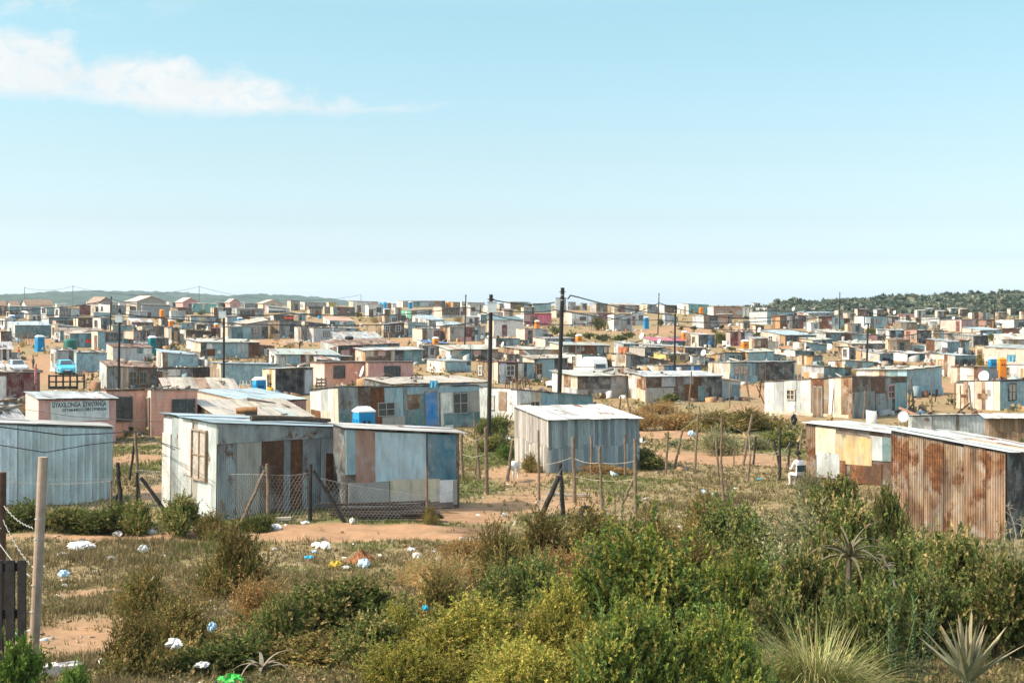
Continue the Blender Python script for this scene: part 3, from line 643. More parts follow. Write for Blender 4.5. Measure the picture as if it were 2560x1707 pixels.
Z4 1342 1592 2226 956 960 1062 1185 ; o1 c1 h1 c1 P,0,40,0,60,x P,60,95,50,95,n P,30,50,10,50,w ; h1 k2.5 g1 d4 P,10,45,55,95,k ; d ; shack with tan patched side and long sinking dark roof
Z4 1438 1562 1832 800 832 832 965 ; l ; k1 b2 k1 ; h ; shack with an orange and white blanket hanging outside
Z4 1634 1842 2112 868 880 876 1005 ; hh ; k3 t1 P,40,70,55,65,n ; h ; dark green black fronted shack with mottled grey side
Z4 1818 1962 2502 746 792 792 875 ; l ; b2 u1 t2 ; f o.2 ; shack under a pinkish red roof with small dish
Z5 -432 172 442 832 882 882 985 ; w2 o2 P,60,90,20,80,x ; k ; w ; black fronted shack with long white roof and orange patch at right of tall pole
Z4 1958 2116 2412 942 966 966 1095 ; y ; y W,30,26,40,85,n W,72,24,40,85,p ; h ; yellow shack with curtained window behind the tall right pole
Z4 1738 2092 2666 1106 1112 1106 1235 ; c2 w1 c1 n1 ; b1 u3 n1 u1 w.6 u1.5 n1.8 ; c ; shack with royal blue boards and cream side, refuse on its roof
Z4 1368 1640 1962 1118 1142 1196 1240 ; lc2 n1 h1 ; t ; k ; low teal shack with roofline dropping right and corrugated side
L3 500 726 1166 98 140 136 352 ; w.8 c1 x1 c1 P,50,100,0,45,l P,60,95,0,30,o ; d1 k3 g.7 h1.4 P,0,100,0,42,h P,20,30,0,50,k ; i o.25 ; dark rust fronted shack with mossy tan roof beside the big black pole
L3 1170 1340 2012 112 146 150 372 ; cp1 w.7 c1 x1 P,55,95,50,85,x P,10,40,35,75,w P,50,98,0,45,c ; dc1 r1 d1 rc1.2 k1.6 P,20,38,62,98,lc P,0,36,0,55,h P,49,62,70,96,g P,68,77,0,60,tc ; w o.2 ; rust and black patched shack with white roof and blue lower strip
Z5 70 216 480 306 310 326 446 ; w P,60,80,10,80,n ; e W,70,10 ; e ; turquoise shack with a white end on the right skyline
Z5 464 542 920 346 345 352 514 ; w ; qh W,25,24,45,75 D,59,12,k W,92,18,40,70,b ; d ; brown plastered house with black door on the right skyline
Z5 914 922 1052 356 360 364 484 ; w ; w1 n.4 w1 n.3 w1 ; c ; white hut with brown streaked boards right of brown plastered house
Z5 1088 1242 1422 355 360 376 425 ; l ; h2 n1 ; g ; upper grey hut behind the silver sided shack
Z5 1008 1242 1596 416 408 406 580 ; lt2 P,10,30,40,70,i ; bt4 W,24,16,45,85 W,86,10,50,85 ; g ; silver sided crinkled blue shack with two small windows
Z5 1598 1786 2146 410 430 424 484 ; i ; h W,42,14,20,80,b W,70,10,20,80,b ; b ; low grey house with a peach side and blue edged roof
Z5 1828 1882 2182 372 384 380 435 ; c ; h ; i o.4 ; tan roofed long house touching the wooded hillside
Z5 268 416 606 466 460 466 640 ; l ; d1 k2 P,0,38,0,100,n P,45,98,15,60,g ; g ; cube shaped shack with silver sheet side and dark wooden front
Z5 600 606 782 442 446 446 594 ; q ; qh D,85,26,k ; c o.3 ; brown plaster hut with open dark doorway beside the cube shaped shack
Z5 1293 1412 1780 462 464 460 638 ; x1 o1 ; d2 w1 h.8 k.8 l1 m1 m.6 lc1.5 D,60,12,k W,84,14,55,92,m P,0,26,0,40,r ; d ; patchwork shack of orange, white and maroon sheets below silver blue one
Z5 1890 1916 2196 472 474 470 640 ; c ; r3 m1.3 b2.6 W,82,12,45,85,h ; h ; rusty brown hut with maroon door beside the thin far right pole
Z5 178 346 556 692 712 712 888 ; n1 c2 W,62,16,30,80,n D,24,24,d ; k3 b1 k1 P,70,82,60,90,u ; w ; cream ended black fronted shack near a person in blue
Z5 704 762 1066 672 676 680 864 ; h ; m1 r1 p.8 k1 l1.6 k.6 P,22,34,0,60,m P,62,98,45,95,l P,60,98,0,42,k ; d ; maroon and black patched shack beside a dark green bush
Z5 1158 1482 1880 652 716 720 854 ; c2 i2 l1 o1.4 W,42,14,35,85,w P,0,25,30,60,o ; k ; b o.2 ; orange tan shack with black front and pale blue roof
Z5 1614 1842 2092 742 782 776 858 ; o1 c2 ; b1.2 t1.4 ; i o.2 ; low shack with tan ribbed roof below the pale blue roofed one
Z5 1578 1756 2016 806 812 850 965 ; w D,68,26,n ; bc4 W,3,4 ; b ; blue grey corrugated shack whose roof drops to a big dish
Z5 1864 2012 2312 646 684 686 805 ; l ; k2 t2 r2 P,20,55,0,90,t ; i o.2 ; tan roofed shack with silver side in front of far right pole
Z6 -2 92 476 682 692 692 780 ; m1 r1 ; n1 c.6 b3 p2.5 ; h ; low pink and blue striped shack left of the boxed right pole
Z5 1338 1612 1896 886 938 934 1005 ; w4 P,32,45,60,95,r ; t2 k1 ; h ; white sided shack with brush heaped on its dark roof
Z5 868 986 1326 906 940 930 1075 ; o ; bt ; i o.2 ; sky blue crinkled shack under a low tan roof
Z5 498 696 990 984 946 946 1080 ; o2 k2 ; b2.2 m1 W,28,24,30,75,l W,60,16,30,75,b P,68,98,0,98,d ; d ; shack with yellow and black side and pale blue window front
Z5 243 266 432 984 986 990 1115 ; w ; l ; l ; plain white sheet hut with a dish above the royal blue boards
Z5 470 760 1602 1072 1074 1046 1362 ; c1 x.5 c1 w.7 h1 c1 P,60,98,0,50,i P,20,26,20,70,k ; bp2.6 bp1.8 k1 u.4 d1.6 k3 b.4 W,16,20,48,84,n D,48,10,k P,60,98,5,90,k P,0,44,0,38,bp ; l ; pale blue plank shack with open dark porch and barred window
Z5 1636 1842 1966 982 986 990 1115 ; c1 r.4 c.8 o1 P,60,95,5,95,o ; g1 t1 ; n ; small hut with gold rusted sheet and cream panels
Z5 1694 1986 2332 1118 1126 1150 1305 ; lc P,8,36,0,48,o P,36,72,0,46,w P,72,98,0,46,n ; t4 k1 ; g ; shadowed teal shack with silver corrugated side over orange board
Z6 -152 70 482 1032 1026 1046 1135 ; w2 x2 c1 ; b3 n1 b3 d1 ; g ; low slate blue shack with white and rust end beside boxed right pole
Z6 -22 116 206 862 856 870 1014 ; x1 w2 W,62,22,30,85,h ; g D,40,40,k ; k ; white boarded hut with barred windows left of the boxed right pole
Z6 183 306 596 456 460 466 622 ; w ; bt4 D,34,14,m W,64,18,45,80,m ; d ; pale blue house with maroon door and window under the wooded hill
Z6 594 602 766 462 466 470 588 ; n ; r1.4 r1 k.8 h1 W,22,26,55,90,b P,62,84,50,95,k ; n ; brown shack with light blue upper window right of pale blue house
Z6 734 746 960 434 438 442 484 ; p ; p W,55,16,20,75,k ; p ; pink house peeping over shacks below the wooded hill
Z6 764 842 902 472 476 480 584 ; w1 n.4 w1 ; n ; h ; white planked hut with brown gap on right ridge
Z6 908 966 1032 476 480 482 594 ; c ; nc ; n ; small tan and brown hut right of white planked hut
Z6 1040 1272 1562 474 472 480 565 ; l ; t3 k1 W,22,20,30,80,l ; g ; long silver sided shack with teal front behind peach house
Z6 1138 1146 1240 528 532 534 612 ; w ; w1 b1 o.6 ; l ; white and blue hut with orange corner left of peach house
Z6 1283 1552 1722 508 504 500 658 ; i3 D,82,14,m ; p3 W,56,26,45,85,h ; d ; peach and lilac plastered house with a maroon door
Z6 1718 1732 1962 498 502 506 612 ; k ; k1 o2 i1 k2 r1 o.6 P,20,60,30,90,s ; k ; black and orange stall shack left of the far right pole
Z6 1983 2224 2422 506 502 506 618 ; w P,20,27,30,75,h ; h W,48,42,30,70,t ; h ; white sided house with wide blue grey window at far right
Z6 1563 1792 2062 606 640 636 705 ; i ; t1 b1 t.5 b.8 ; b ; peach sided low house with light zinc roof at far right
Z6 2074 2082 2302 612 616 620 684 ; r ; r2 d1 ; n ; rust red hut between peach low house and photo edge
Z6 463 480 592 622 628 634 768 ; w ; w1 P,0,98,0,45,r i1 ; w ; pinkish white hut with rusted lower panel in front of pale blue house
Z6 588 630 824 626 640 640 798 ; w ; kp2 b1 kp2 P,45,80,72,95,b ; w o.2 ; black plank shed with blue patch and white edged roof
Z6 818 982 1168 640 640 646 816 ; qh W,72,26,35,75,c D,32,24,m ; k ; c o.08 ; brown plaster shack with maroon door and black side
Z6 1163 1192 1372 638 640 644 755 ; c ; n2 t1 i1 ; l ; tan shack partly behind the black sided plaster one
Z6 1378 1706 1892 686 712 708 858 ; k1 g1 hp3 ; kp ; h ; timber sided black fronted shack with light roof at right
Z6 1098 1376 1546 750 790 786 945 ; r2 l3 ; bc4 ; l ; silver and rust sided shack with blue corrugated front
Z6 1536 1546 1650 768 772 776 952 ; k ; k1 t1 ; k ; dark lean-to joined right of the blue corrugated front
Z6 888 1106 1372 826 840 840 928 ; lt2 w1 ; bt ; l ; low shiny white sided blue shack below brown plaster shack
Z6 -2 152 676 782 812 806 885 ; c2 x1 ; g2 k1 g2 d1 ; i o.25 ; long low shack with tan roof behind white boarded hut
Z6 203 506 682 892 940 930 1088 ; o1 c2 i1 P,0,22,20,95,o ; bp ; w ; shack with yellow orange corner and blue slatted front hung with washing
Z6 678 862 1086 906 940 936 1038 #letters ; w ; t ; i ; white and teal shack lettered in black below a tan roof
Z6 1088 1222 1244 928 934 936 1045 ; w3 P,12,55,45,95,i ; w ; l ; bright white hut behind a clothes line
Z6 1222 1472 1736 938 962 966 1235 ; c1 w1 i1 W,30,26,40,75,o P,45,62,0,100,x ; k4 P,0,98,85,97,t ; b ; cream house with ochre shutter and black slatted front
Z6 1838 2500 2700 852 888 850 1095 th70 ; ih ; h ; h o.15 ; large pale peach plastered house at the right photo edge
Z6 1763 1842 1862 828 832 836 965 ; c P,20,80,20,60,x ; c ; n ; narrow rust and cream panelled hut left of large peach house
Z6 1968 2072 2502 692 756 752 865 ; w ; c1 hh4 W,8,10,20,80,w W,38,10,20,80,y ; i o.2 ; tan roofed shack with grey block front above large peach house
L4 918 1332 1614 74 76 42 305 far ; w2 c1 x.8 t1.5 b1.2 P,40,58,0,40,r ; bt ; i o.2 ; big bright blue plastic covered shack with long tan roof
Z6 1413 1756 1996 1102 1106 1112 1335 ; c1 n.4 w1 c1 x.5 P,40,80,0,25,l P,40,85,55,95,w ; p1 b.7 g1 ; n ; cream patchwork sided shack left of blue and orange toilets
Z6 1998 2600 2700 1082 1076 1070 1285 th68 ; w1 W,20,16,30,85,c P,30,48,40,95,w P,52,58,10,75,o w3 ; h ; l o.1 ; white boarded house with cream window below blue and orange toilets
L4 1733 2092 2420 176 166 162 416 ; c1 x.6 w.8 c.9 x.5 w1 c.8 P,50,72,40,55,x P,12,24,40,50,r ; bt W,28,16,35,90,k ; k o.05 ; cream rust streaked shack with blue plastic front behind white dish
L4 1343 1376 2012 450 452 436 645 ; l ; w2.4 lc3 nc.3 lc4 ; w ; low white and silver corrugated shack behind nearest rusty roof
L4 1996 2006 2420 442 470 482 690 ; n ; np ; w o.3 ; weathered board shack under white corrugated sheets at right edge
L1 230 345 1032 282 342 342 760 far #sign ; ih ; ph ; l o.12 ; pink shop house with hand lettered white sign and ribbed zinc roof
L1 900 950 1360 262 264 258 690 far #sal ; sh ; sh W,34,38,35,84,k ; d o.1 ; salmon house wall with black framed curtained window
L1 1290 1346 1756 256 258 256 690 far ; ih D,60,60,n ; sh W,70,46,40,76,k ; d o.1 ; salmon room jutting forward with brown curtained window
L2 -455 -15 516 268 362 346 565 far ; ih W,30,6,60,75,n W,72,6,60,75,n ; pc ; b o.15 ; long pale peach house ending in pink corrugated front
L1 1740 1966 2766 366 506 500 705 far ; np ; k ; c o.2 ; shed under a bleached corrugated roof carrying a rusty drum
L1 -150 -60 196 404 506 514 705 far ; l ; k ; w o.2 ; hut with white ribbed roof behind the pale blue ribbed shack
L1 0 26 226 356 360 366 565 far ; g ; g3 o2 P,58,98,0,50,k ; n ; blue grey and orange brown hut under the maroon shack
L4 168 886 1330 176 132 138 482 far #long ; w1 l1.1 w1.2 l.5 w1.1 x.5 l.6 n.7 w.6 c.7 x1.1 P,25,38,80,98,l P,0,96,0,8,c P,55,68,68,99,r D,62,9,n W,31,8,50,76,c ; d1.6 r1.2 gc.6 d1.5 P,0,38,0,62,gc P,40,58,0,55,gc P,76,98,5,82,b P,60,75,42,80,h W,68,12,44,78,p ; c o.1 ; long white and rust patched shack with a pale window and brown door, mid right
L4 510 1216 1520 512 602 588 1046 #rustA ; xc1.2 d8.8 P,12,36,50,96,C P,13,40,6,52,l P,35,77,36,88,O P,75,89,47,92,l P,89,99,47,92,t P,52,88,0,40,r P,40,47,6,40,r ; dc ; l o.15 ; rust brown shack with cream boards and a gold stained sheet, person seated outside
L4 1200 2142 2660 572 752 742 1475 #rustB ; xc1.3 Xc1.1 xc1.4 Xc1.4 xc1.5 Xc1.3 ; kc dc ; lc o.12 ; tall rusty corrugated shack in the thorn bushes under a bright white ridged roof
L1 -262 -260 1000 515 552 592 1332 #ribs ; b ; ai3.2 ai6.8 ; w o.1 ; pale blue ribbed metal shack beside the wooden gate post
L1 1452 1928 3092 482 562 586 1425 #front ; l.8 g.6 l1.2 h.5 l1.6 W,71,24,39,89,x P,0,16,0,80,w P,40,58,40,96,w ; gc1.5 hc2.1 rc1.8 gc.6 rc1 gc1.6 lc1.4 gc1 P,82,92,22,68,rc P,31,44,0,55,dc P,0,100,89,101,g ; b o.14 ; large grey and rust corrugated shack with whitewashed end and brown framed window
L2 868 874 1880 565 604 655 1385 th19 #ext ; k ; d1 P,0,8,52,98,b P,8,25,34,98,q P,25,70,40,97,a P,71.5,97,32,97,T P,2,37,2,36,h P,38,82,8,38,c P,82,94,6,36,w P,94,98,2,36,h ; w o.16 ; patchwork board shack of tan, white and teal sheets joined to the front corrugated shack
L3 172 472 1278 412 530 528 1008 #wood ; hp ; Gp ; lc o.14 ; weathered grey plank shed under a corrugated roof with rust stripes
'''
for ln in SHACKS.strip().split('\n'):  # black panels at open porches and doorways stand for the shade inside
    shack(ln)
GABLES = '''
Z1 side 62 150 250 275 335 440 ; w ; x ; LW,50,20 ; small white gabled house with orange brown tiled roof at far left
Z1 side 215 342 690 262 326 440 ; w ; x ; LW,50,14 FW,50,10 ; white gabled house with long orange brown tiled roof on left skyline
Z1 side -220 -90 80 275 332 440 ; w ; x ; LW,50,14 ; tiled house cut by the left photo edge on the skyline
Z1 front 985 1290 1470 225 296 420 ; h ; x ; FW,50,20 ; brown roofed gabled house right of the left skyline pole
Z1 front 1540 1790 2160 212 278 420 ; h ; i ; LW,40,15 FW,50,14 ; large grey gabled house with pale orange tiles on left skyline
Z2 front 50 195 390 234 286 400 ; p ; i ; FW,50,20 ; pinkish gabled house with pale roof under the skyline wires
Z2 front 785 810 935 247 292 400 ; p ; h ; FW,50,24 ; little pink gabled house in front of the far hill
Z2 front 1150 1240 1495 262 306 400 ; c ; i ; FW,50,20 ; cream hipped house on the skyline before the hill end
Z1 side 318 330 358 408 432 490 ; w ; w ; LW,50,10 ; tiny white gabled outhouse right of the dark grey shed
'''
for ln in GABLES.strip().split('\n'): gable(ln)

def re_trim(t):
    w = t.split()
    if len(w) <= 9: return ' '.join(w)
    cut = [k for k in range(3, 10) if w[k] in ('with', 'behind', 'beside', 'under', 'below', 'above', 'on', 'in', 'in', 'right', 'left', 'just', 'before', 'between', 'joined', 'showing', 'seen', 'carrying', 'whose', 'ending', 'near', 'among', 'crossed', 'and', 'over', 'at', 'against', 'by', 'from', 'directly', 'of') and w[k-1] not in ('right', 'left', 'and', 'just', 'joined')]
    return ' '.join(w[:cut[-1]] if cut else w[:9])
# small huts filling the gaps between the catalogued ones; each is named after the neighbour it stands by
RECT = []
for i in ALL:
    x0, x1 = 1280+i['Cx']*F/i['Cy'], 0; e = roof_pt(i, i['W'], 0); x1 = 1280+e.x*F/e.y; b = roof_pt(i, 0, i['D']); xb = 1280+b.x*F/b.y
    RECT.append((min(x0, xb), x1, YH+F*(CAMZ-i['base']-max(i['zc'], i['zl']))/i['d'], YH+F*(CAMZ-i['base'])/i['d'], i['root']['label'], i['d']))
OPEN = [(0, 280, 872, 965), (1370, 1640, 800, 872), (665, 790, 842, 880), (60, 130, 825, 885), (1480, 1830, 795, 835), (1000, 1060, 845, 868), (1760, 1800, 855, 885), (2060, 2130, 855, 900), (1690, 1850, 800, 822), (1840, 1905, 960, 1000), (840, 930, 775, 812), (1190, 1220, 840, 865)]
FILLPAL = ['g3 r1', 'b2 g1', 'd2 k1', 'l2 g1', 't2 b1', 'c1 n2', 'w2 l1', 'r2 d1', 'h2', 'n2 x1']
PALN = ['grey and rust', 'pale blue', 'dark brown', 'silver', 'teal', 'tan boarded', 'whitish', 'rusty', 'plain block', 'brown plank']
RF = random.Random(21); used = set(); made = 0; tries = 0; FILL = []
while made < 46 and tries < 9000:
    tries += 1
    yb = RF.uniform(771, 902); px = RF.uniform(-10, 2560); w = RF.uniform(1.8, 4.2)*F/dof(yb); h = RF.uniform(1.8, 2.3)*F/dof(yb); r = (px, px+w, yb-h, yb)
    if px > 1900 and yb < 790: continue
    if any(px+w > a and px < b and yb > c and yb-h < e for a, b, c, e in OPEN): continue
    ov = 0
    for a, b, c, e, lb, dd in RECT: ov = max(ov, max(0, min(r[1], b+2)-max(r[0], a-2))*max(0, min(r[3], e+1)-max(r[2], c))/(w*h))
    if ov > .22: continue
    near_ = min(RECT, key=lambda q: abs((q[0]+q[1])/2-(px+w/2))+3*abs(q[3]-yb) if q[4] not in used and not q[4].startswith('small hut of') else 1e9)
    used.add(near_[4]); pi = RF.randrange(len(FILLPAL)); nb = re_trim(near_[4])
    lbl = 'small %s hut %s the %s' % (PALN[pi], 'left of' if px+w/2 < near_[0] else 'right of' if px+w/2 > near_[1] else 'behind' if yb < near_[3] else 'below', nb)
    if len(lbl.split()) > 16 or len(lbl.split()) < 5: continue
    xl = px+w*RF.uniform(.18, .38); ft = FILLPAL[pi]+RF.choice(['', ' D,30,24,k', ' W,60,22', ' D,65,24,m', ' W,35,18 D,75,20,d'])
    shack('P %.1f %.1f %.1f %.1f %.1f %.1f %.1f ; %s ; %s ; %s ; %s' % (px, xl, px+w, yb-h*RF.uniform(.98, 1.12), yb-h, yb-h*RF.uniform(.92, 1.06), yb, RF.choice(['c', 'w', 'l', 'n', 'c1 x1', 'i']), ft, RF.choice('lcwhxgi'), lbl))
    RECT.append((*r, 'small hut of', 0)); made += 1
# ------------------------------------------------------------------ poles and wires
WHITEBOX = pm('grey_painted_box', (.50, .55, .56), rough=.5, var=.12)
POLES = {}
def pole(key, z, xt, yt, xb, yb, label, box=None, r=.10, mat=POLE, arm=False):
    xt, yt, xb, yb = zx(z, xt), zy(z, yt), zx(z, xb), zy(z, yb); d = dof(yb)
    b = Vector((X(xb, d), d, gz(X(xb, d), d))); t = Vector((X(xt, d), d, Zc(yt, d)))
    o = thing('utility_pole', b, 0, label, 'utility pole', 'power poles over the settlement')
    m = MB(); m.tube([(0, 0, -.5), (t-b)*.5, t-b], r*1.12, 12, r1=r*.9); m.build('pole', mat, o, smooth=False)
    h = (t-b)
    for f in (.94, .90): c = MB(); c.tube([h*f-Vector((0, 0, .03)), h*f+Vector((0, 0, .03))], r*1.05, 10); c.build('metal_band', GALV, o)
    for sx in (-1, 1): i = MB(); i.tube([h*.965+Vector((sx*r*.9, 0, 0)), h*.965+Vector((sx*(r+.07), 0, .03))], .03, 8); i.build('insulator', WIRE, o)
    if box:
        sgn = 1 if key == 'f' else -1
        bx0, bx1, by0, by1 = [zx(z, box[0]), zx(z, box[1]), zy(z, box[2]), zy(z, box[3])]
        bm_ = MB(); w = (bx1-bx0)*d/F; zc = Zc(by0, d)-b.z; z1 = Zc(by1, d)-b.z; cx = X((bx0+bx1)/2, d)-b.x
        ya, yb_ = (r+.02, r+.36) if key == 'f' else (-r-.36, -r-.02); bm_.box((cx-w/2, ya, z1), (cx+w/2, yb_, zc)); bb = bm_.build('meter_box', WHITEBOX, o)
        k = MB(); k.box((cx-w/2-.02, ya-.02, zc), (cx+w/2+.02, yb_+.02, zc+.04)); k.build('box_lid', pm('box_lid_grey', (.3, .33, .34)), bb)
    POLES[key] = (t, d)
    return t
pole('a', 'Z1', 1455, 215, 1436, 830, 'plain thin black pole left of the one with a grey box')
pole('b', 'Z1', 1566, 375, 1548, 1440, 'black pole carrying a pale box with a logo patch, far left', (1525, 1610, 460, 552), r=.10)
pole('c', 'Z2', 733, 300, 728, 1390, 'thick black pole with blue grey box in front of blue plastic shack', (678, 766, 405, 496))
pole('d', 'Z3', 1697, 190, 1682, 850, 'slim black pole without box beside the orange rust patchwork shack')
pole('e', 'L2', 2166, -584, 2144, 705, 'tall black pole with large grey box behind the front fence', (2136, 2216, -515, -425), r=.115)
pole('f', 'Z4', 766, 100, 712, 1720, 'thickest tarred pole in the middle with twin boxes and cable loops', (676, 812, 237, 395), r=.15)
pole('g', 'Z4', 2026, 170, 2010, 700, 'slim tall pole on bare ground right of the blue toilet')
pole('h', 'Z4', 2238, 345, 2226, 1240, 'black pole before the yellow shack, right of centre')
pole('i', 'Z5', 2193, 158, 2187, 645, 'slim pole on the right before the wooded hillside')
pole('j', 'Z6', 366, 400, 338, 1110, 'leaning black pole with a white meter box, right side', (320, 378, 475, 550))
pole('k', 'Z6', 1982, 175, 1966, 625, 'slim pole farthest right against the wooded hillside')
GREYPOLE = pm('grey_far_pole', (.16, .15, .14))
pole('l', 'Z1', 322, 90, 320, 300, 'thin skyline pole above the tiled roof houses at far left', r=.11, mat=GREYPOLE)
pole('m', 'Z1', 953, 70, 950, 330, 'thin skyline pole between the tiled houses and brown gabled house', r=.11, mat=GREYPOLE)
pole('n', 'Z2', 408, 76, 406, 300, 'thin skyline pole beside the turquoise building', r=.11, mat=GREYPOLE)
pole('o', 'Z2', 265, 145, 268, 290, 'short leaning skyline mast left of the turquoise building', r=.08, mat=GREYPOLE)
pole('p', 'Z3', 326, 188, 327, 290, 'stub of a skyline pole behind the whitish maroon door house', r=.08, mat=GREYPOLE)
def wire(pts, sag, label, r=None, mid=None):
    m = MB()
    for a, b in zip(pts[:-1], pts[1:]):
        n = 18; q = []
        for k in range(n+1):
            t = k/n; p = a.lerp(b, t); p = Vector(p); p.z -= sag*4*t*(1-t)*min(1, (b-a).length/30); q.append(p)
        m.tube(q, r if r else .014+.00023*(a.y+b.y)/2, 5, cap=False)
    return tag(m.build('power_line', WIRE), label, 'power line', 'overhead wires')
def off(px, py, d): return Vector((X(px, d), d, Zc(py, d)))
def pp(k, dz=-.35): t, d = POLES[k]; return t+Vector((0, 0, dz))
wire([pp('d', -1.9), off(zx('Z3', -400), zy('Z3', 440), 240), off(-60, 778, 260)], .8, 'long black wire falling left from the slim mid pole across the left shacks')
wire([pp('d', -1.9), pp('g', -1.9)], 3.4, 'wire between the slim middle pole and the pole by the blue toilet')
wire([pp('g', -1.9), pp('i', -1.9)], 3.2, 'skyline wire sagging between the two slim poles right of centre')
wire([pp('i', -1.9), pp('k', -1.9)], 3.6, 'skyline wire sagging before the wooded hillside')
wire([pp('k', -1.9), off(2700, 752, POLES['k'][1])], 1.0, 'wire leaving the farthest right pole toward the photo edge')
t0, d0 = POLES['f']
wire([off(zx('Z4', 830), zy('Z4', 250), d0), off(zx('Z4', 870), zy('Z4', 200), d0), off(zx('Z4', 960), zy('Z4', 222), d0+1), off(zx('Z4', 2230), zy('Z4', 455), POLES['h'][1])], .25, 'thick black cable from the thickest pole down to the pole before the yellow shack', r=.048)
wire([pp('h', -2.0), off(zx('Z5', 1450), zy('Z5', 632), 200), off(zx('Z6', 350), zy('Z6', 678), POLES['j'][1]), off(zx('Z6', 1000), zy('Z6', 682), 190), off(zx('Z6', 2400), zy('Z6', 585), 160)], .35, 'thick black cable crossing the right half toward the photo edge', r=.048)
wire([off(zx('Z4', 800), zy('Z4', 405), d0), off(zx('Z4', 2000), zy('Z4', 520), 190), off(zx('Z5', 1200), zy('Z5', 540), 220), off(zx('Z6', 10), zy('Z6', 440), 260)], .3, 'thinner cable from the thickest pole to the right below the skyline')
wire([off(zx('Z4', 690), zy('Z4', 390), d0), off(1228, 771, POLES['e'][1])], .25, 'short service cable between the thickest pole and tall boxed pole')
wire([off(1226, 748, POLES['e'][1]), off(zx('Z4', 660), zy('Z4', 292), d0)], .3, 'upper cable between the tall boxed pole and the thickest pole')
wire([off(1226, 798, POLES['e'][1]), off(zx('Z3', 900), zy('Z3', 575), 130), off(560, 808, POLES['c'][1])], .3, 'cable from the tall boxed pole to the thick left pole', r=.042)
wire([off(560, 806, POLES['c'][1]), off(420, 796, 125), off(299, 784, POLES['b'][1]), off(150, 793, 140), off(-40, 802, 150)], .3, 'upper cable strung from the left boxed poles to the photo edge', r=.042)
wire([off(560, 783, POLES['c'][1]), off(420, 765, 150), off(zx('Z1', 1450), zy('Z1', 245), POLES['a'][1]), off(120, 770, 180), off(-40, 780, 180)], .3, 'cable over the plain black left pole to the photo edge')
wire([off(560, 783, POLES['c'][1]), off(zx('Z2', 1600), zy('Z2', 432), 150), off(zx('Z3', 300), zy('Z3', 425), 190)], .3, 'cable running right from the thick left pole across the middle')
wire([pp('l', -.3), pp('m', -.3)], 2.0, 'thin skyline wire between the first two far left poles', r=.05)
wire([pp('m', -.3), pp('n', -.3)], 3.0, 'thin skyline wire ending at the pole by the turquoise building', r=.05)
wire([pp('n', -.3), pp('p', -.2)], 3.5, 'thin skyline wire across the far hill to the stub pole', r=.05)
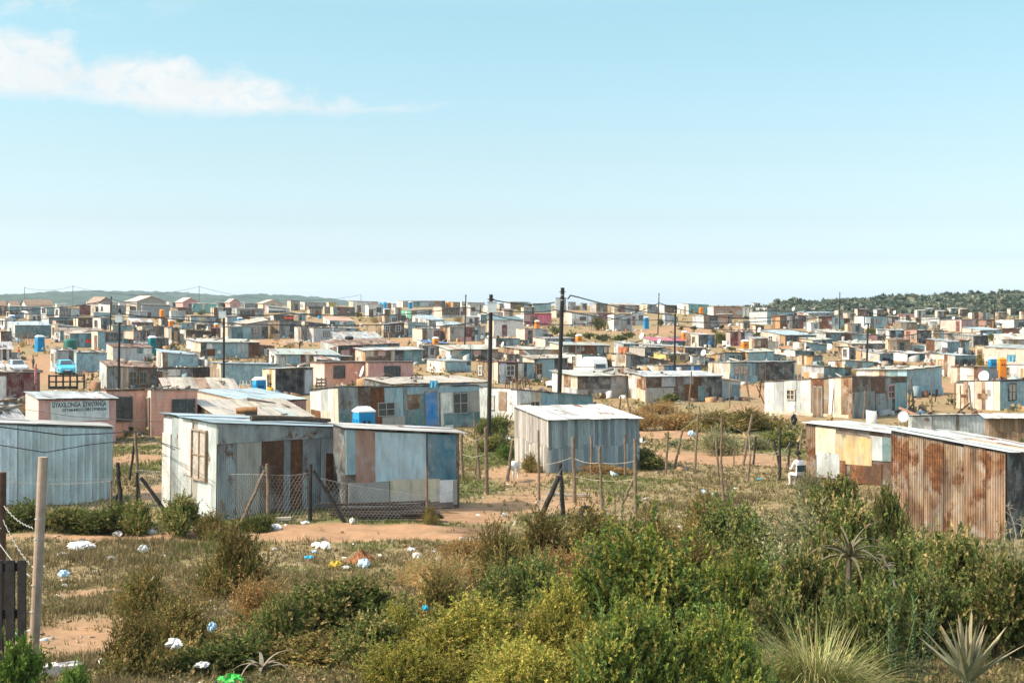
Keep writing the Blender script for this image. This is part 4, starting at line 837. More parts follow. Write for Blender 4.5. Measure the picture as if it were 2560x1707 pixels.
# ------------------------------------------------------------------ portable toilets, tanks, dishes
def toilet(z, x0, x1, yt, col, label, sticker=False, yb=None, white=True):
    px = (zx(z, x0)+zx(z, x1))/2; pt = zy(z, yt); h = 2.3
    b = zy(z, yb) if yb else base_from_top(pt, h); d = dof(b); s = F/d
    if yb: h = min(2.6, max(1.6, (b-pt)/s))
    wid = (zx(z, x1)-zx(z, x0))/s/1.32; wid = min(1.3, max(.7, wid)); x = X(px, d); base = gz(x, d)
    o = thing('portable_toilet', (x, d, base), math.radians(22)-math.atan((px-1280)/F), label, 'portable toilet', 'portable toilets among the shacks')
    mt = pm('toilet_plastic_%s' % col, {'u': (.015, .26, .52), 'o': (.80, .27, .03), 'e': (.01, .19, .21)}[col], rough=.4, var=.12)
    m = MB(); w = wid/2; hb = h*.9
    m.hexa([(-w, -w, 0), (w, -w, 0), (w, w, 0), (-w, w, 0), (-w*.86, -w*.86, hb), (w*.86, -w*.86, hb), (w*.86, w*.86, hb), (-w*.86, w*.86, hb)])
    for k in range(4):      # moulded ribs on the side
        y = -w*.7+k*w*.46; m.hexa([(-w-.015, y, .15), (-w, y, .15), (-w, y+w*.2, .15), (-w-.015, y+w*.2, .15), (-w*.88-.03, y*.9, hb*.85), (-w*.86, y*.9, hb*.85), (-w*.86, y*.9+w*.18, hb*.85), (-w*.88-.03, y*.9+w*.18, hb*.85)])
    m.build('cabin', mt, o)
    r = MB(); a = w*.95; c = a*.55
    r.box((-a, -a, hb), (a, a, hb+.07)); r.hexa([(-a*.95, -a*.95, hb+.07), (a*.95, -a*.95, hb+.07), (a*.95, a*.95, hb+.07), (-a*.95, a*.95, hb+.07), (-c, -c, h), (c, -c, h), (c, c, h), (-c, c, h)])
    r.build('roof', pm('toilet_roof_white', (.78, .79, .78), rough=.5, var=.08) if white else mt, o)
    dr = MB(); n = -w-.012
    def fp(u, zz, off): f = 1-.14*zz/hb; return (u*f, (n-off)*f, zz)
    for (u0, u1, z0, z1) in ((-w*.72, w*.72, .06, hb*.93),):
        dr.hexa([fp(u0, z0, .02), fp(u1, z0, .02), fp(u1, z0, 0), fp(u0, z0, 0), fp(u0, z1, .02), fp(u1, z1, .02), fp(u1, z1, 0), fp(u0, z1, 0)])
    do = dr.build('door', pm('toilet_door_%s' % col, {'u': (.01, .20, .42), 'o': (.72, .22, .025), 'e': (.01, .15, .17)}[col], rough=.4, var=.1), o)
    v = MB()
    for u in (-.16, .1): v.hexa([fp(u-.07, hb*.74, .035), fp(u+.07, hb*.74, .035), fp(u+.07, hb*.74, .02), fp(u-.07, hb*.74, .02), fp(u-.07, hb*.82, .035), fp(u+.07, hb*.82, .035), fp(u+.07, hb*.82, .02), fp(u-.07, hb*.82, .02)])
    v.build('vent', pm('vent_black', (.02, .025, .03)), do)
    if sticker:
        st = MB(); n_ = 24; cz = hb*.57; rr = w*.42; ring = [fp(.02+rr*math.cos(2*math.pi*k/n_), cz+rr*math.sin(2*math.pi*k/n_), .03) for k in range(n_)]
        st.face(ring, 0); s0 = st.build('sticker', pm('sticker_white', (.75, .74, .73)), do)
        q = MB(); low = [fp(.02+rr*.98*math.cos(math.pi+math.pi*k/12), cz-.02+rr*.9*math.sin(math.pi+math.pi*k/12)*.98, .034) for k in range(13)]; q.face(low); q.build('sticker_band', pm('sticker_red', (.5, .06, .05)), s0)
        for k_, (zz, ww) in enumerate(((.10, .30), (.04, .36))):
            g = MB(); g.hexa([fp(.02-ww/2, cz+zz, .036), fp(.02+ww/2, cz+zz, .036), fp(.02+ww/2, cz+zz, .033), fp(.02-ww/2, cz+zz, .033), fp(.02-ww/2, cz+zz+.028, .036), fp(.02+ww/2, cz+zz+.028, .036), fp(.02+ww/2, cz+zz+.028, .033), fp(.02-ww/2, cz+zz+.028, .033)]); g.build('sticker_line', pm('sticker_ink', (.08, .08, .1)), s0)
    return o
toilet('Z1', 450, 590, 722, 'u', 'deep blue portable toilet standing alone on the left dirt yard', yb=936)
toilet('Z1', 1925, 2055, 708, 'e', 'sea green portable toilet behind the scrap roofed zinc shack', yb=990)
toilet('Z1', 2083, 2152, 384, 'o', 'orange portable toilet against the big smooth grey house', yb=502, white=False)
toilet('Z1', 2198, 2268, 516, 'o', 'orange portable toilet with round white sign near the upper left', sticker=True)
toilet('L2', 30, 170, 150, 'u', 'bright blue portable toilet above the pale peach house roof')
toilet('L2', 918, 1146, 434, 'u', 'bright blue portable toilet with round sticker behind the front patchwork shack', sticker=True)
toilet('Z3', 1252, 1350, 746, 'o', 'orange portable toilet with white roof peeking over a blue roof')
toilet('Z4', 395, 472, 524, 'o', 'orange toilet with white sign beside the hot pink house', sticker=True)
toilet('Z4', 928, 1028, 710, 'o', 'orange toilet with white sign at the edge of open brush', sticker=True)
toilet('Z4', 1820, 1896, 474, 'u', 'leaning bright blue toilet on bare ground right of centre', yb=640)
toilet('Z5', 348, 414, 358, 'o', 'orange toilet beside the turquoise skyline shack', yb=446, white=False)
toilet('Z5', 895, 1012, 775, 'o', 'orange toilet before the maroon and black patched shack', white=True)
toilet('Z5', 138, 186, 664, 'o', 'slim orange toilet behind the cream ended black shack')
toilet('Z6', 1893, 2004, 976, 'u', 'blue toilet with white roof before the large peach house')
toilet('Z6', 2004, 2134, 988, 'o', 'orange toilet beside the blue one before the large peach house', white=False)
toilet('Z2', 898, 982, 486, 'u', 'small blue toilet with white roof above beige plaster house')
toilet('Z2', 608, 652, 566, 'o', 'narrow orange toilet with white top left of the thick pole')
toilet('Z3', 943, 997, 280, 'u', 'blue and white toilet before the long skyline shack')
toilet('Z1', 80, 232, 455, 'u', 'blue and white toilet behind the far left white shack', yb=600)
def tank(z, x0, x1, yt, col, label, yb=None, hh=2.0):
    a, b_ = zx(z, x0), zx(z, x1); pt = zy(z, yt)
    b = zy(z, yb) if yb else base_from_top(pt, hh); d = dof(b); s = F/d; r = (b_-a)/2/s; h = (b-pt)/s; x = X((a+b_)/2, d)
    o = thing('water_tank', (x, d, gz(x, d)), 0, label, 'water tank', 'plastic water tanks')
    m = MB(); prof = [(r, 0)]
    n = 8
    for k in range(n):
        z0 = h*.86*k/n; prof += [(r*.97, z0+.01), (r, z0+h*.86/n*.5), (r*.97, z0+h*.86/n-.01)]
    prof += [(r*.94, h*.88), (r*.7, h*.95), (r*.28, h*.98)]
    for (r0, z0), (r1, z1) in zip(prof[:-1], prof[1:]):
        for j in range(20):
            t0, t1 = 2*math.pi*j/20, 2*math.pi*(j+1)/20
            m.face([(r0*math.cos(t0), r0*math.sin(t0), z0), (r0*math.cos(t1), r0*math.sin(t1), z0), (r1*math.cos(t1), r1*math.sin(t1), z1), (r1*math.cos(t0), r1*math.sin(t0), z1)])
    m.build('tank_body', pm('tank_plastic_'+col, {'e': (.012, .13, .10), 'u': (.02, .25, .5), 'o': (.75, .27, .05)}[col], rough=.45, var=.1), o, smooth=True)
    l = MB(); l.tube([(0, 0, h*.97), (0, 0, h)], r*.3, 14); l.build('lid', pm('tank_lid', (.05, .06, .06)), o)
tank('Z1', 830, 1006, 765, 'e', 'dark green ribbed water tank behind the pale corrugated shack', yb=912)
tank('Z3', 606, 666, 286, 'u', 'larger of two blue water tanks on the centre skyline', yb=385)
tank('Z3', 555, 602, 292, 'u', 'smaller of two blue water tanks, behind white washed house', yb=372)
tank('Z3', 1434, 1508, 280, 'o', 'orange water tank on the skyline beside brown hut', yb=350)
tank('Z2', 1955, 2008, 448, 'u', 'small blue water tank above the salmon roofed shack', yb=505)
DISHW = pm('dish_white', (.66, .67, .66), rough=.45, var=.1)
def dish(z, x0, x1, y0, y1, yb, label, face=-70, text=None):
    a, b_, c0, c1 = zx(z, x0), zx(z, x1), zy(z, y0), zy(z, y1); d = dof(zy(z, yb))-.6; s = F/d
    R_ = max(.28, (c1-c0)/2/s); cx, cz = X((a+b_)/2, d), Zc((c0+c1)/2, d); g = gz(cx, d)
    o = thing('satellite_dish', (cx, d, g), math.radians(face), label, 'satellite dish', 'satellite dishes on the shacks')
    m = MB(); h = cz-g; rings = []; T = math.radians(18)
    def dp(r, t, dep):
        x = r*math.cos(t)*.92; zz = r*math.sin(t); y = -dep
        return (x, y*math.cos(T)-zz*math.sin(T)*-1*0+zz*math.sin(T), h+zz*math.cos(T)+y*-math.sin(T)*-1)
    for side in (0, .02):
        prev = None
        for k in range(6):
            r = R_*k/5; ring = [dp(max(r, .001), 2*math.pi*j/24, (r*r)/(R_*4.2)-side) for j in range(24)]
            if prev:
                for j in range(24):
                    q = [prev[j], prev[(j+1) % 24], ring[(j+1) % 24], ring[j]]
                    m.face(q if side == 0 else q[::-1])
            prev = ring
    m.build('dish_reflector', DISHW, o, smooth=True)
    k = MB(); k.tube([(0, .05, 0), (0, .10, h-.1), (0, .03, h)], .025, 8); k.tube([(0, .02, h-R_*.3), (0, .25, h-R_*.5)], .02, 6); k.build('mast', GALV, o)
    r = MB(); e = dp(R_, -math.pi/2, R_*.24); f = (0, -R_*1.35, h-R_*.35); r.tube([e, f], .015, 6); ar = r.build('feed_arm', DISHW, o)
    q = MB(); q.tube([f, (0, f[1]+.14, f[2]+.05)], .035, 8); q.build('receiver', DISHW, ar)
dish('L1', 1252, 1312, 300, 568, 660, 'large pale satellite dish edge on with long arm before the salmon house', -72)
dish('L4', 1260, 1337, 410, 500, 640, 'white dish facing forward behind the nearest rusty roofs', -15)
dish('Z3', 336, 372, 1110, 1262, 1420, 'tall edge on dish beside the pink porch house', -70)
dish('Z6', 1803, 1878, 1148, 1292, 1420, 'large white dish above the cream rust streaked shack', -35)
dish('Z5', 398, 432, 900, 988, 1115, 'white dish over the plain white sheet hut', -50)
dish('Z5', 1128, 1158, 614, 682, 850, 'white dish at the corner of the orange tan shack', -55)
dish('Z5', 1788, 1812, 598, 656, 800, 'small dish above the tan roofed shack near thin far right pole', -55)
dish('Z5', 2048, 2082, 828, 912, 962, 'white dish at the low end of a blue grey corrugated shack', -55)
dish('Z4', 1794, 1816, 678, 768, 875, 'white dish left of the pinkish red roof', -60)
dish('Z4', 2020, 2042, 762, 828, 875, 'small dish standing before the pinkish red roof', -60)
dish('Z6', 686, 710, 386, 434, 480, 'white dish on top of the brown shack under the hill', -50)
dish('Z6', 1438, 1462, 460, 506, 600, 'dish above the peach and lilac house', -55)
dish('Z6', 2302, 2338, 628, 678, 700, 'white dish at far right edge beside rust red hut', -45)
dish('Z6', 1916, 1946, 788, 836, 960, 'dish above the left corner of the large peach house', -55)
dish('Z5', 1578, 1600, 348, 402, 480, 'tiny dish on the skyline near the wooded hillside', -60)
dish('Z3', 2170, 2192, 800, 872, 890, 'white dish on the little roof right of the boxed black pole', -65)
# ------------------------------------------------------------------ cars
def car(z, px, yb, kind, col, label, rot=22):
    x_, b = zx(z, px), zy(z, yb); d = dof(b); x = X(x_, d); g = gz(x, d)
    o = thing('parked_car', (x, d, g), math.radians(rot)-math.atan((x_-1280)/F), label, 'car', 'cars of the settlement')
    if kind == 'hatch': ST = [(0, .66, .68, .26, .60, .60, .62), (.10, .78, .80, .17, .70, .70, .74), (.72, .82, .82, .17, .93, .74, .97), (1.38, .82, .82, .17, .95, .57, 1.44), (2.5, .82, .82, .17, .97, .56, 1.48), (3.3, .80, .80, .17, .99, .55, 1.36), (3.58, .74, .74, .3, .9, .6, .95)]; WY = (.62, 2.95)
    else: ST = [(0, .64, .68, .28, .58, .58, .60), (.12, .78, .82, .18, .68, .72, .71), (1.25, .84, .84, .18, .88, .74, .91), (2.0, .84, .84, .18, .92, .56, 1.38), (3.1, .84, .84, .18, .93, .56, 1.40), (3.7, .83, .83, .18, .93, .70, 1.0), (4.3, .76, .76, .3, .88, .68, .90)]; WY = (.85, 3.4)
    mt = pm('car_paint_'+col, {'u': (.06, .42, .60), 's': (.40, .42, .43), 'w': (.70, .70, .69)}[col], rough=.25, var=.05, spec=.6)
    m = MB(); rings = []
    for (y, hb, hm, zb, zm, hr, zr) in ST: rings.append([(-hb, y, zb), (-hm, y, zm), (-hr, y, zr), (hr, y, zr), (hm, y, zm), (hb, y, zb)])
    for a, c in zip(rings[:-1], rings[1:]):
        for k in range(6): k2 = (k+1) % 6; m.face([a[k], a[k2], c[k2], c[k]])
    m.face(rings[0][::-1]); m.face(rings[-1])
    body = m.build('body', mt, o)
    bv = body.modifiers.new('soft', 'BEVEL'); bv.width = .05; bv.segments = 2; bv.limit_method = 'ANGLE'; weld(body)
    def lerp(p, q, t): return tuple(p[i]+(q[i]-p[i])*t for i in range(3))
    A, B = rings[2], rings[3]
    g1 = MB(); e = .015
    ws = [lerp(lerp(A[2], A[3], .06), lerp(B[2], B[3], .06), .06), lerp(lerp(A[2], A[3], .94), lerp(B[2], B[3], .94), .06), lerp(lerp(A[2], A[3], .93), lerp(B[2], B[3], .93), .92), lerp(lerp(A[2], A[3], .07), lerp(B[2], B[3], .07), .92)]
    g1.face([(p[0], p[1]-e, p[2]+e) for p in ws]); g1.build('windscreen', GLASS, o)
    for sg in (-1, 1):
        for i, j in ((3, 4), (4, 5)):
            a1, b1 = (rings[i][1], rings[i][2]) if sg < 0 else (rings[i][4], rings[i][3]); a2, b2 = (rings[j][1], rings[j][2]) if sg < 0 else (rings[j][4], rings[j][3])
            p = [lerp(lerp(a1, b1, .12), lerp(a2, b2, .12), .05), lerp(lerp(a1, b1, .12), lerp(a2, b2, .12), .93), lerp(lerp(a1, b1, .85), lerp(a2, b2, .85), .93), lerp(lerp(a1, b1, .85), lerp(a2, b2, .85), .05)]
            g_ = MB(); g_.face([(q[0]+sg*e, q[1], q[2]+e*.4) for q in p]); g_.build('side_window', GLASS, o)
        h = MB(); hx = sg*.60
        h.hexa([(hx-.15, .0, .58), (hx+.13, .05, .58), (hx+.13, .14, .60), (hx-.15, .1, .60), (hx-.15, .05, .70), (hx+.13, .10, .71), (hx+.13, .18, .70), (hx-.15, .14, .69)]); h.build('headlight', pm('headlamp', (.75, .77, .78), rough=.15, var=.05, spec=.7), o)
        mr = MB(); mr.box((sg*.86-.07, ST[2][0]+.35, .96), (sg*.86+.07, ST[2][0]+.50, 1.09)); mr.build('wing_mirror', mt, o)
        for y in WY:
            t = MB(); t.tube([(sg*.62, y, .29), (sg*.835, y, .29)], .29, 18); w_ = t.build('wheel', pm('tyre_rubber', (.015, .015, .016), rough=.85), o)
            r = MB(); r.tube([(sg*.836, y, .29), (sg*.85, y, .29)], .18, 14); r.build('rim', pm('wheel_rim', (.4, .41, .42), rough=.35), w_)
    gr = MB(); gr.box((-.5, -.02, .30), (.5, .06, .40)); gr.build('grille', pm('grille_black', (.02, .02, .022)), o)
    n = MB(); n.box((-.25, -.04, .42), (.25, .0, .53)); n.build('number_plate', pm('plate_white', (.7, .68, .6)), o)
    wp = MB(); wp.box((-.55, -.03, .20), (.55, .05, .27)); wp.build('bumper_strip', pm('grille_black', (.02, .02, .022)), o)
car('Z1', 885, 1245, 'hatch', 'u', 'light blue hatchback parked before the pale corrugated shack', 8)
car('Z1', 280, 1225, 'sedan', 's', 'silver sedan parked above the maroon shack', 12)
car('Z1', -30, 1210, 'sedan', 'w', 'white car cut by the left edge behind the maroon shack', 12)
car('Z4', 600, 1450, 'sedan', 'w', 'old cream car nosing out beside the dark rust fronted shack', -60)
car('Z4', 2100, 1405, 'hatch', 'w', 'white car roof showing beside the royal blue boards', 60)
def caravan():
    x_, b = zx('Z4', 1262), zy('Z4', 1255); d = dof(b); x = X(x_, d)
    o = thing('caravan', (x, d, gz(x, d)), math.radians(25), 'white round topped caravan behind the tan patched sinking roof shack', 'caravan'); o.scale = (.72, .72, .78)
    m = MB(); W_, L_ = 1.15, 3.6; prof = [(0, .35), (-.05, .9), (.05, 1.6), (.35, 2.15), (.9, 2.35), (L_-.6, 2.35), (L_-.1, 2.0), (L_, 1.2), (L_, .35)]
    for sx in (-1, 1): m.face([(sx*W_, y, z) for y, z in (prof if sx > 0 else prof[::-1])])
    for (y0, z0), (y1, z1) in zip(prof, prof[1:]+prof[:1]): m.face([(-W_, y0, z0), (W_, y0, z0), (W_, y1, z1), (-W_, y1, z1)])
    m.build('body', pm('caravan_white', (.72, .72, .71), var=.1), o)
    g = MB(); g.hexa([(-.8, -.075, 1.0), (.8, -.075, 1.0), (.8, -.02, 1.0), (-.8, -.02, 1.0), (-.8, .02, 1.5), (.8, .02, 1.5), (.8, .06, 1.5), (-.8, .06, 1.5)]); g.build('window', GLASS, o)
    for sx in (-1, 1):
        t = MB(); t.tube([(sx*1.0, L_/2, .32), (sx*1.17, L_/2, .32)], .32, 16); t.build('wheel', pm('tyre_rubber', (.015, .015, .016)), o)
caravan()
# ------------------------------------------------------------------ people
SKIN = pm('skin_brown', (.12, .065, .04), rough=.6, var=.1); HAIR = pm('hair_black', (.012, .01, .01), rough=.9)
def person(px, yb, h, pose, top, bot, label, rz=0, zoff=0, loc=None, hat=None):
    if loc is None:
        d = dof(yb); x = X(px, d); loc = (x, d, gz(x, d)+zoff)
    o = thing('person', loc, rz, label, 'person'); k = h/1.7
    V, E, RR, MT = [], [], [], []
    def v(p, r, par=None, mt=0):
        V.append(tuple(c*k for c in p)); RR.append(r*k); MT.append(mt)
        if par is not None: E.append((par, len(V)-1))
        return len(V)-1
    lean = {'bend': 1.0, 'sit': .12}.get(pose, 0.0); hz = .46 if pose == 'sit' else .93
    def up(y, z):   # torso point, rotated forward about the pelvis
        return (0, y*math.cos(lean)-z*math.sin(lean), hz+z*math.cos(lean)+y*math.sin(lean))
    pel = v((0, 0, hz), .145, None, 2); sp = v(up(0, .22), .135, pel, 1); ch = v(up(0, .42), .155, sp, 1); nk = v(up(0, .55), .06, ch, 0)
    hd = v(up(-.02, .66), .095, nk, 0); hd2 = v(up(-.01, .74), .085, hd, 0); v(up(-.105, .65), .022, hd, 0)
    for s in (-1, 1):
        q = up(0, .47); sh = v((s*.18, q[1], q[2]), .065, ch, 1)
        if pose == 'walk': el = v((s*.25, q[1]+s*.12, q[2]-.27), .047, sh, 1); wr = v((s*.26, q[1]+s*.05-.12, q[2]-.47), .034, el, 0)
        elif pose == 'bend': el = v((s*.22, q[1]-.03, q[2]-.27), .047, sh, 1); wr = v((s*.18, q[1]-.08, q[2]-.5), .034, el, 0)
        elif pose == 'sit': el = v((s*.24, q[1]-.10, q[2]-.26), .05, sh, 1); wr = v((s*.15, q[1]-.33, q[2]-.24), .036, el, 0)
        else: el = v((s*.24, q[1]+.03, q[2]-.27), .047, sh, 1); wr = v((s*.25, q[1]-.04, q[2]-.50), .034, el, 0)
        a = Vector(V[wr])/k; dr = (a-Vector(V[el])/k).normalized(); pa = v(tuple(a+dr*.075), .034, wr, 0); c = a+dr*.075
        side = Vector((0, 1, 0)) if abs(dr.y) < .8 else Vector((1, 0, 0))
        for i in range(4): f0 = c+dr*.045+side*(i-1.5)*.02; f = v(tuple(f0), .0095, pa, 0); v(tuple(f0+dr*(.035+.008*(i in (1, 2)))+Vector((-s*.012, 0, 0))), .008, f, 0)
        th = a+dr*.03-side*.045; t1 = v(tuple(th), .011, wr, 0); v(tuple(th+dr*.035-side*.008), .009, t1, 0)
        hp = v((s*.09, 0, hz-.03), .105, pel, 2)
        if pose == 'sit': kn = v((s*.12, -.42, hz+.02), .072, hp, 2); an = v((s*.12, -.40, .09), .045, kn, 2); v((s*.12, -.56, .04), .04, an, 0)
        elif pose == 'walk': kn = v((s*.1, -.10 if s > 0 else .04, .5), .068, hp, 2); an = v((s*.1, -.20 if s > 0 else .30, .09 if s > 0 else .17), .045, kn, 2); v((s*.1, -.36 if s > 0 else .2, .04), .04, an, 0)
        else: kn = v((s*.1, -.03, .5), .068, hp, 2); an = v((s*.1, .02, .09), .045, kn, 2); v((s*.1, -.15, .035), .04, an, 0)
    me = bpy.data.meshes.new('body'); me.from_pydata(V, E, []); b = link('body', me, o)
    sk = b.modifiers.new('skin', 'SKIN'); b.modifiers.new('sub', 'SUBSURF').levels = 1
    lay = me.skin_vertices[0].data
    for i, r in enumerate(RR): lay[i].radius = (r, r)
    lay[pel].use_root = True
    dg = bpy.context.evaluated_depsgraph_get(); m2 = bpy.data.meshes.new_from_object(b.evaluated_get(dg)); b.modifiers.clear(); b.data = m2
    for m in (SKIN, pm('cloth_'+top[0], top[1], rough=.85, var=.15), pm('cloth_'+bot[0], bot[1], rough=.85, var=.15)): m2.materials.append(m)
    VV = [Vector(p) for p in V]
    for p in m2.polygons:
        c = p.center; best = None
        for i, q in enumerate(VV):
            ds = (c-q).length-RR[i]*.6
            if best is None or ds < best[0]: best = (ds, i)
        p.material_index = MT[best[1]]; p.use_smooth = True
    hm = MB(); c = Vector(V[hd2])+Vector((0, .012*k, .02*k))
    for a in range(5):
        for j in range(12):
            P_ = []
            for (aa, jj) in ((a, j), (a, j+1), (a+1, j+1), (a+1, j)):
                ph = math.pi/2*aa/5*1.1; t = 2*math.pi*jj/12; P_.append(c+Vector((math.sin(ph)*math.cos(t), math.sin(ph)*math.sin(t), math.cos(ph)))*.115*k)
            hm.face(P_[::-1])
    hm.build('hat' if hat else 'hair', hat or HAIR, o, smooth=True)
    return o
W_ = ('white', (.7, .68, .66))
person(47, 900, 1.72, 'walk', ('red_orange', (.55, .08, .03)), ('pale_blue', (.35, .5, .55)), 'person in red top, pale blue trousers and cap walking left on the dirt yard', -1.2, hat=pm('cap_cream', (.6, .5, .35)))
person(83, 922, 1.3, 'stand', ('dark_green', (.05, .08, .08)), ('dark_shorts', (.06, .05, .05)), 'child in dark green shirt and shorts standing near the silver sedan', 2.6)
person(676, base_from_top(960, 1.65), 1.65, 'stand', ('yellow', (.55, .33, .03)), ('brown_skirt', (.12, .07, .05)), 'person in mustard yellow top beside the dark plank shed', 3.0)
person(1146, 804, 1.7, 'stand', ('grey_blue', (.3, .36, .38)), ('light_jeans', (.2, .38, .46)), 'person in pale jeans standing on the slope near the slim mid pole', .5)
person(1206, 861, 1.65, 'stand', ('white_teal', (.45, .62, .62)), ('tan', (.42, .24, .12)), 'person in white and teal top before the orange rust patchwork shack', .3)
person(1190, 859, 1.0, 'bend', ('beige', (.5, .34, .2)), ('white', (.6, .58, .55)), 'small bending child in beige beside the person in teal', -.8)
person(1774, 881, 1.75, 'stand', ('royal_blue', (.03, .19, .42)), ('white_shorts', (.6, .62, .62)), 'person in blue shirt and white shorts beside a black fronted shack', .4)
person(749, 872, 1.5, 'bend', ('black', (.02, .02, .025)), ('navy', (.03, .04, .07)), 'person in black bending down beside the stacked poles', 1.2)
person(2329, base_from_top(899, 1.7), 1.7, 'stand', ('pinkish', (.45, .2, .18)), ('dark_trousers', (.04, .04, .05)), 'person whose head shows above a roof beside the bright white hut', .5)
# seated person and chair
dS = dof(1218); xS = X(2000, dS); gS = gz(xS, dS)
ch = thing('chair', (xS-.05, dS, gS), math.radians(200), 'black school chair under the seated person in white', 'chair')
for nm_, bx in (('seat', ((-.2, -.2, .43), (.2, .2, .46))), ('backrest', ((-.19, .19, .62), (.19, .215, .86)))):
    m = MB(); m.box(*bx); m.build(nm_, pm('chair_black', (.03, .05, .06), rough=.5), ch)
for sx in (-.18, .18):
    for y0, y1, zt in ((-.16, -.2, .44), (.18, .22, .86)):
        m = MB(); m.tube([(sx, y1, 0), (sx, y0, .44), (sx, y0 if zt < .5 else .2, zt)], .013, 6); m.build('leg', WIRE, ch)
person(0, 0, 1.72, 'sit', ('white_shirt', (.74, .70, .69)), ('pink_white', (.7, .62, .6)), 'person in white seen from behind, seated on a chair by a rusty shack', math.radians(205), loc=(xS-.02, dS, gS+.02))
# goat
def goat():
    d = dof(1207); x = X(1280, d); o = thing('goat', (x, d, gz(x, d)), math.radians(165), 'white goat grazing beside the leaning post at the plank shed', 'goat')
    V = [(0, .0, .62), (0, -.35, .60), (0, -.62, .62), (0, -.80, .48), (0, -.95, .28), (0, -1.08, .20), (0, .18, .58), (0, .26, .5)]; Rr = [.15, .17, .13, .075, .07, .04, .10, .02]; E = [(0, 1), (1, 2), (2, 3), (3, 4), (4, 5), (0, 6), (6, 7)]
    for s in (-1, 1):
        for (y, par, bend) in ((.08, 0, .07), (-.55, 2, -.03)):
            i = len(V); V += [(s*.09, y, .48), (s*.09, y+bend, .27), (s*.09, y, .03)]; Rr += [.075, .04, .026]; E += [(par, i), (i, i+1), (i+1, i+2)]
        i = len(V); V.append((s*.12, -.9, .36)); Rr.append(.02); E.append((4, i))
    me = bpy.data.meshes.new('body'); me.from_pydata(V, E, []); b = link('body', me, o); b.modifiers.new('skin', 'SKIN'); b.modifiers.new('sub', 'SUBSURF').levels = 2
    for i, r in enumerate(Rr): me.skin_vertices[0].data[i].radius = (r, r)
    me.skin_vertices[0].data[0].use_root = True; me.materials.append(pm('goat_white', (.72, .66, .56), rough=.9, var=.1))
goat()
# ------------------------------------------------------------------ fences and posts
def post(parent, z, xt, yt, xb, yb, r=.05, mat=None, org=None, name='fence_post', dd=0):
    xt, yt, xb, yb = zx(z, xt), zy(z, yt), zx(z, xb), zy(z, yb); d = dof(yb)+dd
    b = Vector((X(xb, d), d, gz(X(xb, d), d)-.1)); t = Vector((X(xt, d), d, Zc(yt, d)))
    m = MB(); o = org or Vector((0, 0, 0)); n = 5; q = []; ln = (t-b).length
    for k in range(n+1):
        p = b.lerp(t, k/n)
        if 0 < k < n: p = p+Vector((R.uniform(-1, 1), R.uniform(-1, 1), 0))*r*.35
        q.append(p-o)
    m.tube(q, r*1.08, 9, r1=r*.88); m.build(name, mat or WOODPOST, parent)
    return b+Vector((0, 0, .1)), t
HEX = .12
def hexwire(parent, a, b, h0, h1, org, r=.0028, lift=.05):
    L = (b-a); W = math.hypot(L.x, L.y); m = MB(); nx = int(W/HEX); s = HEX/2; rows = int(max(h0, h1)/(HEX*.87))+1
    def P(u, v):
        t = u/W; p = a.lerp(b, t); hh = h0+(h1-h0)*t; return p+Vector((.03*math.sin(v*5+u), .04*math.sin(u*2.1+v*3), lift+v*hh-.05*math.sin(t*math.pi)*v))-org
    for i in range(nx):
        for j in range(rows):
            u = (i+.5*(j % 2))*HEX; v0 = j/rows; v1 = (j+.33)/rows; v2 = (j+1)/rows
            if u+HEX > W: continue
            for (p, q) in (((u, v0), (u, v1)), ((u, v1), (u+s, v2)), ((u+s, v2), (u+HEX, v1))):
                m.tube([P(*p), P(*q)], r, 3, cap=False)
    for v in (0, 1.0): m.tube([P(W*k/20, v) for k in range(21)], r*1.5, 4, cap=False)
    m.build('wire_mesh', GALV, parent)
def fence(label, posts, meshes=(), strands=(), cat='fence'):
    z, xb, yb = posts[0][0], posts[0][3], posts[0][4]; d = dof(zy(z, yb)); x = X(zx(z, xb), d); org = Vector((x, d, gz(x, d)))
    o = thing('wire_fence', org, 0, label, cat, 'pole and wire fences'); B = []
    for p in posts:
        B.append(post(o, *p[:5], r=p[5] if len(p) > 5 else .045, mat=DARKPOST if len(p) > 6 and p[6] == 'k' else WOODPOST, org=org, name='brace' if len(p) > 7 else 'fence_post'))
    for (i, j, h0, h1) in meshes: hexwire(o, B[i][0], B[j][0], h0, h1, org)
    if strands:
        for (i, f0, j, f1, sag) in strands:
            m = MB(); a = B[i][0].lerp(B[i][1], f0); b = B[j][0].lerp(B[j][1], f1)
            m.tube([a.lerp(b, k/10)-Vector((0, 0, sag*4*(k/10)*(1-k/10)))-org for k in range(11)], .008, 5, cap=False); m.build('fence_wire', pm('pale_wire', (.42, .36, .28)), o)
fence('chicken wire fence with braced posts before the large corrugated shack', [('L1', 1222, 1000, 1226, 1300, .05, 'k'), ('L2', 168, 925, 190, 1472, .055), ('L2', 558, 925, 556, 1452, .065, 'k'), ('L2', 1590, 945, 1596, 1440, .045), ('L2', 1862, 1020, 1876, 1300, .05),
       ('L2', 150, 985, -70, 1440, .06, 'w', 1), ('L2', 585, 985, 880, 1470, .06, 'k', 1), ('L1', 1255, 1045, 1500, 1340, .065, 'k', 1)], [(0, 1, 1.2, 1.5), (1, 2, 1.5, 1.45), (2, 3, 1.35, .75), (3, 4, .75, .55)])
fence('run of upright poles right of the patchwork board shack', [('L2', 1900, 612, 1912, 1065, .06), ('L2', 2035, 682, 2066, 1085, .055), ('L2', 2118, 598, 2128, 1205, .07), ('L2', 2014, 460, 2018, 690, .04)], (), [(0, .97, 2, .93, .35), (0, .5, 2, .6, .1)])
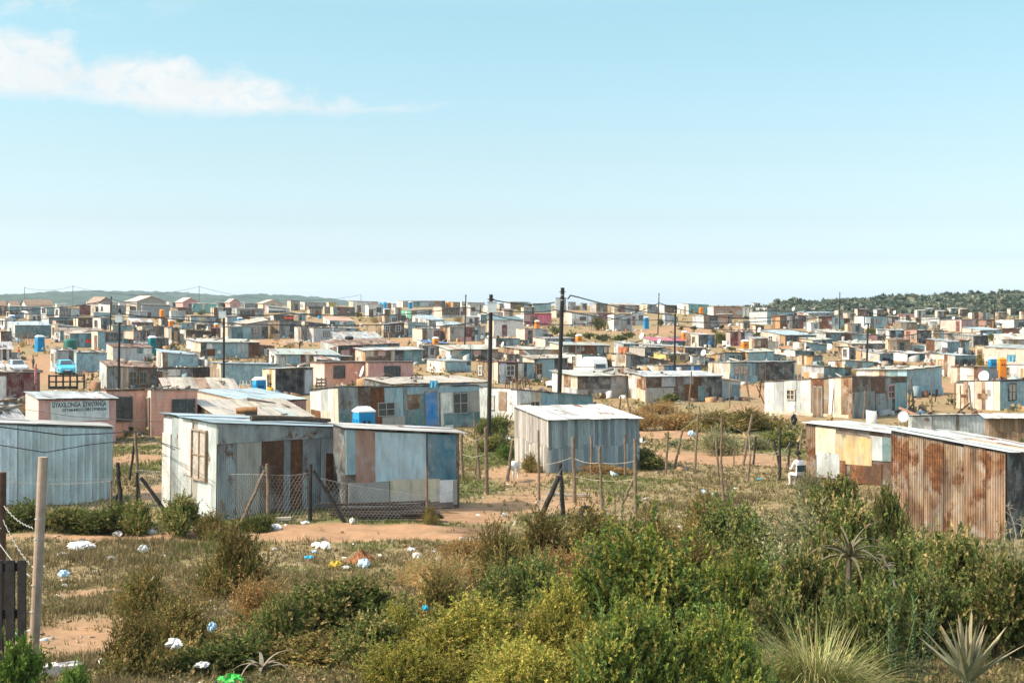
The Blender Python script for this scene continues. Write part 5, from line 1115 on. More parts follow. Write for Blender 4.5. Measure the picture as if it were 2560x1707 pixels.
fence('thin pole and wire fence around the plank shed', [('L3', 378, 622, 388, 1250, .042), ('L3', 545, 637, 525, 1000, .045), ('L3', 688, 686, 698, 1272, .065), ('L3', 848, 676, 850, 1022, .05), ('L3', 924, 770, 944, 1332, .048), ('L3', 1148, 660, 1150, 1032, .045), ('L3', 1238, 700, 1242, 1352, .058), ('L3', 1224, 1052, 1112, 1280, .045, 'w', 1)], (), [(0, .5, 2, .7, .05), (2, .68, 4, .75, .08), (4, .75, 6, .7, .06), (2, .4, 6, .45, .1)])
fence('braced dark post with torn hexagonal wire in the middle ground', [('L3', 572, 915, 600, 1372, .075, 'k'), ('L3', 560, 1030, 376, 1395, .085, 'k', 1)], [(1, 0, .4, 1.55)])
fence('row of crooked bare poles across the open ground right of the shed', [('L3', 1533, 636, 1512, 1012, .05), ('L3', 1662, 630, 1586, 962, .05), ('L3', 1800, 484, 1768, 992, .045), ('L3', 1962, 700, 1984, 1032, .045), ('L3', 2012, 490, 2006, 932, .045), ('L3', 2119, 812, 2119, 942, .03), ('L3', 2284, 480, 2198, 930, .06), ('L3', 2270, 830, 2240, 1072, .035)], (), [(0, .9, 2, .96, .1), (2, .96, 4, .93, .02), (4, .93, 6, .6, .08), (6, .6, 7, .9, .1)])
fence('sawn post propped by a grey plank above the thicket', [('L3', 2006, 930, 2030, 1282, .05), ('L3', 2030, 1066, 2160, 1304, .05, 'w', 1)])
fence('leaning dark posts near the seated person', [('L4', 297, 542, 290, 982, .05, 'k'), ('L4', 243, 645, 290, 862, .05, 'k'), ('L4', 377, 650, 358, 866, .045, 'k'), ('L4', 95, 622, 76, 872, .045, 'k'), ('L4', 52, 760, 28, 982, .04), ('L4', 440, 668, 440, 762, .045, 'k'), ('L4', 480, 530, 452, 752, .045)], (), [(3, .4, 0, .55, .05), (0, .45, 2, .9, .05), (4, .8, 0, .5, .1)])
fence('dark upright and pale prop against the rust brown shack', [('L4', 590, 500, 584, 972, .05, 'k'), ('L4', 582, 850, 482, 972, .045, 'w', 1)])
fence('poles before the big bright blue shack at right', [('L4', 1345, 195, 1352, 432, .05), ('L4', 1364, 145, 1394, 430, .07), ('L4', 1528, 182, 1534, 442, .045), ('L4', 1567, 236, 1562, 352, .04, 'k'), ('L4', 1390, 335, 1328, 424, .05, 'k', 1)])
fence('poles and crooked brace before the cream rust streaked shack', [('L4', 1722, 182, 1718, 402, .05), ('L4', 1766, 206, 1770, 422, .045), ('L4', 1836, 202, 1860, 432, .06), ('L4', 1842, 352, 1726, 430, .06, 'k', 1)])
fence('slanting poles left of the white patched shack', [('L4', 140, 152, 124, 312, .05, 'k'), ('L4', 100, 205, 206, 430, .05), ('L4', 16, 92, 46, 342, .045), ('L3', 2085, 118, 2080, 432, .045), ('L3', 2176, 0, 2174, 242, .05), ('L3', 2172, 165, 2088, 236, .04, 'w', 1), ('L3', 2212, 112, 2262, 372, .045)])
fence('sticks on the dark bank behind the plank shed', [('L3', 1112, 320, 1098, 452, .07), ('L3', 1150, 282, 1200, 492, .05), ('L3', 1386, 292, 1384, 562, .05), ('L3', 1362, 342, 1392, 472, .045), ('L3', 1742, 102, 1704, 562, .05), ('L3', 1810, 406, 1836, 612, .05), ('L3', 1612, 442, 1628, 542, .04), ('L3', 1196, 412, 1200, 500, .05)], (), [(2, .7, 4, .4, .2)])
fence('leaning fork topped pole behind the white goat', [('L3', 150, 712, 96, 1102, .06)])
fence('rough poles before the white and rust patched long shack', [('L4', 990, 246, 974, 492, .05), ('L4', 735, 232, 714, 492, .04)])
fence('grey forked pole carrying cables between the two front shacks', [('L1', 1206, 622, 1240, 1290, .055)])
fence('dark stump posts between the two front shacks', [('L1', 1048, 912, 1082, 1302, .075, 'k'), ('L1', 1196, 740, 1152, 1082, .05, 'k'), ('L1', 1050, 1190, 990, 1290, .05, 'k', 1)])
# extra service cables at the left front
dq = dof(zy('L1', 1290)); df = SH['front']['d']
wire([off(-20, zy('L1', 585), 37), off(zx('L1', 560), zy('L1', 668), 39.5), off(zx('L1', 900), zy('L1', 655), 42), off(zx('L1', 1210), zy('L1', 634), dq-.1), off(zx('L1', 1330), zy('L1', 690), dq-1), off(zx('L1', 1560), zy('L1', 798), df-.1)], .0, 'upper slack cable crossing before the pale blue ribbed shack', r=.016)
wire([off(-20, zy('L1', 745), 37), off(zx('L1', 400), zy('L1', 822), 39), off(zx('L1', 800), zy('L1', 752), 42), off(zx('L1', 1240), zy('L1', 705), dq-.1), off(zx('L1', 1360), zy('L1', 705), dq-1), off(zx('L1', 1600), zy('L1', 790), df-.2)], .0, 'lower spliced cable crossing before the pale blue ribbed shack', r=.013)
d_ = dof(zy('L1', 640)); wire([off(-20, zy('L1', 395), 62), off(zx('L1', 640), zy('L1', 500), 60), off(zx('L1', 1450), zy('L1', 550), 58)], .0, 'thin cable passing low before the lettered pink shop', r=.013)
# stick fences further back: one thing each
def stick_row(z, x0, x1, y0, yb, n, label, mat=WOODPOST, rail=True):
    d = dof(zy(z, yb)); xa, xb = X(zx(z, x0), d), X(zx(z, x1), d); g = gz((xa+xb)/2, d); h = (zy(z, yb)-zy(z, y0))*d/F
    o = thing('stick_fence', ((xa+xb)/2, d, g), 0, label, 'fence', 'stick fences between yards')
    for k in range(n):
        x = xa+(xb-xa)*k/max(1, n-1)-(xa+xb)/2+R.uniform(-.1, .1); hh = h*R.uniform(.65, 1.1); y = R.uniform(-.3, .3)
        m = MB(); m.tube([(x, y, -.1), (x+R.uniform(-.1, .1)*hh, y, hh)], R.uniform(.03, .05), 6); m.build('stick', mat, o)
    if rail:
        m = MB(); w = (xb-xa)/2; m.tube([(-w, 0, h*.62), (0, .05, h*.66), (w, 0, h*.6)], .035, 6); m.build('rail', mat, o)
stick_row('Z1', 20, 460, 650, 800, 16, 'thin stick fence before the long teal shack')
stick_row('Z1', 230, 430, 680, 860, 9, 'bundle of grey sticks left of the deep blue toilet')
stick_row('Z3', 520, 720, 640, 770, 14, 'pale stick fence before the shack with pale framed windows')
stick_row('Z5', 1215, 1680, 1210, 1330, 40, 'dense pale stick fence under the open dark porch', pm('pale_sticks', (.36, .31, .25)))
stick_row('Z4', 890, 1210, 480, 610, 12, 'straggly stick fence before the long white house')
stick_row('Z4', 1120, 1350, 510, 660, 14, 'tangled stick fence left of the white twin window hut')
stick_row('Z2', 930, 1080, 1320, 1450, 6, 'white picket stakes right of the bright blue toilet', pm('white_stakes', (.6, .57, .5)))
stick_row('Z2', 1000, 1320, 980, 1080, 14, 'grey sticks heaped beside the patched blue shack')
stick_row('Z6', 0, 180, 468, 570, 20, 'grey paling fence at the foot of the right hillside', pm('grey_paling', (.22, .19, .17)))
stick_row('Z6', 770, 1120, 540, 610, 10, 'sparse sticks on the ridge below the pink house')
stick_row('L3', 90, 310, 150, 260, 14, 'rusty mesh gate fence beside the timber sided shack', pm('rusty_bars', (.16, .09, .06)))
stick_row('Z3', 20, 250, 950, 1050, 9, 'pale poles leaning on the shadowed rust striped roof shack')
stick_row('Z1', 1100, 1320, 1300, 1420, 8, 'thin sticks beside the dark cattle rail')
# dark rail pen
def pen():
    d = dof(zy('Z1', 1430)); a, b = X(zx('Z1', 640), d), X(zx('Z1', 1085), d); g = gz(a, d); s = d/F/5.227
    o = thing('rail_pen', (a, d, g), math.radians(8), 'dark timber rail pen on orange dirt below the light blue hatchback', 'fence')
    L = b-a; zt = (1430-1260)*s
    for zz in (zt, zt*.55): m = MB(); m.box((0, -.05, zz-.06), (L, .02, zz+.06)); m.build('rail', DARKPOST, o)
    for k in range(6): x = L*k/5; m = MB(); m.box((x-.07, .021, -.2), (x+.07, .12, zt+.1)); m.build('post', DARKPOST, o)
    m = MB(); m.box((0, -.3, 0), (L*.8, -.22, zt*.22)); m.build('kickboard', DARKPOST, o)
pen()
# foreground gate and post, far left
def gate():
    d = 17.5; x0, x1 = X(-20, d), X(66, d); g = gz(x0, d); o = thing('picket_gate', (x0, d, g), 0, 'dark wooden picket gate at the bottom left corner', 'gate')
    for px, w in ((-8, 30), (26, 22), (55, 20)):
        a, b = X(px-w/2, d)-x0, X(px+w/2, d)-x0; m = MB(); m.box((a, -.02, -.1), (b, .02, Zc(1400, d)-g)); m.build('picket', DARKPOST, o)
    for py in (1418, 1535): m = MB(); m.box((0, .021, Zc(py+11, d)-g), (x1-x0-.02, .06, Zc(py-11, d)-g)); m.build('rail', DARKPOST, o)
gate()
def big_post(xt, yt, xb, yb, d, r, mat, label):
    b = Vector((X(xb, d), d, gz(X(xb, d), d))); t = Vector((X(xt, d), d, Zc(yt, d))); o = thing('gate_post', b, 0, label, 'post')
    m = MB(); m.tube([Vector((0, 0, -.3)), (t-b)*.5+Vector((.01, 0, 0)), t-b], r*1.03, 16, r1=r*.97); m.build('post', mat, o)
    for f in (.3, .42, .63, .72): m = MB(); m.tube([(t-b)*f-Vector((0, 0, .008)), (t-b)*f+Vector((0, 0, .008))], r*1.04, 12); m.build('wire_binding', GALV, o)
    return b, t
big_post(108, 1142, 79, 1648, 18.0, .062, pm('pale_round_post', (.34, .26, .20), rough=.9, var=.3, nscale=7), 'pale round timber post tallest at the lower left')
big_post(5, 1180, -2, 1420, 19.5, .06, pm('brown_square_post', (.10, .055, .035), rough=.9, var=.4), 'brown post cut by the left photo edge above the picket gate')
def barbs():
    d = 18.6
    for k, (p0, p1, lb) in enumerate((((10, 1265), (84, 1320), 'upper twisted wire running from the brown post to the pale post'), ((8, 1300), (75, 1410), 'lower twisted wire running from the brown post to the pale post'), ((-10, 1345), (75, 1440), 'smooth wire slanting behind the picket gate'))):
        m = MB(); a, b = off(*p0, d), off(*p1, 18.0); q = []
        for i in range(40): t = i/39; p = a.lerp(b, t); p.z += .012*math.sin(i*1.6)*(k < 2)-.05*math.sin(math.pi*t); q.append(p)
        m.tube(q, .006, 5, cap=False); tag(m.build('twisted_wire', GALV), lb, 'wire', 'wires on the gate posts')
barbs()
fence('thin chicken wire in front of the pale blue ribbed shack', [('L1', 15, 1080, 15, 1345, .03), ('L1', 990, 1075, 990, 1330, .03)], [(0, 1, 1.0, 1.0)], [(0, .98, 1, .99, .08)])
# ------------------------------------------------------------------ sign and lettering
def lettering(parent, w, txt, u, z, size, n, mat, width=None):
    c = bpy.data.curves.new('lettering', 'FONT'); c.body = txt; c.size = size; c.extrude = .004; c.offset = size*.018; c.resolution_u = 3
    o = bpy.data.objects.new('lettering', c); COL.objects.link(o)
    c.materials.append(mat); bpy.context.view_layer.update()
    sx = width/o.dimensions.x if width and o.dimensions.x > 0 else 1
    me = bpy.data.meshes.new_from_object(o.evaluated_get(bpy.context.evaluated_depsgraph_get())); bpy.data.objects.remove(o); o = link('lettering', me)
    o.parent = parent; Zv = Vector((0, 0, 1)); M = Matrix((w.U*sx, Zv, w.N)).transposed().to_4x4(); M.translation = w.P(u, z, n); o.matrix_local = M
    return o
i_ = SH['sign']; w_ = i_['fw']; s_ = F/i_['d']*3.564
hb = w_.top(.1)
def su(x): return (x-345)/(1032-345)*i_['W']
def sz(y): return hb-(y-345)/s_
m = MB(); w_.slab(m, su(446), su(968), sz(560), sz(382), sz(380), .03, .075, 0, (.62, .66, .66), .02); sb = m.build('sign_board', WM, i_['root'])
ink = pm('sign_ink', (.025, .06, .075), rough=.8, var=.3)
lettering(sb, w_, 'SIYAXILONGA', su(458), sz(430), 42/s_*1.5, .08, ink, su(712)-su(458))
lettering(sb, w_, 'SIYANYANGA', su(730), sz(432), 46/s_*1.5, .08, ink, su(942)-su(730))
lettering(sb, w_, '0710644031', su(548), sz(470), 26/s_*1.5, .08, ink, su(733)-su(548))
lettering(sb, w_, '0812998306', su(752), sz(470), 26/s_*1.5, .08, ink, su(944)-su(752))
i2 = SH['letters']; w2 = i2['fw']
lettering(i2['root'], w2, 'NCUBA', i2['W']*.03, w2.top(.3)*.42, .75, .06, pm('black_lettering', (.02, .02, .025)), i2['W']*.42)
# ------------------------------------------------------------------ ground
def val_noise(x, y, s, seed=0):
    r = np.random.RandomState(seed); g = r.rand(64, 64)
    u = x/s; v = y/s; i = np.floor(u).astype(int); j = np.floor(v).astype(int); fu = u-i; fv = v-j
    fu = fu*fu*(3-2*fu); fv = fv*fv*(3-2*fv)
    a = g[i % 64, j % 64]; b = g[(i+1) % 64, j % 64]; c = g[i % 64, (j+1) % 64]; e = g[(i+1) % 64, (j+1) % 64]
    return (a*(1-fu)+b*fu)*(1-fv)+(c*(1-fu)+e*fu)*fv
BLOBS = []   # world ellipses of ground cover: (x, y, rx, ry, kind, strength) kind: 0 dirt 1 dry grass 2 green grass 3 darker brown ground
def blob(px, py, wpx, hpx, kind, st=1.0):
    d0, d1 = dof(py+hpx/2), dof(py-hpx/2); d = (d0+d1)/2
    BLOBS.append((X(px, d), d, wpx/2*d/F, max(.5, (d1-d0)/2), kind, st*(.55 if py < 960 else 1)))
for b_ in ((600, 1342, 1300, 22, 0, 2.5), (900, 1322, 500, 24, 0, 2), (1150, 1285, 300, 50, 0, 1.5), (1200, 1320, 260, 40, 3, .9), (1010, 1292, 330, 26, 3, 1.1),
           (1350, 1255, 500, 60, 0, .8), (1290, 1190, 200, 60, 0, 1.6), (1700, 1140, 560, 26, 0, 2.2), (1850, 1155, 500, 22, 0, 1.6), (1690, 1088, 280, 26, 0, 2.2),
           (380, 1240, 100, 60, 0, 1.6), (350, 1148, 160, 30, 0, 1.3), (340, 1175, 180, 40, 2, 1.2), (340, 1120, 170, 20, 2, 1.2),
           (1250, 1140, 240, 60, 2, 1.3), (1180, 1230, 200, 60, 2, .8), (1700, 1060, 260, 14, 2, 1.3), (1920, 1075, 300, 28, 2, 1.4), (1980, 1140, 200, 60, 2, .7),
           (1560, 1215, 420, 60, 2, .6), (1760, 1230, 400, 60, 1, .8), (330, 1250, 500, 14, 2, .4), (900, 1308, 300, 10, 2, 1.2), (1150, 1310, 240, 8, 2, 1.0),
           (150, 1600, 420, 90, 0, 1.3), (220, 1480, 220, 30, 0, 1.0), (330, 1650, 300, 60, 0, .9), (1700, 985, 300, 10, 0, 2), (1880, 970, 120, 60, 0, 1.8), (2400, 975, 160, 40, 0, 2),
           (180, 935, 400, 70, 0, 2.5), (110, 905, 300, 50, 0, 2.5), (90, 850, 300, 30, 0, 1.6), (700, 860, 220, 26, 0, 2), (1010, 855, 120, 30, 0, 1.6), (1650, 828, 500, 16, 0, 2), (1500, 826, 300, 10, 1, 1),
           (1180, 858, 160, 12, 0, 2), (1850, 820, 500, 10, 0, 1.8), (1900, 868, 260, 30, 0, 1.2), (1690, 1000, 300, 40, 1, 1.0), (2230, 1330, 140, 60, 0, 1.2), (2190, 1320, 120, 40, 0, 1)):
    blob(*b_)
def ground_mix(x, y):
    w = np.zeros(x.shape+(4,))
    n1 = val_noise(x, y, 6, 1); n2 = val_noise(x+50, y, 2.2, 2); n3 = val_noise(x, y+70, 14, 3); n4 = val_noise(x, y, .7, 6)
    far = np.clip((y-60)/60, 0, 1)
    w[..., 0] = .40+.9*(n1-.5)+.5*(n2-.5)+.22*far+.5*(n4-.5)
    w[..., 1] = .85+.8*(n3-.5)+.5*(n4-.5)-.05*far
    w[..., 2] = .35+1.1*(n2-.5)+.6*(n1-.5)-.2*far
    for (bx, by, rx, ry, k, s) in BLOBS:
        q = ((x-bx)/rx)**2+((y-by)/ry)**2
        w[..., k] += s*np.clip(1.25-q*(.8+.6*n2), 0, 1)
    w = np.clip(w, 0.001, None)**3.0
    return w/w.sum(-1, keepdims=True)
GC = np.array([(.325, .195, .112), (.265, .205, .11), (.14, .15, .06), (.13, .072, .046)])
def build_ground():
    ys = np.concatenate([np.geomspace(5, 620, 620), np.geomspace(640, 7600, 40)])
    nx = 420; ts = np.linspace(-1, 1, nx)
    xx = ts[None, :]*(0.62*ys[:, None]+22); yy = np.repeat(ys[:, None], nx, 1)
    zz = CAMZ-drop(yy)+bump(xx, yy)
    n4 = val_noise(xx, yy, .5, 8)-.5
    zz = zz+n4*.05*np.clip((60-yy)/30, 0, 1)*(yy < 60)
    w = ground_mix(xx, yy); col = w@GC
    v = np.stack([xx, yy, zz], -1).reshape(-1, 3)
    i = np.arange(len(ys)*nx).reshape(len(ys), nx)
    q = np.stack([i[:-1, :-1], i[:-1, 1:], i[1:, 1:], i[1:, :-1]], -1).reshape(-1, 4)
    me = npmesh('ground', v, q, np.concatenate([col.reshape(-1, 3), w[..., 1:3].sum(-1).reshape(-1, 1)], 1))
    me.polygons.foreach_set('use_smooth', np.ones(len(q), bool))
    t = NT('ground_soil'); at = t.n('ShaderNodeAttribute', attribute_name='Col'); g = t.n('ShaderNodeTexCoord').outputs['Object']
    c = at.outputs['Color']
    c = t.mix(1.0, c, t.ramp(t.noise(g, 1.7, 8, .72), [(.25, .6), (.5, .98), (.78, 1.3)]), 'MULTIPLY')
    f = t.math('MULTIPLY', t.ramp(t.noise(g, 9, 6, .7), [(.45, 0), (.62, 1)]), .55)
    c = t.mix(t.math('MULTIPLY', f, at.outputs['Alpha']), c, (.085, .07, .03))
    c = t.mix(t.math('MULTIPLY', t.ramp(t.noise(g, 24, 3, .6), [(.60, 0), (.72, 1)]), .4), c, (.42, .31, .19))
    t.bsdf(c, .95, 0, t.noise(g, 6, 8, .7), .5, .06, .1)
    me.materials.append(t.m)
    tag(link('ground', me), 'red orange dirt ground with worn paths and dry grass', 'ground', kind='structure')
def npmesh(name, v, f, col=None):
    me = bpy.data.meshes.new(name); n = len(f); k = f.shape[1]
    me.vertices.add(len(v)); me.vertices.foreach_set('co', np.ascontiguousarray(v, np.float32).ravel())
    me.loops.add(n*k); me.loops.foreach_set('vertex_index', np.ascontiguousarray(f, np.int32).ravel())
    me.polygons.add(n); me.polygons.foreach_set('loop_start', np.arange(0, n*k, k, dtype=np.int32)); me.polygons.foreach_set('loop_total', np.full(n, k, np.int32))
    if col is not None:
        a = me.color_attributes.new('Col', 'FLOAT_COLOR', 'POINT')
        if col.shape[1] == 3: col = np.concatenate([col, np.ones((len(col), 1))], 1)
        a.data.foreach_set('color', np.ascontiguousarray(col, np.float32).ravel())
    me.update(calc_edges=True); return me
build_ground()
# ------------------------------------------------------------------ hills
def leafmat(name, trans=.25, rnd=.25):
    t = NT(name); at = t.n('ShaderNodeAttribute', attribute_name='Col')
    oi = t.n('ShaderNodeObjectInfo')
    c = t.mix(1.0, at.outputs['Color'], t.ramp(oi.outputs['Random'], [(0, 1-rnd), (1, 1+rnd)]), 'MULTIPLY')
    a = t.n('ShaderNodeBsdfDiffuse'); b = t.n('ShaderNodeBsdfTranslucent'); m = t.n('ShaderNodeMixShader'); m.inputs[0].default_value = trans
    t.t.links.new(c, a.inputs[0]); t.t.links.new(c, b.inputs[0]); t.t.links.new(a.outputs[0], m.inputs[1]); t.t.links.new(b.outputs[0], m.inputs[2])
    t.t.links.new(m.outputs[0], t.out.inputs[0]); return t.m
LEAF = leafmat('leaf')
def hill(name, d0, d1, prof, cols, rough, label, nx=260, ny=60):
    # prof: list of (px at crest distance, py of crest); ramps from the ground at d0 up to the crest at d1 and rolls off behind
    pxs = np.array([p[0] for p in prof], float); pys = np.array([p[1] for p in prof], float)
    px = np.linspace(pxs[0], pxs[-1], nx); py = np.interp(px, pxs, pys); k = np.hanning(9); k /= k.sum(); py = np.convolve(np.pad(py, 4, mode='edge'), k, 'valid')
    cz = CAMZ-(py-YH)*d1/F; x = (px-1280)*d1/F
    t = np.linspace(0, 1.5, ny); yy = d0+(d1-d0)*t
    YY = np.repeat(yy[:, None], nx, 1); xx = np.repeat(x[None, :], ny, 0) if d0 > 600 else (px[None, :]-1280)*YY/F
    zb = CAMZ-drop(YY)-2
    s = np.sin(np.clip(t, 0, 2)*np.pi/2)[:, None]
    zz = zb*(1-s)+cz[None, :]*s
    if d0 < 600: tc_ = np.clip(t, 0, 1)[:, None]; yp = py[None, :]+(794-py[None, :])*(1-tc_)**9+np.clip(t-1, 0, 1)[:, None]*25; zz = CAMZ-(yp-YH)*YY/F
    amp = rough*np.clip(t*6, 0, 1)[:, None]
    zz = zz+amp*(val_noise(xx, YY, rough*5, 21)-.5)*1.3+amp*(val_noise(xx, YY*.5, rough*2, 22)-.5)*1.4
    n = val_noise(xx, YY, rough*7, 23)[..., None]; n2 = val_noise(xx, YY, rough*2, 24)[..., None]
    col = cols[0]*(1-n)+cols[1]*n; col = col*(.65+.7*n2)
    v = np.stack([xx, YY, zz], -1).reshape(-1, 3); i = np.arange(nx*ny).reshape(ny, nx)
    q = np.stack([i[:-1, :-1], i[:-1, 1:], i[1:, 1:], i[1:, :-1]], -1).reshape(-1, 4)
    me = npmesh(name, v, q, col.reshape(-1, 3)); me.materials.append(leafmat(name+'_scrub', 0))
    return tag(link(name, me), label, 'hill', kind='structure'), (xx, YY, zz)
HA = np.array([(.035, .06, .052), (.055, .08, .062)]); HB = np.array([(.095, .115, .085), (.15, .155, .11)])  # distance haze partly put into these colours: greyer and bluer
hill('hill', 1500, 3000, [(-500, 748), (0, 744), (100, 740), (190, 733), (250, 729), (350, 730), (450, 733), (520, 742), (555, 747), (600, 742), (660, 737), (710, 739), (760, 744), (830, 753), (1000, 772)], HA, 4, 'long low blue green wooded hill beyond the left houses', 420, 60)
_, HR = hill('hill', 372, 1000, [(1840, 788), (1900, 779), (1960, 772), (2050, 765), (2110, 757), (2200, 755), (2300, 751), (2380, 747), (2440, 746), (2500, 745), (2560, 743), (2700, 740), (3100, 738)], HB, 2.4, 'scrub covered green brown hillside rising behind the right shacks', 520, 150)
# scrub on the right hill: one mass of leafy clumps
def hill_scrub():
    xx, yy, zz = HR; n = 7500; ny, nx = xx.shape
    ii = (2+108*NR.rand(n)**2.0).astype(int); jj = NR.randint(0, nx, n)
    ii = np.where(NR.rand(n) < .6, (3+34*NR.rand(n)).astype(int), np.minimum(ii, 86)); P = np.stack([xx[ii, jj]+NR.randn(n)*2, yy[ii, jj], zz[ii, jj]], -1); S = NR.uniform(.45, 1.25, n)*np.clip(1.25-ii/95, .45, 1)
    m = 16; k = NR.randn(n, m, 3); k /= np.linalg.norm(k, axis=2, keepdims=True)+1e-6; k[..., 2] = np.abs(k[..., 2])
    ce = P[:, None]+k*(S[:, None, None]*NR.uniform(.5, 1, (n, m, 1)))
    a = NR.randn(n, m, 3)*S[:, None, None]*.45; b = NR.randn(n, m, 3)*S[:, None, None]*.45
    v = np.stack([ce-a, ce+b, ce+a, ce-b], 2).reshape(-1, 3)
    base = np.array([(.10, .13, .10), (.125, .15, .11), (.17, .175, .125), (.08, .11, .09)])[NR.randint(0, 4, n)]  # haze tint put into the scrub greens: lighter, greyer, bluer
    c = np.repeat(base, m*4, 0)*NR.uniform(.7, 1.25, (n*m, 1)).repeat(4, 0)
    me = npmesh('hill_scrub', v, np.arange(len(v)).reshape(-1, 4), c); me.materials.append(LEAF)
    tag(link('hill_scrub', me), 'dense mass of low thorn scrub over the right hillside', 'scrub', kind='stuff')
hill_scrub()
# ------------------------------------------------------------------ sky, sun, air, camera
SUN_EL, SUN_AZ = math.radians(45), math.radians(-102)   # azimuth measured from +Y towards +X
w = bpy.data.worlds.new('World'); scene.world = w; w.use_nodes = True; nt = w.node_tree; nt.nodes.clear()
def wn(typ, **k):
    n = nt.nodes.new(typ)
    for a, b in k.items(): setattr(n, a, b)
    return n
def wm(op, a, b=0., c=0.):
    n = nt.nodes.new('ShaderNodeMath'); n.operation = op
    for i, v in enumerate((a, b, c)):
        if hasattr(v, 'is_linked'): nt.links.new(v, n.inputs[i])
        else: n.inputs[i].default_value = v
    return n.outputs[0]
sky = wn('ShaderNodeTexSky', sky_type='NISHITA', sun_disc=False, sun_elevation=SUN_EL, sun_rotation=SUN_AZ, air_density=1.0, dust_density=1.2, ozone_density=1.6)
tc = wn('ShaderNodeTexCoord'); sp = wn('ShaderNodeSeparateXYZ'); nt.links.new(tc.outputs['Generated'], sp.inputs[0])
ax = wm('DIVIDE', sp.outputs[0], wm('MAXIMUM', sp.outputs[1], .05)); ez = wm('DIVIDE', sp.outputs[2], wm('MAXIMUM', sp.outputs[1], .05))
def wramp(fac, pts, interp='LINEAR'):
    n = wn('ShaderNodeValToRGB'); nt.links.new(fac, n.inputs[0]); n.color_ramp.interpolation = interp; e = n.color_ramp.elements
    while len(e) < len(pts): e.new(.5)
    for el, (p, c) in zip(e, pts): el.position = p; el.color = (c, c, c, 1) if isinstance(c, (int, float)) else (*c, 1)
    return n.outputs[0]
def wmix(f, a, b, bt='MIX'):
    n = wn('ShaderNodeMix', data_type='RGBA', blend_type=bt)
    for i, v in ((0, f), (6, a), (7, b)):
        if hasattr(v, 'is_linked'): nt.links.new(v, n.inputs[i])
        else: n.inputs[i].default_value = v if i == 0 else (*v, 1)
    return n.outputs[2]
SKYT = SKYTINT
tint = wramp(wm('MULTIPLY', wm('MAXIMUM', sp.outputs[2], 0), 2.0), SKYT)
skyc = wmix(1.0, sky.outputs[0], tint, 'MULTIPLY')
# one long streak of fair weather cloud at the left, and faint wisps
u = wm('MULTIPLY_ADD', ax, F/1280, 1.0); vy = wm('MULTIPLY_ADD', ez, -F/400, YH/400)   # u: 0..1 over the left half of the view, vy in 400-row units
cmb = wn('ShaderNodeCombineXYZ'); nt.links.new(wm('MULTIPLY', u, 3.2), cmb.inputs[0]); nt.links.new(wm('MULTIPLY', vy, 1.6), cmb.inputs[1])
def wnoise(scale, det, rough, dist=0.0, off=0.0):
    n = wn('ShaderNodeTexNoise'); n.inputs['Scale'].default_value = scale; n.inputs['Detail'].default_value = det; n.inputs['Roughness'].default_value = rough; n.inputs['Distortion'].default_value = dist
    mp = wn('ShaderNodeMapping'); nt.links.new(cmb.outputs[0], mp.inputs[0]); mp.inputs['Location'].default_value = (off, off*.7, off*.3); nt.links.new(mp.outputs[0], n.inputs['Vector']); return n.outputs[0]
top = wramp(u, [(0, 55/400), (.13, 70/400), (.17, 125/400), (.25, 120/400), (.36, 140/400), (.45, 150/400), (.56, 205/400), (.68, 242/400), (.81, 262/400), (.9, 285/400), (1, 300/400)])
bot = wramp(u, [(0, 250/400), (.15, 258/400), (.3, 290/400), (.5, 302/400), (.62, 295/400), (.75, 286/400), (.82, 278/400), (.88, 265/400), (1, 250/400)])
n1 = wnoise(2.2, 8, .62, .4); n2 = wnoise(5.0, 9, .66, .5, 3.1)
wv = wm('ADD', vy, wm('MULTIPLY', wm('SUBTRACT', n1, .5), .46))
inner = wm('MINIMUM', wm('SUBTRACT', wv, top), wm('MULTIPLY', wm('SUBTRACT', bot, wm('ADD', vy, wm('MULTIPLY', wm('SUBTRACT', n2, .5), .20))), 1.5))
den = wm('MULTIPLY', inner, 8.5)
cl = wn('ShaderNodeClamp'); nt.links.new(den, cl.inputs[0])
den = wm('MULTIPLY', cl.outputs[0], wramp(n2, [(.30, .35), (.52, 1.0)]))
wis = wm('MULTIPLY', wramp(wnoise(1.2, 7, .7, .8, 7.7), [(.50, 0), (.70, 1)]), wramp(vy, [(0, .8), (.09, .6), (.15, 0)]))
den = wm('MINIMUM', wm('MAXIMUM', den, wm('MULTIPLY', wis, wramp(u, [(0, 1), (.3, .4), (.45, 0)]))), 1)
den = wm('MULTIPLY', den, wm('GREATER_THAN', sp.outputs[1], .05))
shade = wramp(n1, [(.3, CLOUD0), (.62, CLOUD1)])
skyc = wmix(wm('MULTIPLY', den, .93), skyc, shade)
bg = wn('ShaderNodeBackground'); nt.links.new(skyc, bg.inputs[0]); bg.inputs[1].default_value = SKYSTR
ow = wn('ShaderNodeOutputWorld'); nt.links.new(bg.outputs[0], ow.inputs[0])
sl = bpy.data.lights.new('sun', 'SUN'); sl.energy = SUNSTR; sl.angle = math.radians(.53); sl.color = (1, .90, .76)
so = bpy.data.objects.new('sun', sl); COL.objects.link(so)
ce_, se_ = math.cos(SUN_EL), math.sin(SUN_EL); so.rotation_euler = Vector((math.sin(SUN_AZ)*ce_, math.cos(SUN_AZ)*ce_, se_)).to_track_quat('Z', 'Y').to_euler()
if HAZE > 0:
    hb = MB(); hb.box((-2600, -30, -30), (2600, 5200, 34)); t = NT('haze_air')
    pv = t.n('ShaderNodeVolumePrincipled'); pv.inputs['Density'].default_value = HAZE; pv.inputs['Color'].default_value = (.80, .93, 1, 1); pv.inputs['Anisotropy'].default_value = .2
    t.t.links.new(pv.outputs[0], t.out.inputs['Volume'])
    tag(hb.build('haze', t.m), 'thin pale blue haze over the settlement and hills', 'haze', kind='stuff')
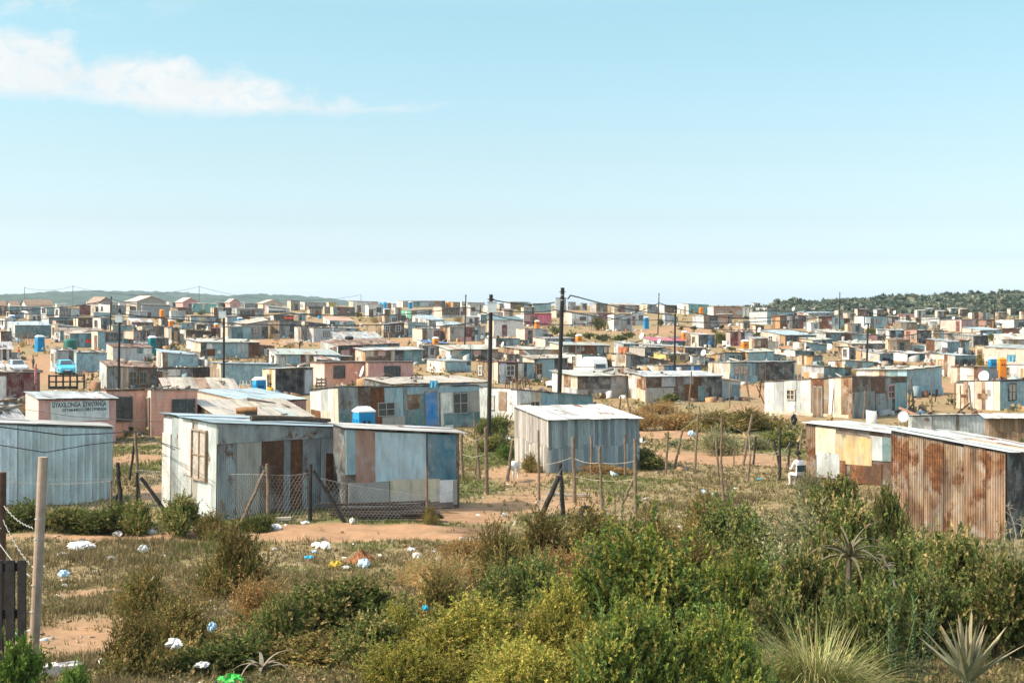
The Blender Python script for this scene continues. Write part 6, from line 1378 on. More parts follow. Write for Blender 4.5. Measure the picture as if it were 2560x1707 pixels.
cam = bpy.data.cameras.new('camera'); co = bpy.data.objects.new('camera', cam); COL.objects.link(co); scene.camera = co
co.location = (0, 0, CAMZ); co.rotation_euler = (math.pi/2, 0, 0); cam.lens = 50; cam.sensor_width = 36
cam.shift_y = -(853.5-YH)/2560; cam.clip_end = 20000; cam.clip_start = .1
scene.view_settings.view_transform = 'Standard'; scene.view_settings.look = 'None'; scene.view_settings.exposure = EXPO; scene.view_settings.gamma = 1
scene.cycles.max_bounces = 5; scene.cycles.diffuse_bounces = 3; scene.cycles.volume_bounces = 0; scene.cycles.transparent_max_bounces = 4
scene.cycles.use_denoising = True
# ------------------------------------------------------------------ vegetation
def rdir(r, n, zb=0.0):
    v = r.randn(n, 3); v /= np.linalg.norm(v, axis=1, keepdims=True)+1e-9; v[:, 2] = np.abs(v[:, 2])*(1-zb)+zb; return v/np.linalg.norm(v, axis=1, keepdims=True)
def leaves(P, D, L, Wd, r):
    n = len(P); q = np.cross(D, r.randn(n, 3)); q /= np.linalg.norm(q, axis=1, keepdims=True)+1e-9
    L = L[:, None]; Wd = Wd[:, None]
    return np.stack([P, P+D*L*.45+q*Wd, P+D*L, P+D*L*.45-q*Wd], 1).reshape(-1, 3)
def bush_mesh(name, seed, ns, per, ll, lw, sl, cols, droop=0.0, upb=.3, nl=14, spread=.8, flat=1.0):
    r = np.random.RandomState(seed)
    lc = rdir(r, nl)*r.uniform(.25, .72, (nl, 1)); lc[:, 2] = lc[:, 2]*.9+.12; lr = r.uniform(.24, .46, nl)
    li = r.randint(0, nl, ns); d = rdir(r, ns, 0)*np.where(r.rand(ns, 1) < .25, [[1, 1, -.6]], [[1, 1, 1]])
    b = lc[li]+d*(lr[li]*r.uniform(.35, 1.0, ns))[:, None]; b[:, 2] = np.maximum(b[:, 2], .02)
    o_ = r.rand(ns) < .10; b[o_] *= r.uniform(1.1, 1.38, (o_.sum(), 1))
    sd = d*.75+np.array([0, 0, upb])+r.randn(ns, 3)*.35; sd /= np.linalg.norm(sd, axis=1, keepdims=True)
    t = np.linspace(0, 1, per)[None, :, None]*np.ones((ns, 1, 1)); s = sl*r.uniform(.5, 1.3, (ns, 1, 1))
    P = b[:, None]+sd[:, None]*t*s+np.array([0, 0, -1.])*(t*t)*s*droop
    D = sd[:, None]*.7+r.randn(ns, per, 3)*spread*.6+np.array([0, 0, -droop*.8])*t; D /= np.linalg.norm(D, axis=2, keepdims=True)
    P = P.reshape(-1, 3); D = D.reshape(-1, 3); n = len(P)
    v = leaves(P, D, ll*r.uniform(.6, 1.35, n), lw*r.uniform(.6, 1.3, n), r); v[:, 2] *= flat
    cc = np.array(cols); lobe_c = r.uniform(.68, 1.35, nl)
    c = cc[r.randint(0, len(cc), ns)][:, None]*np.ones((1, per, 1)); c = c.reshape(-1, 3)*np.repeat(lobe_c[li], per)[:, None]*r.uniform(.75, 1.25, (n, 1))
    me = npmesh(name, v, np.arange(4*n).reshape(-1, 4), np.repeat(c, 4, 0)); me.materials.append(LEAF); return me, lc
def branch_mesh(name, lc, seed, col, n=60, rad=.012):
    r = random.Random(seed); m = MB()
    for k in range(n):
        c = lc[r.randrange(len(lc))]; e = Vector(c)*r.uniform(.8, 1.35)+Vector((r.uniform(-.2, .2), r.uniform(-.2, .2), r.uniform(-.05, .2)))
        mid = Vector((e.x*.4+r.uniform(-.1, .1), e.y*.4+r.uniform(-.1, .1), e.z*.5)); m.tube([Vector((r.uniform(-.06, .06), r.uniform(-.06, .06), -.05)), mid, e], rad, 4, r1=rad*.3, cap=False)
    me = m.build(name, pm('twig_'+name, col, rough=.9)); d = me.data; bpy.data.objects.remove(me); return d
GR = [(.055, .075, .025), (.075, .09, .03), (.045, .06, .03), (.09, .085, .03)]
PROTO = {}
def proto(key, *a, twig=(0.280, 0.198, 0.108), ntw=60, rad=.012, **k):
    me, lc = bush_mesh('foliage', *a, **k); PROTO[key] = (me, branch_mesh('branches', lc, 3, twig, ntw, rad))
proto('dark', 1, 1500, 16, .055, .020, .22, [(0.094, 0.130, 0.041), (0.130, 0.160, 0.046), (0.176, 0.188, 0.055), (0.118, 0.133, 0.055), (0.234, 0.211, 0.072)], nl=16)
proto('dark2', 2, 1300, 16, .06, .022, .25, [(0.098, 0.127, 0.038), (0.131, 0.154, 0.047), (0.185, 0.180, 0.058), (0.261, 0.205, 0.085)], nl=11, upb=.5)
proto('feather', 3, 5600, 17, .036, .010, .20, [(0.302, 0.274, 0.054), (0.242, 0.246, 0.053), (0.382, 0.312, 0.078), (0.181, 0.198, 0.047), (0.342, 0.283, 0.078)], droop=.35, upb=.55, nl=26, spread=.7)
proto('green', 4, 6500, 17, .040, .013, .17, [(0.168, 0.211, 0.041), (0.224, 0.243, 0.052), (0.123, 0.179, 0.052), (0.292, 0.264, 0.069), (0.090, 0.137, 0.044)], droop=.1, upb=.7, nl=24, spread=.75)
proto('olive', 5, 1500, 14, .05, .016, .24, [(0.224, 0.192, 0.063), (0.173, 0.163, 0.055), (0.285, 0.210, 0.079), (0.324, 0.221, 0.086), (0.143, 0.144, 0.047)], nl=13, upb=.4)
proto('brown', 6, 1100, 14, .06, .012, .3, [(0.358, 0.217, 0.089), (0.274, 0.168, 0.073), (0.440, 0.277, 0.114), (0.210, 0.168, 0.065)], nl=10, upb=.5, ntw=110)
proto('grey', 7, 1000, 12, .05, .012, .28, [(0.241, 0.237, 0.132), (0.182, 0.190, 0.093), (0.322, 0.284, 0.171), (0.131, 0.143, 0.062)], nl=10, upb=.5, twig=(0.500, 0.500, 0.420), ntw=150, rad=.009)
proto('leafy', 8, 420, 12, .11, .035, .3, [(0.088, 0.157, 0.034), (0.131, 0.198, 0.041), (0.175, 0.214, 0.054)], nl=8, upb=.7)
proto('small', 9, 260, 12, .12, .04, .3, [(0.131, 0.155, 0.051), (0.186, 0.185, 0.068), (0.110, 0.124, 0.051)], nl=7, upb=.4)
proto('dry', 10, 420, 14, .14, .006, .4, [(0.450, 0.314, 0.135), (0.420, 0.231, 0.095), (0.450, 0.412, 0.189)], nl=8, upb=.2, twig=(0.450, 0.297, 0.135), ntw=120, rad=.008)
def plant(px, yt, yb, w, key, label, rot=None, group='bushes and scrub', cat='bush', name='bush', zone=None, d=None, sink=.0):
    if zone: px, yt, yb, w = zx(zone, px), zy(zone, yt), zy(zone, yb), w/ZN[zone][2]
    d = d or dof(yb); x = X(px, d); g = gz(x, d)-sink; h = Zc(yt, d)-g; rr = w/2*d/F
    o = thing(name, (x, d, g), R.uniform(0, 6.28) if rot is None else rot, label, cat, group)
    o.scale = (rr*R.uniform(.95, 1.05), rr*R.uniform(.8, 1.0), max(.12, h))
    f, b = PROTO[key]; link('foliage', f, o); link('branches', b, o); return o
B_ = '''
1600 1378 1668 540 green|large bright green bush filling the bottom centre of the photo
1430 1470 1690 360 feather|drooping yellow green bush left of the large bright green one
1210 1512 1700 470 feather|wide yellow green feathery bush at the bottom, left of centre
1050 1600 1745 330 feather|low yellowish bush at the bottom edge below dark scrub
1850 1430 1650 350 green|tall green bush right of the large bright green one
1960 1500 1680 250 dark2|dark bush shading the pale grass clump's left side
1580 1560 1800 420 green|lower green bush at the bottom edge, centre
1330 1590 1790 380 feather|yellow green feathery bush at the bottom edge, left of centre
1790 1570 1790 330 green|green bush at the bottom edge left of the pale grass clump
1980 1255 1470 420 grey|grey green twiggy thorn bush behind the curving aloe
1850 1272 1440 300 dark|dense green bush left of the grey green thorn bush
1740 1262 1400 190 olive|round yellow green bush below the sawn post
2130 1290 1480 260 dark2|dark bush right behind the curving aloe
2235 1345 1520 250 dark|low dark bush in front of the tall rusty shack's left foot
2370 1372 1600 300 dark2|dark twiggy bush under the middle of the tall rusty shack
2500 1330 1590 300 grey|spiny grey green bush under the dark end of the tall rusty shack
2310 1440 1650 330 dark|big shaded bush right of the dead bare branch
2490 1440 1640 300 dark2|shaded dark bush behind the spiky agave
2150 1470 1690 260 dark|shaded bush below the curving aloe
2015 1420 1640 300 dark2|dark green bush left of the curving aloe's stem
2090 1208 1300 170 dark2|small bush at the foot of the rust brown shack
2010 1175 1260 120 grey|dry grey shrub below the seated person
2230 1245 1400 120 dark2|bush on bare soil between the two rusty shacks
1500 1290 1420 260 olive|olive scrub bush below the torn wire post
1640 1300 1420 220 olive|olive bush right of the blue grey leaf stalks
1340 1300 1440 200 olive|yellowish olive bush below the braced dark post
1240 1330 1470 170 olive|olive bush hiding the end of the broken plank
1430 1380 1500 220 brown|brown dry scrub around the half buried tyre
1300 1400 1540 220 dark|dark green scrub right of the straw heaps
1560 1360 1500 220 brown|brownish scrub behind the large bright green bush
1700 1350 1490 240 olive|olive bush left of the dense green bush
1480 1345 1440 170 grey|grey dead twig bush beside the half buried tyre
575 1335 1500 200 olive|open leafy bush left of centre by the worn path
680 1445 1570 220 brown|brownish bush right of the open leafy one
460 1520 1640 260 olive|olive weed bush near the bag caught in twigs
560 1600 1675 280 dark|dark low bush under the bag caught in twigs
800 1480 1600 380 dark2|dark shaded bush mass below the litter strewn grass
930 1470 1590 280 dark2|dark bush left of the straw coloured feathery bush
780 1600 1672 360 olive|olive scrub near the bottom edge, left of centre
940 1560 1680 260 dark2|dark green bush at the bottom beside the low yellowish one
690 1520 1660 200 dark2|shadowed bush with white plastic caught inside
1080 1440 1560 200 olive|tangled bush right of the dark bush mass
1010 1510 1640 160 feather|upright feathery bush with a white scrap on top
380 1440 1560 200 olive|sparse olive weeds left of the cyan scrap
330 1560 1690 220 olive|olive weeds near the bottom left litter
45 1610 1760 170 leafy|leafy green bush at the bottom left corner by the gate
185 1672 1790 120 leafy|low leafy shoots in front of the broken polystyrene box
60 1262 1318 190 dark|dark hedge bush at the left foot of the pale blue ribbed shack
170 1275 1322 220 dark2|dark hedge bush at the middle foot of the pale blue ribbed shack
290 1262 1325 200 dark|dark hedge bush at the right foot of the pale blue ribbed shack
350 1268 1332 110 dark2|dark weeds between the two front shacks
460 1255 1340 150 dark2|bush growing against the whitewashed shack end
530 1290 1345 110 olive|weeds at the corner of the large corrugated shack
640 1290 1328 90 dark|weeds at the foot of the propped fence post
1075 1270 1312 50 olive|small pale shrub at the thin fence post
1265 1115 1150 70 leafy|bright green weeds behind the white goat
1230 1095 1130 110 dark2|green bush at the foot of the tall boxed pole
1330 1140 1180 60 olive|weed growing up the plank shed corner
1620 1130 1172 120 dark2|dark weeds at the right foot of the plank shed
1520 1160 1182 160 brown|dry weeds along the plank shed front
1800 1065 1135 170 grey|tall grey green grass bush between crooked poles
1890 1085 1125 110 grey|small grey green bush right of the tall grass bush
1960 1080 1118 120 dark2|green bush near the leaning dark posts
1680 1030 1072 150 brown|dark shaded bush on the bank behind crooked poles
1790 1034 1078 190 olive|low shaded hedge in the middle of the bank
1890 1030 1075 170 olive|dark shaded bush at the right end of the bank
1600 1030 1075 130 brown|brown dry weeds on the left of the bank
1640 1005 1035 120 brown|dry growth at the foot of the rust and black patched shack
1235 1040 1090 90 dark|bush against the white boarded wall behind the boxed pole
'''
for ln in B_.strip().split('\n'):
    a, lb = ln.split('|'); q = a.split(); plant(*[float(v) for v in q[:4]], q[4], lb)
M_ = '''
Z4 670 620 720 200 small|brush clump right of the lilac cream hut
Z4 1230 505 660 240 small|thick brush left of the white twin window hut
Z4 900 700 780 260 small|low brush above the orange toilet by open ground
Z4 1120 700 775 260 small|brush strip in the middle of the open ground
Z4 1300 720 800 260 small|lower brush patch on the open ground
Z4 1520 730 810 240 small|brush patch left of the dish and pinkish red roof
Z4 1640 690 760 180 small|small scrub on bare slope below the blue toilet
Z4 560 1285 1375 120 dry|dry grass bush beside the pale blue door unit
Z4 450 1300 1360 90 small|green weeds below the pale blue door unit
Z4 215 345 410 110 small|dark bush behind the hot pink house
Z4 345 310 390 60 small|brown shrub left of the plain pale blue skyline shack
Z4 2050 520 610 80 small|dark shrub at the foot of the slim tall pole
Z5 640 690 832 190 dark|dark green bush beside the maroon and black patched shack
Z5 1110 690 805 110 small|bush right of the maroon and black patched shack
Z5 125 615 655 80 small|small tuft on the bare slope right of the pole
Z5 285 605 655 90 small|scrub below the cube shaped shack
Z5 540 650 690 110 small|low scrub on the open slope at right
Z5 660 595 632 80 small|tuft at the corner of the cube shaped shack
Z5 770 880 920 160 small|weeds below the lone orange toilet
Z5 970 475 515 90 small|bush before the brown streaked white hut
Z5 280 370 440 70 small|shrub before the turquoise skyline shack
Z6 80 575 660 200 dark|dark hedge on the slope at the left end, right side
Z6 240 600 680 200 dark2|dark hedge on the slope below the pale blue house
Z6 390 615 690 170 dark|dark hedge ending at the pinkish white hut
Z6 790 820 895 220 small|weeds before the low shiny white sided shack
Z6 1785 950 1085 130 olive|weedy bush left of the large peach house
Z6 430 700 770 90 small|shrub before the pinkish white hut's rusted panel
Z6 90 1140 1230 150 small|scrub left of the big bright blue shack
Z6 180 1120 1230 90 dry|dry bush at the left end of the big bright blue shack
Z6 1940 690 790 90 small|leafy shrub between right edge shacks
Z2 440 405 455 130 leafy|green bush below the turquoise building
Z2 1690 440 490 120 small|green weeds left of the dark rust brown shack
Z2 1340 700 770 90 dry|straw heap beside the blue grey zinc shed
Z2 1590 830 880 180 dry|dry stalks beside the person bending down
Z2 150 520 560 120 small|weeds beside the orange toilet with white sign
Z3 500 485 560 150 dry|dry weeds below the white washed house
Z3 290 430 490 120 small|weeds at the whitish house with maroon door
Z3 1590 480 545 180 dry|dry slope grass behind the person in pale jeans
Z3 1850 470 560 120 small|small dark bush on dry slope left of boxed pole
Z1 1950 1030 1140 120 small|green vine bush beside the crinkled blue plastic shack
Z1 290 800 880 120 dry|dry brush at the foot of the grey stick bundle
Z1 1790 530 600 110 small|scrub patch left of the orange toilet, far left field
L2 2090 530 610 70 dark|bush at the right end of the blue door shack
L3 430 160 230 60 dry|reddish dry bush before the cream corner truck
L3 1560 310 400 240 small|dark growth along the foot of the white roofed patched shack
'''
for ln in M_.strip().split('\n'):
    a, lb = ln.split('|'); q = a.split(); plant(*[float(v) for v in q[1:5]], q[5], lb, zone=q[0])
# straw heaps and a soil mound
plant(1035, 1395, 1462, 150, 'dry', 'tangled straw heap left of the larger one among litter', cat='straw heap', name='straw_heap', group='dry heaps')
plant(1130, 1388, 1472, 190, 'dry', 'largest tangled straw heap below the broken plank', cat='straw heap', name='straw_heap', group='dry heaps')
plant(1150, 1340, 1400, 200, 'brown', 'dark brown brush heap beside the broken plank', cat='brush heap', name='brush_heap', group='dry heaps')
def mound():
    d = dof(1400); x = X(905, d); r = np.random.RandomState(3); n = 40; m = MB(); V = {}
    for i in range(9):
        for j in range(n): a = 2*math.pi*j/n; rr = .42*i/8; z = .27*(1-(i/8)**1.3)*(1+.25*math.sin(3*a))+r.uniform(-.03, .03)*(i < 8); V[i, j] = (rr*math.cos(a)*1.1, rr*math.sin(a)*.8, z-.03)
    for i in range(8):
        for j in range(n): m.face([V[i, j], V[i, (j+1) % n], V[i+1, (j+1) % n], V[i+1, j]])
    o = m.build('soil_mound', pm('ant_soil', (.26, .115, .05), rough=.95, var=.5, nscale=14)); o.location = (x, d, gz(x, d)); tag(o, 'small red brown soil mound among the litter', 'soil mound')
mound()
# grass: nobody could count it
def grass():
    r = np.random.RandomState(9); N = 190000
    d = np.exp(r.uniform(math.log(13), math.log(90), N*2)); x = r.uniform(-.52, .52, N*2)*d
    w = ground_mix(x, d); keep = r.rand(N*2) < np.clip(w[:, 1]*.75+w[:, 2]*1.1, 0, 1)**1.3*(.25+.75*val_noise(x, d, .9, 31)); x, d, w = x[keep][:N], d[keep][:N], w[keep][:N]; n = len(x)
    z = CAMZ-drop(d)+bump(x, d); z = z+(val_noise(x, d, .5, 8)-.5)*.05*np.clip((60-d)/30, 0, 1)
    k = 5; g = w[:, 2]/(w[:, 1]+w[:, 2]); tall = np.where(val_noise(x, d, 2.6, 40) > .68, 1.9, 1)
    h = (r.uniform(.04, .13, (n, k))*tall[:, None]); a = r.uniform(0, 6.28, (n, k)); lean = r.uniform(.1, .9, (n, k))
    bx = x[:, None]+r.randn(n, k)*.04; by = d[:, None]+r.randn(n, k)*.04
    wd = .006+.00022*d[:, None]
    P0 = np.stack([bx-wd*np.sin(a), by+wd*np.cos(a), z[:, None]-.02+0*a], -1); P1 = np.stack([bx+wd*np.sin(a), by-wd*np.cos(a), z[:, None]-.02+0*a], -1)
    P2 = np.stack([bx+np.cos(a)*lean*h, by+np.sin(a)*lean*h, z[:, None]+h], -1)
    v = np.stack([P0, P1, P2], 2).reshape(-1, 3)
    dry = np.array([(.23, .18, .095), (.18, .145, .07), (.28, .22, .12), (.14, .115, .055)])[r.randint(0, 4, n)]; gre = np.array([(.14, .165, .05), (.19, .19, .065), (.11, .135, .045)])[r.randint(0, 3, n)]
    sel = (r.rand(n) < g)[:, None]; c = np.where(sel, gre, dry)*r.uniform(.75, 1.2, (n, 1)); c = np.repeat(c, k*3, 0)
    me = npmesh('dry_grass', v, np.arange(len(v)).reshape(-1, 3), c); me.materials.append(LEAF)
    tag(link('dry_grass', me), 'short dry and green grass over the open ground', 'grass', kind='stuff')
grass()
def undergrowth():
    r = np.random.RandomState(19); n = 5200; d = np.exp(r.uniform(math.log(15), math.log(37), n)); x = r.uniform(-.40, .40, n)*d
    w = ground_mix(x, d); py = YH+F*drop(d)/d; px = 1280+x*F/d
    keep = (r.rand(n) < np.clip(1.15-w[:, 0]*1.3, .05, 1)) & (val_noise(x, d, 1.5, 50) > .40) & ((py > 1440) | (px > 1150) | (r.rand(n) < .25)); x, d = x[keep], d[keep]; n = len(x)
    z = CAMZ-drop(d)+bump(x, d); m = 34; R0 = r.uniform(.10, .30, n)
    dd = rdir(r, n*m).reshape(n, m, 3); P = np.stack([x, d, z], -1)[:, None]+dd*(R0[:, None, None]*r.uniform(.2, 1, (n, m, 1)))
    D = dd*.6+r.randn(n, m, 3)*.5; D /= np.linalg.norm(D, axis=2, keepdims=True)
    v = leaves(P.reshape(-1, 3), D.reshape(-1, 3), r.uniform(.03, .085, n*m), r.uniform(.006, .02, n*m), r)
    base = np.array([(.10, .11, .045), (.17, .145, .065), (.22, .155, .075), (.13, .12, .05), (.28, .20, .105)])[r.randint(0, 5, n)]
    c = np.repeat(base, m*4, 0)*np.repeat(r.uniform(.7, 1.25, (n*m, 1)), 4, 0)
    me = npmesh('undergrowth', v, np.arange(len(v)).reshape(-1, 4), c); me.materials.append(LEAF)
    tag(link('undergrowth', me), 'low mixed weeds and scrub covering the foreground slope', 'undergrowth', kind='stuff')
undergrowth()
def far_weeds():
    r = np.random.RandomState(29); n = 6000; d = np.exp(r.uniform(math.log(70), math.log(500), n)); x = r.uniform(-.42, .42, n)*d
    w = ground_mix(x, d); keep = (val_noise(x, d, 9, 61) > .5) & (r.rand(n) < 1.1-w[:, 0]); x, d = x[keep], d[keep]; n = len(x)
    z = CAMZ-drop(d)+bump(x, d); m = 12; R0 = r.uniform(.2, .65, n)*(1+d/500)
    dd = rdir(r, n*m).reshape(n, m, 3); P = np.stack([x, d, z], -1)[:, None]+dd*(R0[:, None, None]*r.uniform(.2, 1, (n, m, 1)))*np.array([1, 1, .7])
    D = dd*.5+r.randn(n, m, 3)*.6; D /= np.linalg.norm(D, axis=2, keepdims=True); sc = np.repeat(R0, m)
    v = leaves(P.reshape(-1, 3), D.reshape(-1, 3), sc*.6, sc*.2, r)
    base = np.array([(.13, .125, .06), (.20, .16, .08), (.30, .22, .12), (.09, .10, .05), (.34, .26, .14)])[r.randint(0, 5, n)]
    c = np.repeat(base, m*4, 0)*np.repeat(r.uniform(.7, 1.25, (n*m, 1)), 4, 0)
    me = npmesh('far_weeds', v, np.arange(len(v)).reshape(-1, 4), c); me.materials.append(LEAF)
    tag(link('far_weeds', me), 'dry weeds and tufts growing between the distant yards', 'weeds', kind='stuff')
far_weeds()
# aloe, agave, pale grass clump, green stalks
def blade(m, base, d, L, w, curl, col, tip, seg=9, thick=.25):
    d = Vector(d).normalized(); side = d.cross(Vector((0, 0, 1))).normalized(); p = Vector(base); prev = None; dirv = d.copy()
    for k in range(seg+1):
        t = k/seg; ww = w*(1-t)**.75*(.75+.5*math.sin(math.pi*min(1, t*1.6+.2))); nrm = side.cross(dirv).normalized()
        c = tuple(col[i]*(1-t**2)+tip[i]*t**2 for i in range(3)); ring = [p-side*ww+nrm*ww*.45, p+side*ww+nrm*ww*.45, p-nrm*ww*thick]
        if prev:
            for j in range(3): m.face([prev[j], prev[(j+1) % 3], ring[(j+1) % 3], ring[j]], 0, c)
        prev = ring; p = p+dirv*(L/seg); dirv = (dirv+Vector((0, 0, -curl/seg))).normalized()
def vc_mat(name, rough=.6):
    t = NT(name); at = t.n('ShaderNodeAttribute', attribute_name='Col'); g = t.n('ShaderNodeTexCoord').outputs['Object']
    c = t.mix(1.0, at.outputs['Color'], t.ramp(t.noise(g, 12, 4), [(.3, .75), (.7, 1.2)]), 'MULTIPLY'); t.bsdf(c, rough, 0, None, spec=.35); return t.m
SUCC = vc_mat('succulent_leaf', .55)
def aloe(px, pyc, d, n, L, w, curl, el0, el1, col, tip, label, name, stem=0.0):
    x = X(px, d); zc = Zc(pyc, d); g = gz(x, d); o = thing(name, (x, d, g), 0, label, name, 'aloes and agaves'); h = zc-g; r = random.Random(int(px))
    for k in range(n):
        a = k*2.399; el = el0+(el1-el0)*(k/n); m = MB()
        blade(m, (0, 0, h), (math.cos(a)*math.cos(el), math.sin(a)*math.cos(el), math.sin(el)), L*r.uniform(.85, 1.1), w*r.uniform(.9, 1.1), curl*r.uniform(.8, 1.25), col, tip)
        m.build('leaf', SUCC, o, smooth=False)
    m = MB(); m.tube([(0, 0, -.1), (0, 0, h+.02)], .05 if stem else .06, 8); m.build('stem', pm('aloe_stem', (.14, .11, .08), rough=.9), o)
d1 = 22.5
aloe(2122, 1395, d1, 22, .95, .036, 1.75, .15, 1.35, (.13, .125, .07), (.14, .085, .05), 'brownish aloe with long arching leaves in the thicket', 'aloe', 1)
aloe(2418, 1705, 15.2, 30, .72, .066, .10, .62, 1.5, (.21, .225, .135), (.25, .19, .11), 'upright spiky agave at the bottom right corner', 'agave')
aloe(655, 1676, dof(1690), 9, .70, .026, 2.3, .5, 1.1, (.19, .16, .11), (.15, .10, .07), 'withered grey aloe leaves curling near the bottom edge', 'aloe')
def reeds():
    d = 16.2; px = 2040; x = X(px, d); g = gz(x, d); o = thing('grass_clump', (x, d, g-.1), 0, 'pale yellow green grass clump at the bottom, left of the agave', 'grass clump'); r = random.Random(4); m = MB(); h = Zc(1490, d)-g
    for k in range(2800):
        a = r.uniform(0, 6.28); q = math.sqrt(r.random()); el = 1.45-.9*q+r.uniform(-.55, .3); a = a if r.random() < .6 else 3.1+r.uniform(-.8, .8); c = r.choice([(.25, .265, .075), (.33, .30, .11), (.19, .225, .06), (.38, .33, .155)])
        blade(m, (math.cos(a)*q*.6, math.sin(a)*q*.5, r.uniform(0, .45)*(1-q*.5)), (math.cos(a)*math.cos(el), math.sin(a)*math.cos(el), math.sin(el)), h*r.uniform(.3, .85), .006, r.uniform(.3, 3.0), c, c, seg=5)
    m.build('blades', SUCC, o)
reeds()
def stalks(px, yb, yt, d, n, label, leafL=.16):
    x = X(px, d); g = gz(x, d); o = thing('leafy_plant', (x, d, g), 0, label, 'plant', 'leafy upright plants'); r = random.Random(int(px)); H = Zc(yt, d)-g; z0 = max(0, Zc(yb, d)-g-.3)
    s = MB(); l = MB()
    for k in range(n):
        bx = r.uniform(-.22, .22); hh = H*r.uniform(.75, 1); tx = bx+r.uniform(-.15, .15); s.tube([(bx*.4, 0, 0), (bx, 0, hh*.5), (tx, r.uniform(-.1, .1), hh)], .008, 5)
        for j in range(44):
            t = j/44; z = z0+(hh-z0)*t; a = j*2.4; xx = bx+(tx-bx)*z/hh; el = .2+.9*t
            blade(l, (xx, 0, z), (math.cos(a)*math.cos(el), math.sin(a)*math.cos(el), math.sin(el)), leafL*r.uniform(.6, 1.1), .012, .5, r.choice([(.07, .13, .035), (.11, .16, .05), (.05, .11, .05)]), (.13, .18, .06), seg=4)
    s.build('stem', pm('green_stem', (.12, .13, .05)), o); l.build('leaves', SUCC, o)
stalks(2265, 1660, 1475, 16.6, 6, 'fresh green long leaved plant between grass clump and agave')
stalks(1540, 1330, 1205, dof(1410), 3, 'light green shoot rising above the scrub below the plank shed', .2)
stalks(1635, 1330, 1270, dof(1400), 2, 'dark blue green leafy stalks at the edge of the thicket', .16)
def deadbranch(p0, p1, d, label, n=7, r0=.02, col=(.30, .26, .21)):
    a, b = off(*p0, d), off(*p1, d); o = thing('dead_branch', a, 0, label, 'branch', 'bare dead branches'); m = MB(); r = random.Random(int(p0[0])); v = b-a
    m.tube([Vector((0, 0, 0)), v*.5+Vector((.03, 0, 0)), v], r0, 6, r1=r0*.35)
    for k in range(n*3):
        t = r.uniform(.25, 1); q = v*t; e = q+Vector((r.uniform(-1, 1), r.uniform(-.6, .6), r.uniform(-.3, .6)))*v.length*.22; m.tube([q, (q+e)/2+Vector((0, 0, .02)), e], r0*.3, 4, r1=.002, cap=False)
    m.build('branch', pm('dead_wood', col, rough=.9, var=.2), o)
deadbranch((2240, 1475), (2205, 1385), 21.5, 'bare pale dead branch leaning right of the curving aloe')
deadbranch((2545, 1370), (2520, 1262), 27, 'white thorny twig standing before the dark rusty end wall')
deadbranch((2575, 1360), (2550, 1290), 27, 'pale thorn twig at the right photo edge')
deadbranch((2060, 1260), (2120, 1190), 45, 'bare stick leaning against the rust brown shack foot', 2)
deadbranch((1222, 1350), (1232, 1302), 37, 'dry stick standing beside the broken plank', 1)
# ------------------------------------------------------------------ litter
def bagmesh(seed, flat):
    r = np.random.RandomState(seed); m = MB(); nu, nv = 16, 10; V = {}
    ph = r.uniform(0, 6.28, 12)
    for i in range(nv+1):
        for j in range(nu):
            th = math.pi*i/nv; a = 2*math.pi*j/nu; k = 1+.22*math.sin(3*a+ph[0])*math.sin(2*th+ph[1])+.18*math.sin(5*a+ph[2]+3*th)+.12*math.sin(9*a+ph[3]-5*th)+r.uniform(-.08, .08)
            V[i, j] = (math.sin(th)*math.cos(a)*k*.5, math.sin(th)*math.sin(a)*k*.4, (math.cos(th)*k*.5+.42)*flat)
    for i in range(nv):
        for j in range(nu): m.face([V[i, j], V[i, (j+1) % nu], V[i+1, (j+1) % nu], V[i+1, j]])
    o = m.build('bag', [], None); me = o.data; bpy.data.objects.remove(o); return me
BAGM = [[bagmesh(s, f) for s in range(5)] for f in (.75, .38, .16)]
LC = {'w': (.78, .77, .76), 'b': (.45, .62, .75), 'c': (.04, .40, .58), 'n': (.45, .34, .26), 'g': (.06, .5, .08), 'y': (.62, .40, .05), 'k': (.02, .025, .03), 'p': (.52, .42, .40), 's': (.62, .60, .57)}
